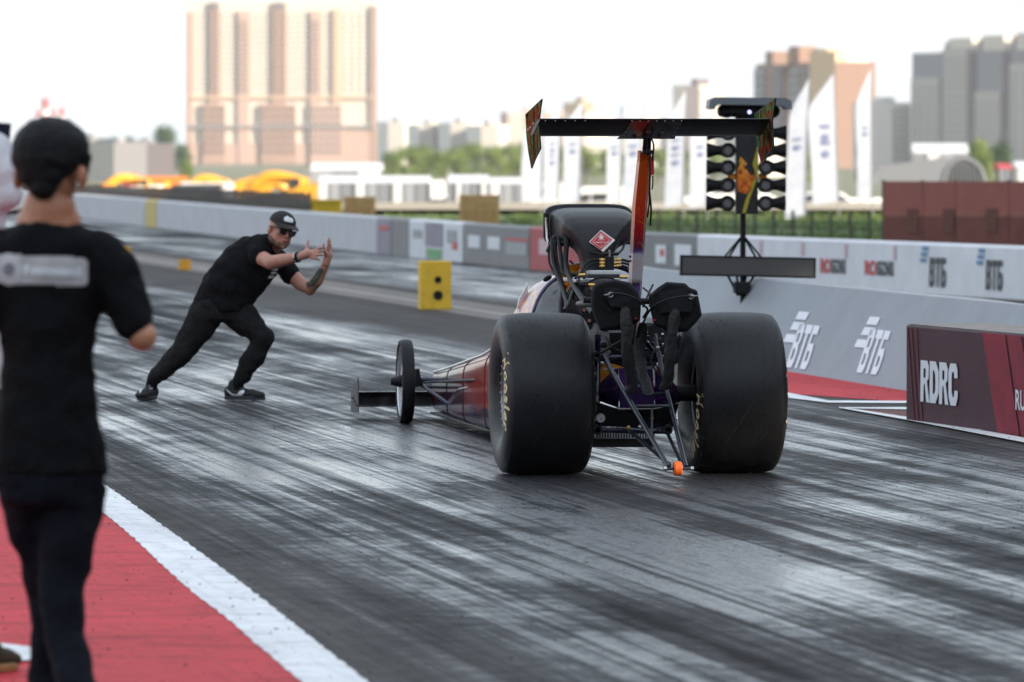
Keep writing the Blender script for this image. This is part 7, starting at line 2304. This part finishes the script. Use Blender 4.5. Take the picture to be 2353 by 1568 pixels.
for v in (222, 288):
    rot_box('cornice', tw, plan(428, TYD, org), plan(862, TYD, org), zat(v + 5, TYD), zat(v, TYD), 1.0, 'wall_orange' if v < 250 else 'wall_grey', 2.3 if v > 250 else 1.6)
for x0, x1 in ((187, 290), (350, 460), (525, 660), (742, 885), (942, 1020), (1060, 1240)):
    windows(tw, plan(cu_(x0), TYD, org), plan(cu_(x1), TYD, org), z_mid + 2, zt - 5, 3 if x1 - x0 < 130 else 4, 16, 'pane_dark', 0.05, 0.36, 0.45, bud)
for x0, x1 in ((296, 346), (676, 730)):
    rot_box('stair_head', tw, plan(cu_(x0), TYD, org), plan(cu_(x1), TYD, org), zat(24, TYD), zat(6, TYD), 4, 'wall_dark', 1.6)
# brick building with sunlight painted into its flank's colour, right of the start lights
org = Vector((P(1920, 400, 2200).x, 2200, GZ))
b2 = empty('brick_apartment_block', org, 0, 'brown brick apartment block with orange sunlit flank behind the feather flags', 'building')
C_ = plan(1920, 2200, org); Lp = plan(1737, 2262, org); Rp = plan(1996, 2216, org)
zt = zat(142, 2200)
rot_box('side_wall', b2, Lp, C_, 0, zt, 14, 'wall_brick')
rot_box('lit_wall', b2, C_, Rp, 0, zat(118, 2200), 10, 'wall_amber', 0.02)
exl = C_ - Lp
for k0, k1, mm in ((0.0, 0.12, 'wall_grey'), (0.24, 0.36, 'wall_dark'), (0.46, 0.56, 'wall_grey'), (0.62, 0.74, 'wall_dark'), (0.86, 0.93, 'wall_grey')):
    rot_box('bay', b2, Lp + exl * k0, Lp + exl * k1, 0, zt - 1.5, 2, mm, 0.8)
    windows(b2, Lp + exl * k0, Lp + exl * k1, 4, zt - 3, 2, 10, 'pane_dark', 0.85, 0.5, 0.45)
exr = Rp - C_
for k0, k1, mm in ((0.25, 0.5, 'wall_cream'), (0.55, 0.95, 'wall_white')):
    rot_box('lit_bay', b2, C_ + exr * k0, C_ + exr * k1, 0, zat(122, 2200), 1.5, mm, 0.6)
for u0, u1, v in ((1758, 1776, 118), (1812, 1836, 106), (1868, 1888, 112)):
    rot_box('roof_turret', b2, plan(u0, 2236, org), plan(u1, 2230, org), zt - 0.5, zat(v, 2230), 6, 'wall_brick', 0)
for u0, u1 in ((1780, 1808), (1840, 1866)):
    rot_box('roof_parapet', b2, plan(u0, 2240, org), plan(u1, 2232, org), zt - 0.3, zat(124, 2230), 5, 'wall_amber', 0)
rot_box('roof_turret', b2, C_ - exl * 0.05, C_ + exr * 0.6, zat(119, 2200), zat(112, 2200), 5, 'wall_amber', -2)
# grey panel building at the right edge
org = Vector((P(2200, 400, 1870).x, 1870, GZ))
b3 = empty('grey_panel_block', org, 0, 'tall grey panel apartment block in shade at the right edge', 'building')
Lp, Rp = plan(2096, 1900, org), plan(2430, 1830, org)
ex3 = Rp - Lp
def z3(v): return zat(v, 1880)
rot_box('main_wall', b3, Lp, Rp, 0, z3(120), 16, 'wall_grey')
for k0, k1, v in ((0.01, 0.21, 178), (0.235, 0.40, 112), (0.46, 0.63, 212), (0.70, 0.98, 150)):
    rot_box('beige_bay', b3, Lp + ex3 * k0, Lp + ex3 * k1, 0, z3(v), 2, 'wall_beige', 0.9)
    windows(b3, Lp + ex3 * k0, Lp + ex3 * k1, 4, z3(v) - 2, 4, 14 if v < 170 else 11, 'wall_grey', 0.95, 0.4, 0.4)
for k0, k1 in ((0.215, 0.235), (0.41, 0.455), (0.635, 0.69)):
    rot_box('dark_joint', b3, Lp + ex3 * k0, Lp + ex3 * k1, 0, z3(120), 2, 'wall_dark', 0.3)
for k0, k1, v in ((0.24, 0.40, 88), (0.47, 0.62, 84), (0.70, 0.98, 80)):
    rot_box('roof_house', b3, Lp + ex3 * k0, Lp + ex3 * k1, z3(119), z3(v), 12, 'wall_cream', -1.0)
    rot_box('roof_house_face', b3, Lp + ex3 * (k0 - 0.02), Lp + ex3 * k0, z3(119), z3(v + 8), 12, 'wall_grey', -0.6)
# apartment slab, the shade of its left flank put into the wall colour
def slab(u0, uc_, u1, v_top, Y, m_left, m_front, label, nx_=5, nz_=8, name='apartment_block', dl=None, pm='pane_grey', wins=True):
    org = Vector((P(uc_, 400, Y).x, Y, GZ))
    e = empty(name, org, 0, label, 'building', 'far apartment blocks')
    C_ = plan(uc_, Y, org); Lp = plan(u0, Y + (dl or 25), org); Rp = plan(u1, Y + 6, org)
    zt = zat(v_top, Y)
    rot_box('side_wall', e, Lp, C_, 0, zt, 6, m_left)
    rot_box('front_wall', e, C_, Rp, 0, zt, 10, m_front, 0.02)
    if wins: windows(e, C_, Rp, 3, zt - 1.5, nx_, nz_, pm, 0.1, 0.4, 0.45)
    rot_box('roof_house', e, C_.lerp(Rp, 0.35), C_.lerp(Rp, 0.65), zt - 0.2, zt + (zt) * 0.08, 5, m_left, -1)
    return e
slab(1550, 1570, 1664, 196, 2500, 'wall_dark', 'wall_cream', 'beige apartment block above the right half of the wing', 6, 10)
slab(884, 892, 962, 280, 2700, 'wall_beige', 'wall_white', 'first pale apartment block right of the tower', 5, 6, dl=70)
slab(938, 962, 1040, 286, 2550, 'wall_beige', 'wall_white', 'second pale apartment block right of the tower', 5, 6, dl=90)
slab(1006, 1036, 1110, 282, 2450, 'wall_beige', 'wall_white', 'third pale apartment block right of the tower', 5, 6, dl=110)
slab(1086, 1106, 1170, 288, 2400, 'wall_beige', 'wall_white', 'pale apartment block left of the wing endplate', 5, 6, dl=80)
slab(1150, 1166, 1300, 258, 2650, 'wall_beige', 'wall_pink', 'long pale apartment block behind the left wing endplate', 8, 6)
slab(1300, 1312, 1420, 264, 2600, 'wall_beige', 'wall_white', 'long pale apartment block behind the left half of the wing', 8, 6)
slab(1326, 1332, 1366, 236, 2900, 'wall_orange', 'wall_amber', 'slim orange block behind the left half of the wing', 2, 8)
slab(1420, 1432, 1552, 272, 2500, 'wall_beige', 'wall_white', 'long pale apartment block behind the wing strut', 8, 6)
slab(1990, 2002, 2092, 236, 1900, 'wall_white', 'wall_white', 'pale apartment block between the brick block and the grey one', 6, 8)
slab(1690, 1700, 1800, 300, 1500, 'wall_beige', 'wall_white', 'low pale block behind the start lights', 6, 3)
# left group
slab(196, 206, 252, 318, 1300, 'wall_grey', 'wall_white', 'narrow white block right of the dark haired head', 2, 5, dl=12)
slab(250, 262, 318, 326, 1250, 'wall_grey', 'wall_beige', 'grey low block beyond the plank fence', 4, 4, dl=12)
slab(312, 330, 374, 330, 1350, 'wall_dark', 'wall_white', 'grey gabled house left of the dark tree', 3, 4, dl=40)
# striped chimneys
mat('chimney_red', (0.48, 0.06, 0.05), 0.8); mat('chimney_white', (0.72, 0.70, 0.68), 0.8)
for u, v_top, w_, lab in ((88, 253, 9, 'leftmost of the four striped chimneys'), (104, 226, 15, 'tallest and thickest red and white chimney'), (123, 250, 8, 'third red and white chimney from the left'), (142, 248, 10, 'rightmost of the four striped chimneys')):
    Y = 3600; s_ = FPX / Y
    e = empty('striped_chimney', Vector((P(u, 400, Y).x, Y, GZ)), 0, lab + ' above the dark haired head', 'chimney', 'striped chimneys')
    zt = zat(v_top, Y); r_ = w_ / 2 / s_
    for k in range(6):
        z0, z1 = zt * k / 6, zt * (k + 1) / 6
        f0, f1 = 1.5 - 0.5 * k / 6, 1.5 - 0.5 * (k + 1) / 6
        o_ = MB().lathe([(z0, r_ * f0), (z1 - 0.05, r_ * f1)], 20, (0, 0, 0), 'Z').build('band', MATS['chimney_red' if k % 2 else 'chimney_white'], e)

# ---- trees
def leaf_mat(name, c0, c1):
    m, t, b = new_mat(name)
    tc = t.nodes.new('ShaderNodeTexCoord'); n1 = noise(t, tc.outputs['Object'], 0.9, 3, 0.6)
    r = ramp(t, n1.outputs[0], [(0.3, c0), (0.7, c1)]); t.links.new(r.outputs[0], b.inputs['Base Color']); b.inputs['Roughness'].default_value = 0.7
    b.inputs['Transmission Weight'].default_value = 0.0
    return m
leaf_mat('leaf_bright', (0.09, 0.15, 0.022), (0.16, 0.22, 0.04)); leaf_mat('leaf_dark', (0.025, 0.06, 0.02), (0.05, 0.10, 0.03))
mat('bark', (0.09, 0.07, 0.05), 0.9, var=0.3)
crowns = {}
def crown_mesh(seed, ht, wd):
    key = (seed,)
    if key in crowns: return crowns[key]
    rr = random.Random(seed)
    lobes = []
    for i in range(11):
        a_ = rr.uniform(0, 6.28); q = rr.random()
        rad = wd * 0.5 * (0.75 - 0.45 * q)
        lobes.append((Vector((math.cos(a_) * rad * rr.uniform(0.3, 1), math.sin(a_) * rad * rr.uniform(0.3, 1), ht * (0.30 + 0.58 * q))), wd * rr.uniform(0.17, 0.28)))
    mb = MB()
    for i in range(3200):
        c_, r_ = lobes[rr.randrange(len(lobes))]
        d = Vector((rr.gauss(0, 1), rr.gauss(0, 1), rr.gauss(0, 0.85))).normalized()
        p = c_ + d * r_ * rr.uniform(0.55, 1.08)
        n_ = (d + Vector((rr.uniform(-.7, .7), rr.uniform(-.7, .7), rr.uniform(-.4, .9)))).normalized()
        a_ = n_.orthogonal().normalized(); b_ = n_.cross(a_)
        sz = wd * rr.uniform(0.014, 0.030)
        mb.add([p + a_ * sz, p + b_ * sz * 0.7, p - a_ * sz, p - b_ * sz * 0.7], [(0, 1, 2, 3)])
    me = mb.mesh('crown', flat=True, fix=False)
    tk = MB()
    tk.tube([(0, 0, 0), (wd * 0.01, 0, ht * 0.25), (0, wd * 0.01, ht * 0.55)], [wd * 0.035, wd * 0.026, wd * 0.012], 8)
    for c_, r_ in lobes[:7]:
        tk.tube([(0, 0, ht * 0.28), c_ * 0.55 + Vector((0, 0, ht * 0.12)), c_], [wd * 0.016, wd * 0.011, wd * 0.004], 6)
    crowns[key] = (me, tk.mesh('trunk'))
    return crowns[key]
def tree_at(u, v_top, w_px, Y, label, m='leaf_bright', seed=1, group='trees beyond the strip'):
    me, tk = crown_mesh(seed, 8.0, 7.0)
    s_ = FPX / Y
    ht = CH - (v_top - HZ) / s_ - GZ; wd = w_px / s_
    e = empty('broadleaf_tree', Vector((P(u, 400, Y).x, Y, GZ)), random.uniform(0, 6.28), label, 'tree', group)
    e.scale = (wd / 6.4, wd / 6.4, ht / 8.0)
    o_ = bpy.data.objects.new('crown', me); COL.objects.link(o_); o_.parent = e
    if not me.materials: me.materials.append(None)
    o_.material_slots[0].link = 'OBJECT'; o_.material_slots[0].material = MATS[m]
    link('trunk', tk, MATS['bark'], e)
    return e
tl = [(905, 352, 62), (940, 345, 66), (980, 342, 74), (1022, 352, 60), (1052, 346, 64), (1090, 338, 70), (1128, 344, 66), (1165, 336, 74), (1204, 332, 76)]
names = ['leftmost', 'second', 'third', 'fourth', 'fifth', 'sixth', 'seventh', 'eighth', 'ninth']
for i, (u, v, w_) in enumerate(tl):
    tree_at(u, v - 8, w_ * 1.35, 1080 + 40 * (i % 3), names[i] + ' bright green tree from the left in the row right of the tower', 'leaf_bright', 1 + i % 4)
tree_at(382, 290, 78, 1500, 'tall dark green tree left of the tower', 'leaf_dark', 2)
tree_at(415, 330, 60, 1450, 'smaller dark green tree at the foot of the tower', 'leaf_dark', 3)
tree_at(352, 335, 50, 1480, 'dark green tree beside the grey gabled house', 'leaf_dark', 4)
for u, v, lab in ((215, 312, 'leftmost'), (255, 314, 'second'), (292, 313, 'third'), (328, 318, 'rightmost')):
    tree_at(u, v, 56, 1700, lab + ' green tree behind the low blocks at the left', 'leaf_dark', 1 + int(u) % 4)
tree_at(430, 366, 40, 900, 'low green bush at the left foot of the tower', 'leaf_bright', 1)
tree_at(2250, 318, 74, 700, 'left green tree in front of the grey block', 'leaf_bright', 3)
tree_at(2296, 322, 76, 720, 'right green tree in front of the grey block', 'leaf_dark', 4)
tree_at(1985, 322, 46, 900, 'small dark tree behind the narrow feather flag', 'leaf_dark', 2)
for i, (u, v) in enumerate(((1240, 330), (1290, 336), (1345, 334), (1400, 340), (1455, 338), (1510, 342), (1570, 344), (1640, 350))):
    tree_at(u, v, 80, 1150 + 30 * (i % 2), ['first', 'second', 'third', 'fourth', 'fifth', 'sixth', 'seventh', 'eighth'][i] + ' green tree behind the feather flags counted from the left endplate', 'leaf_bright', 1 + i % 4)
tree_at(1850, 352, 60, 1000, 'green tree behind the feather flag right of the start lights', 'leaf_bright', 2)

# ---- warm summer air that pales the far buildings
m = bpy.data.materials.new('haze_air'); m.use_nodes = True
t = m.node_tree; t.nodes.remove(t.nodes['Principled BSDF'])
pv = t.nodes.new('ShaderNodeVolumePrincipled')
pv.inputs['Color'].default_value = (0.96, 0.97, 1.0, 1)
pv.inputs['Density'].default_value = 0.00007
pv.inputs['Anisotropy'].default_value = 0.2
t.links.new(pv.outputs[0], t.nodes['Material Output'].inputs['Volume'])
hz = MB().box((0, 1900, 45), (3600, 4300, 100)).build('haze', m, flat=True)
tag(hz, 'thin pale haze over the whole place', 'haze', kind='stuff')
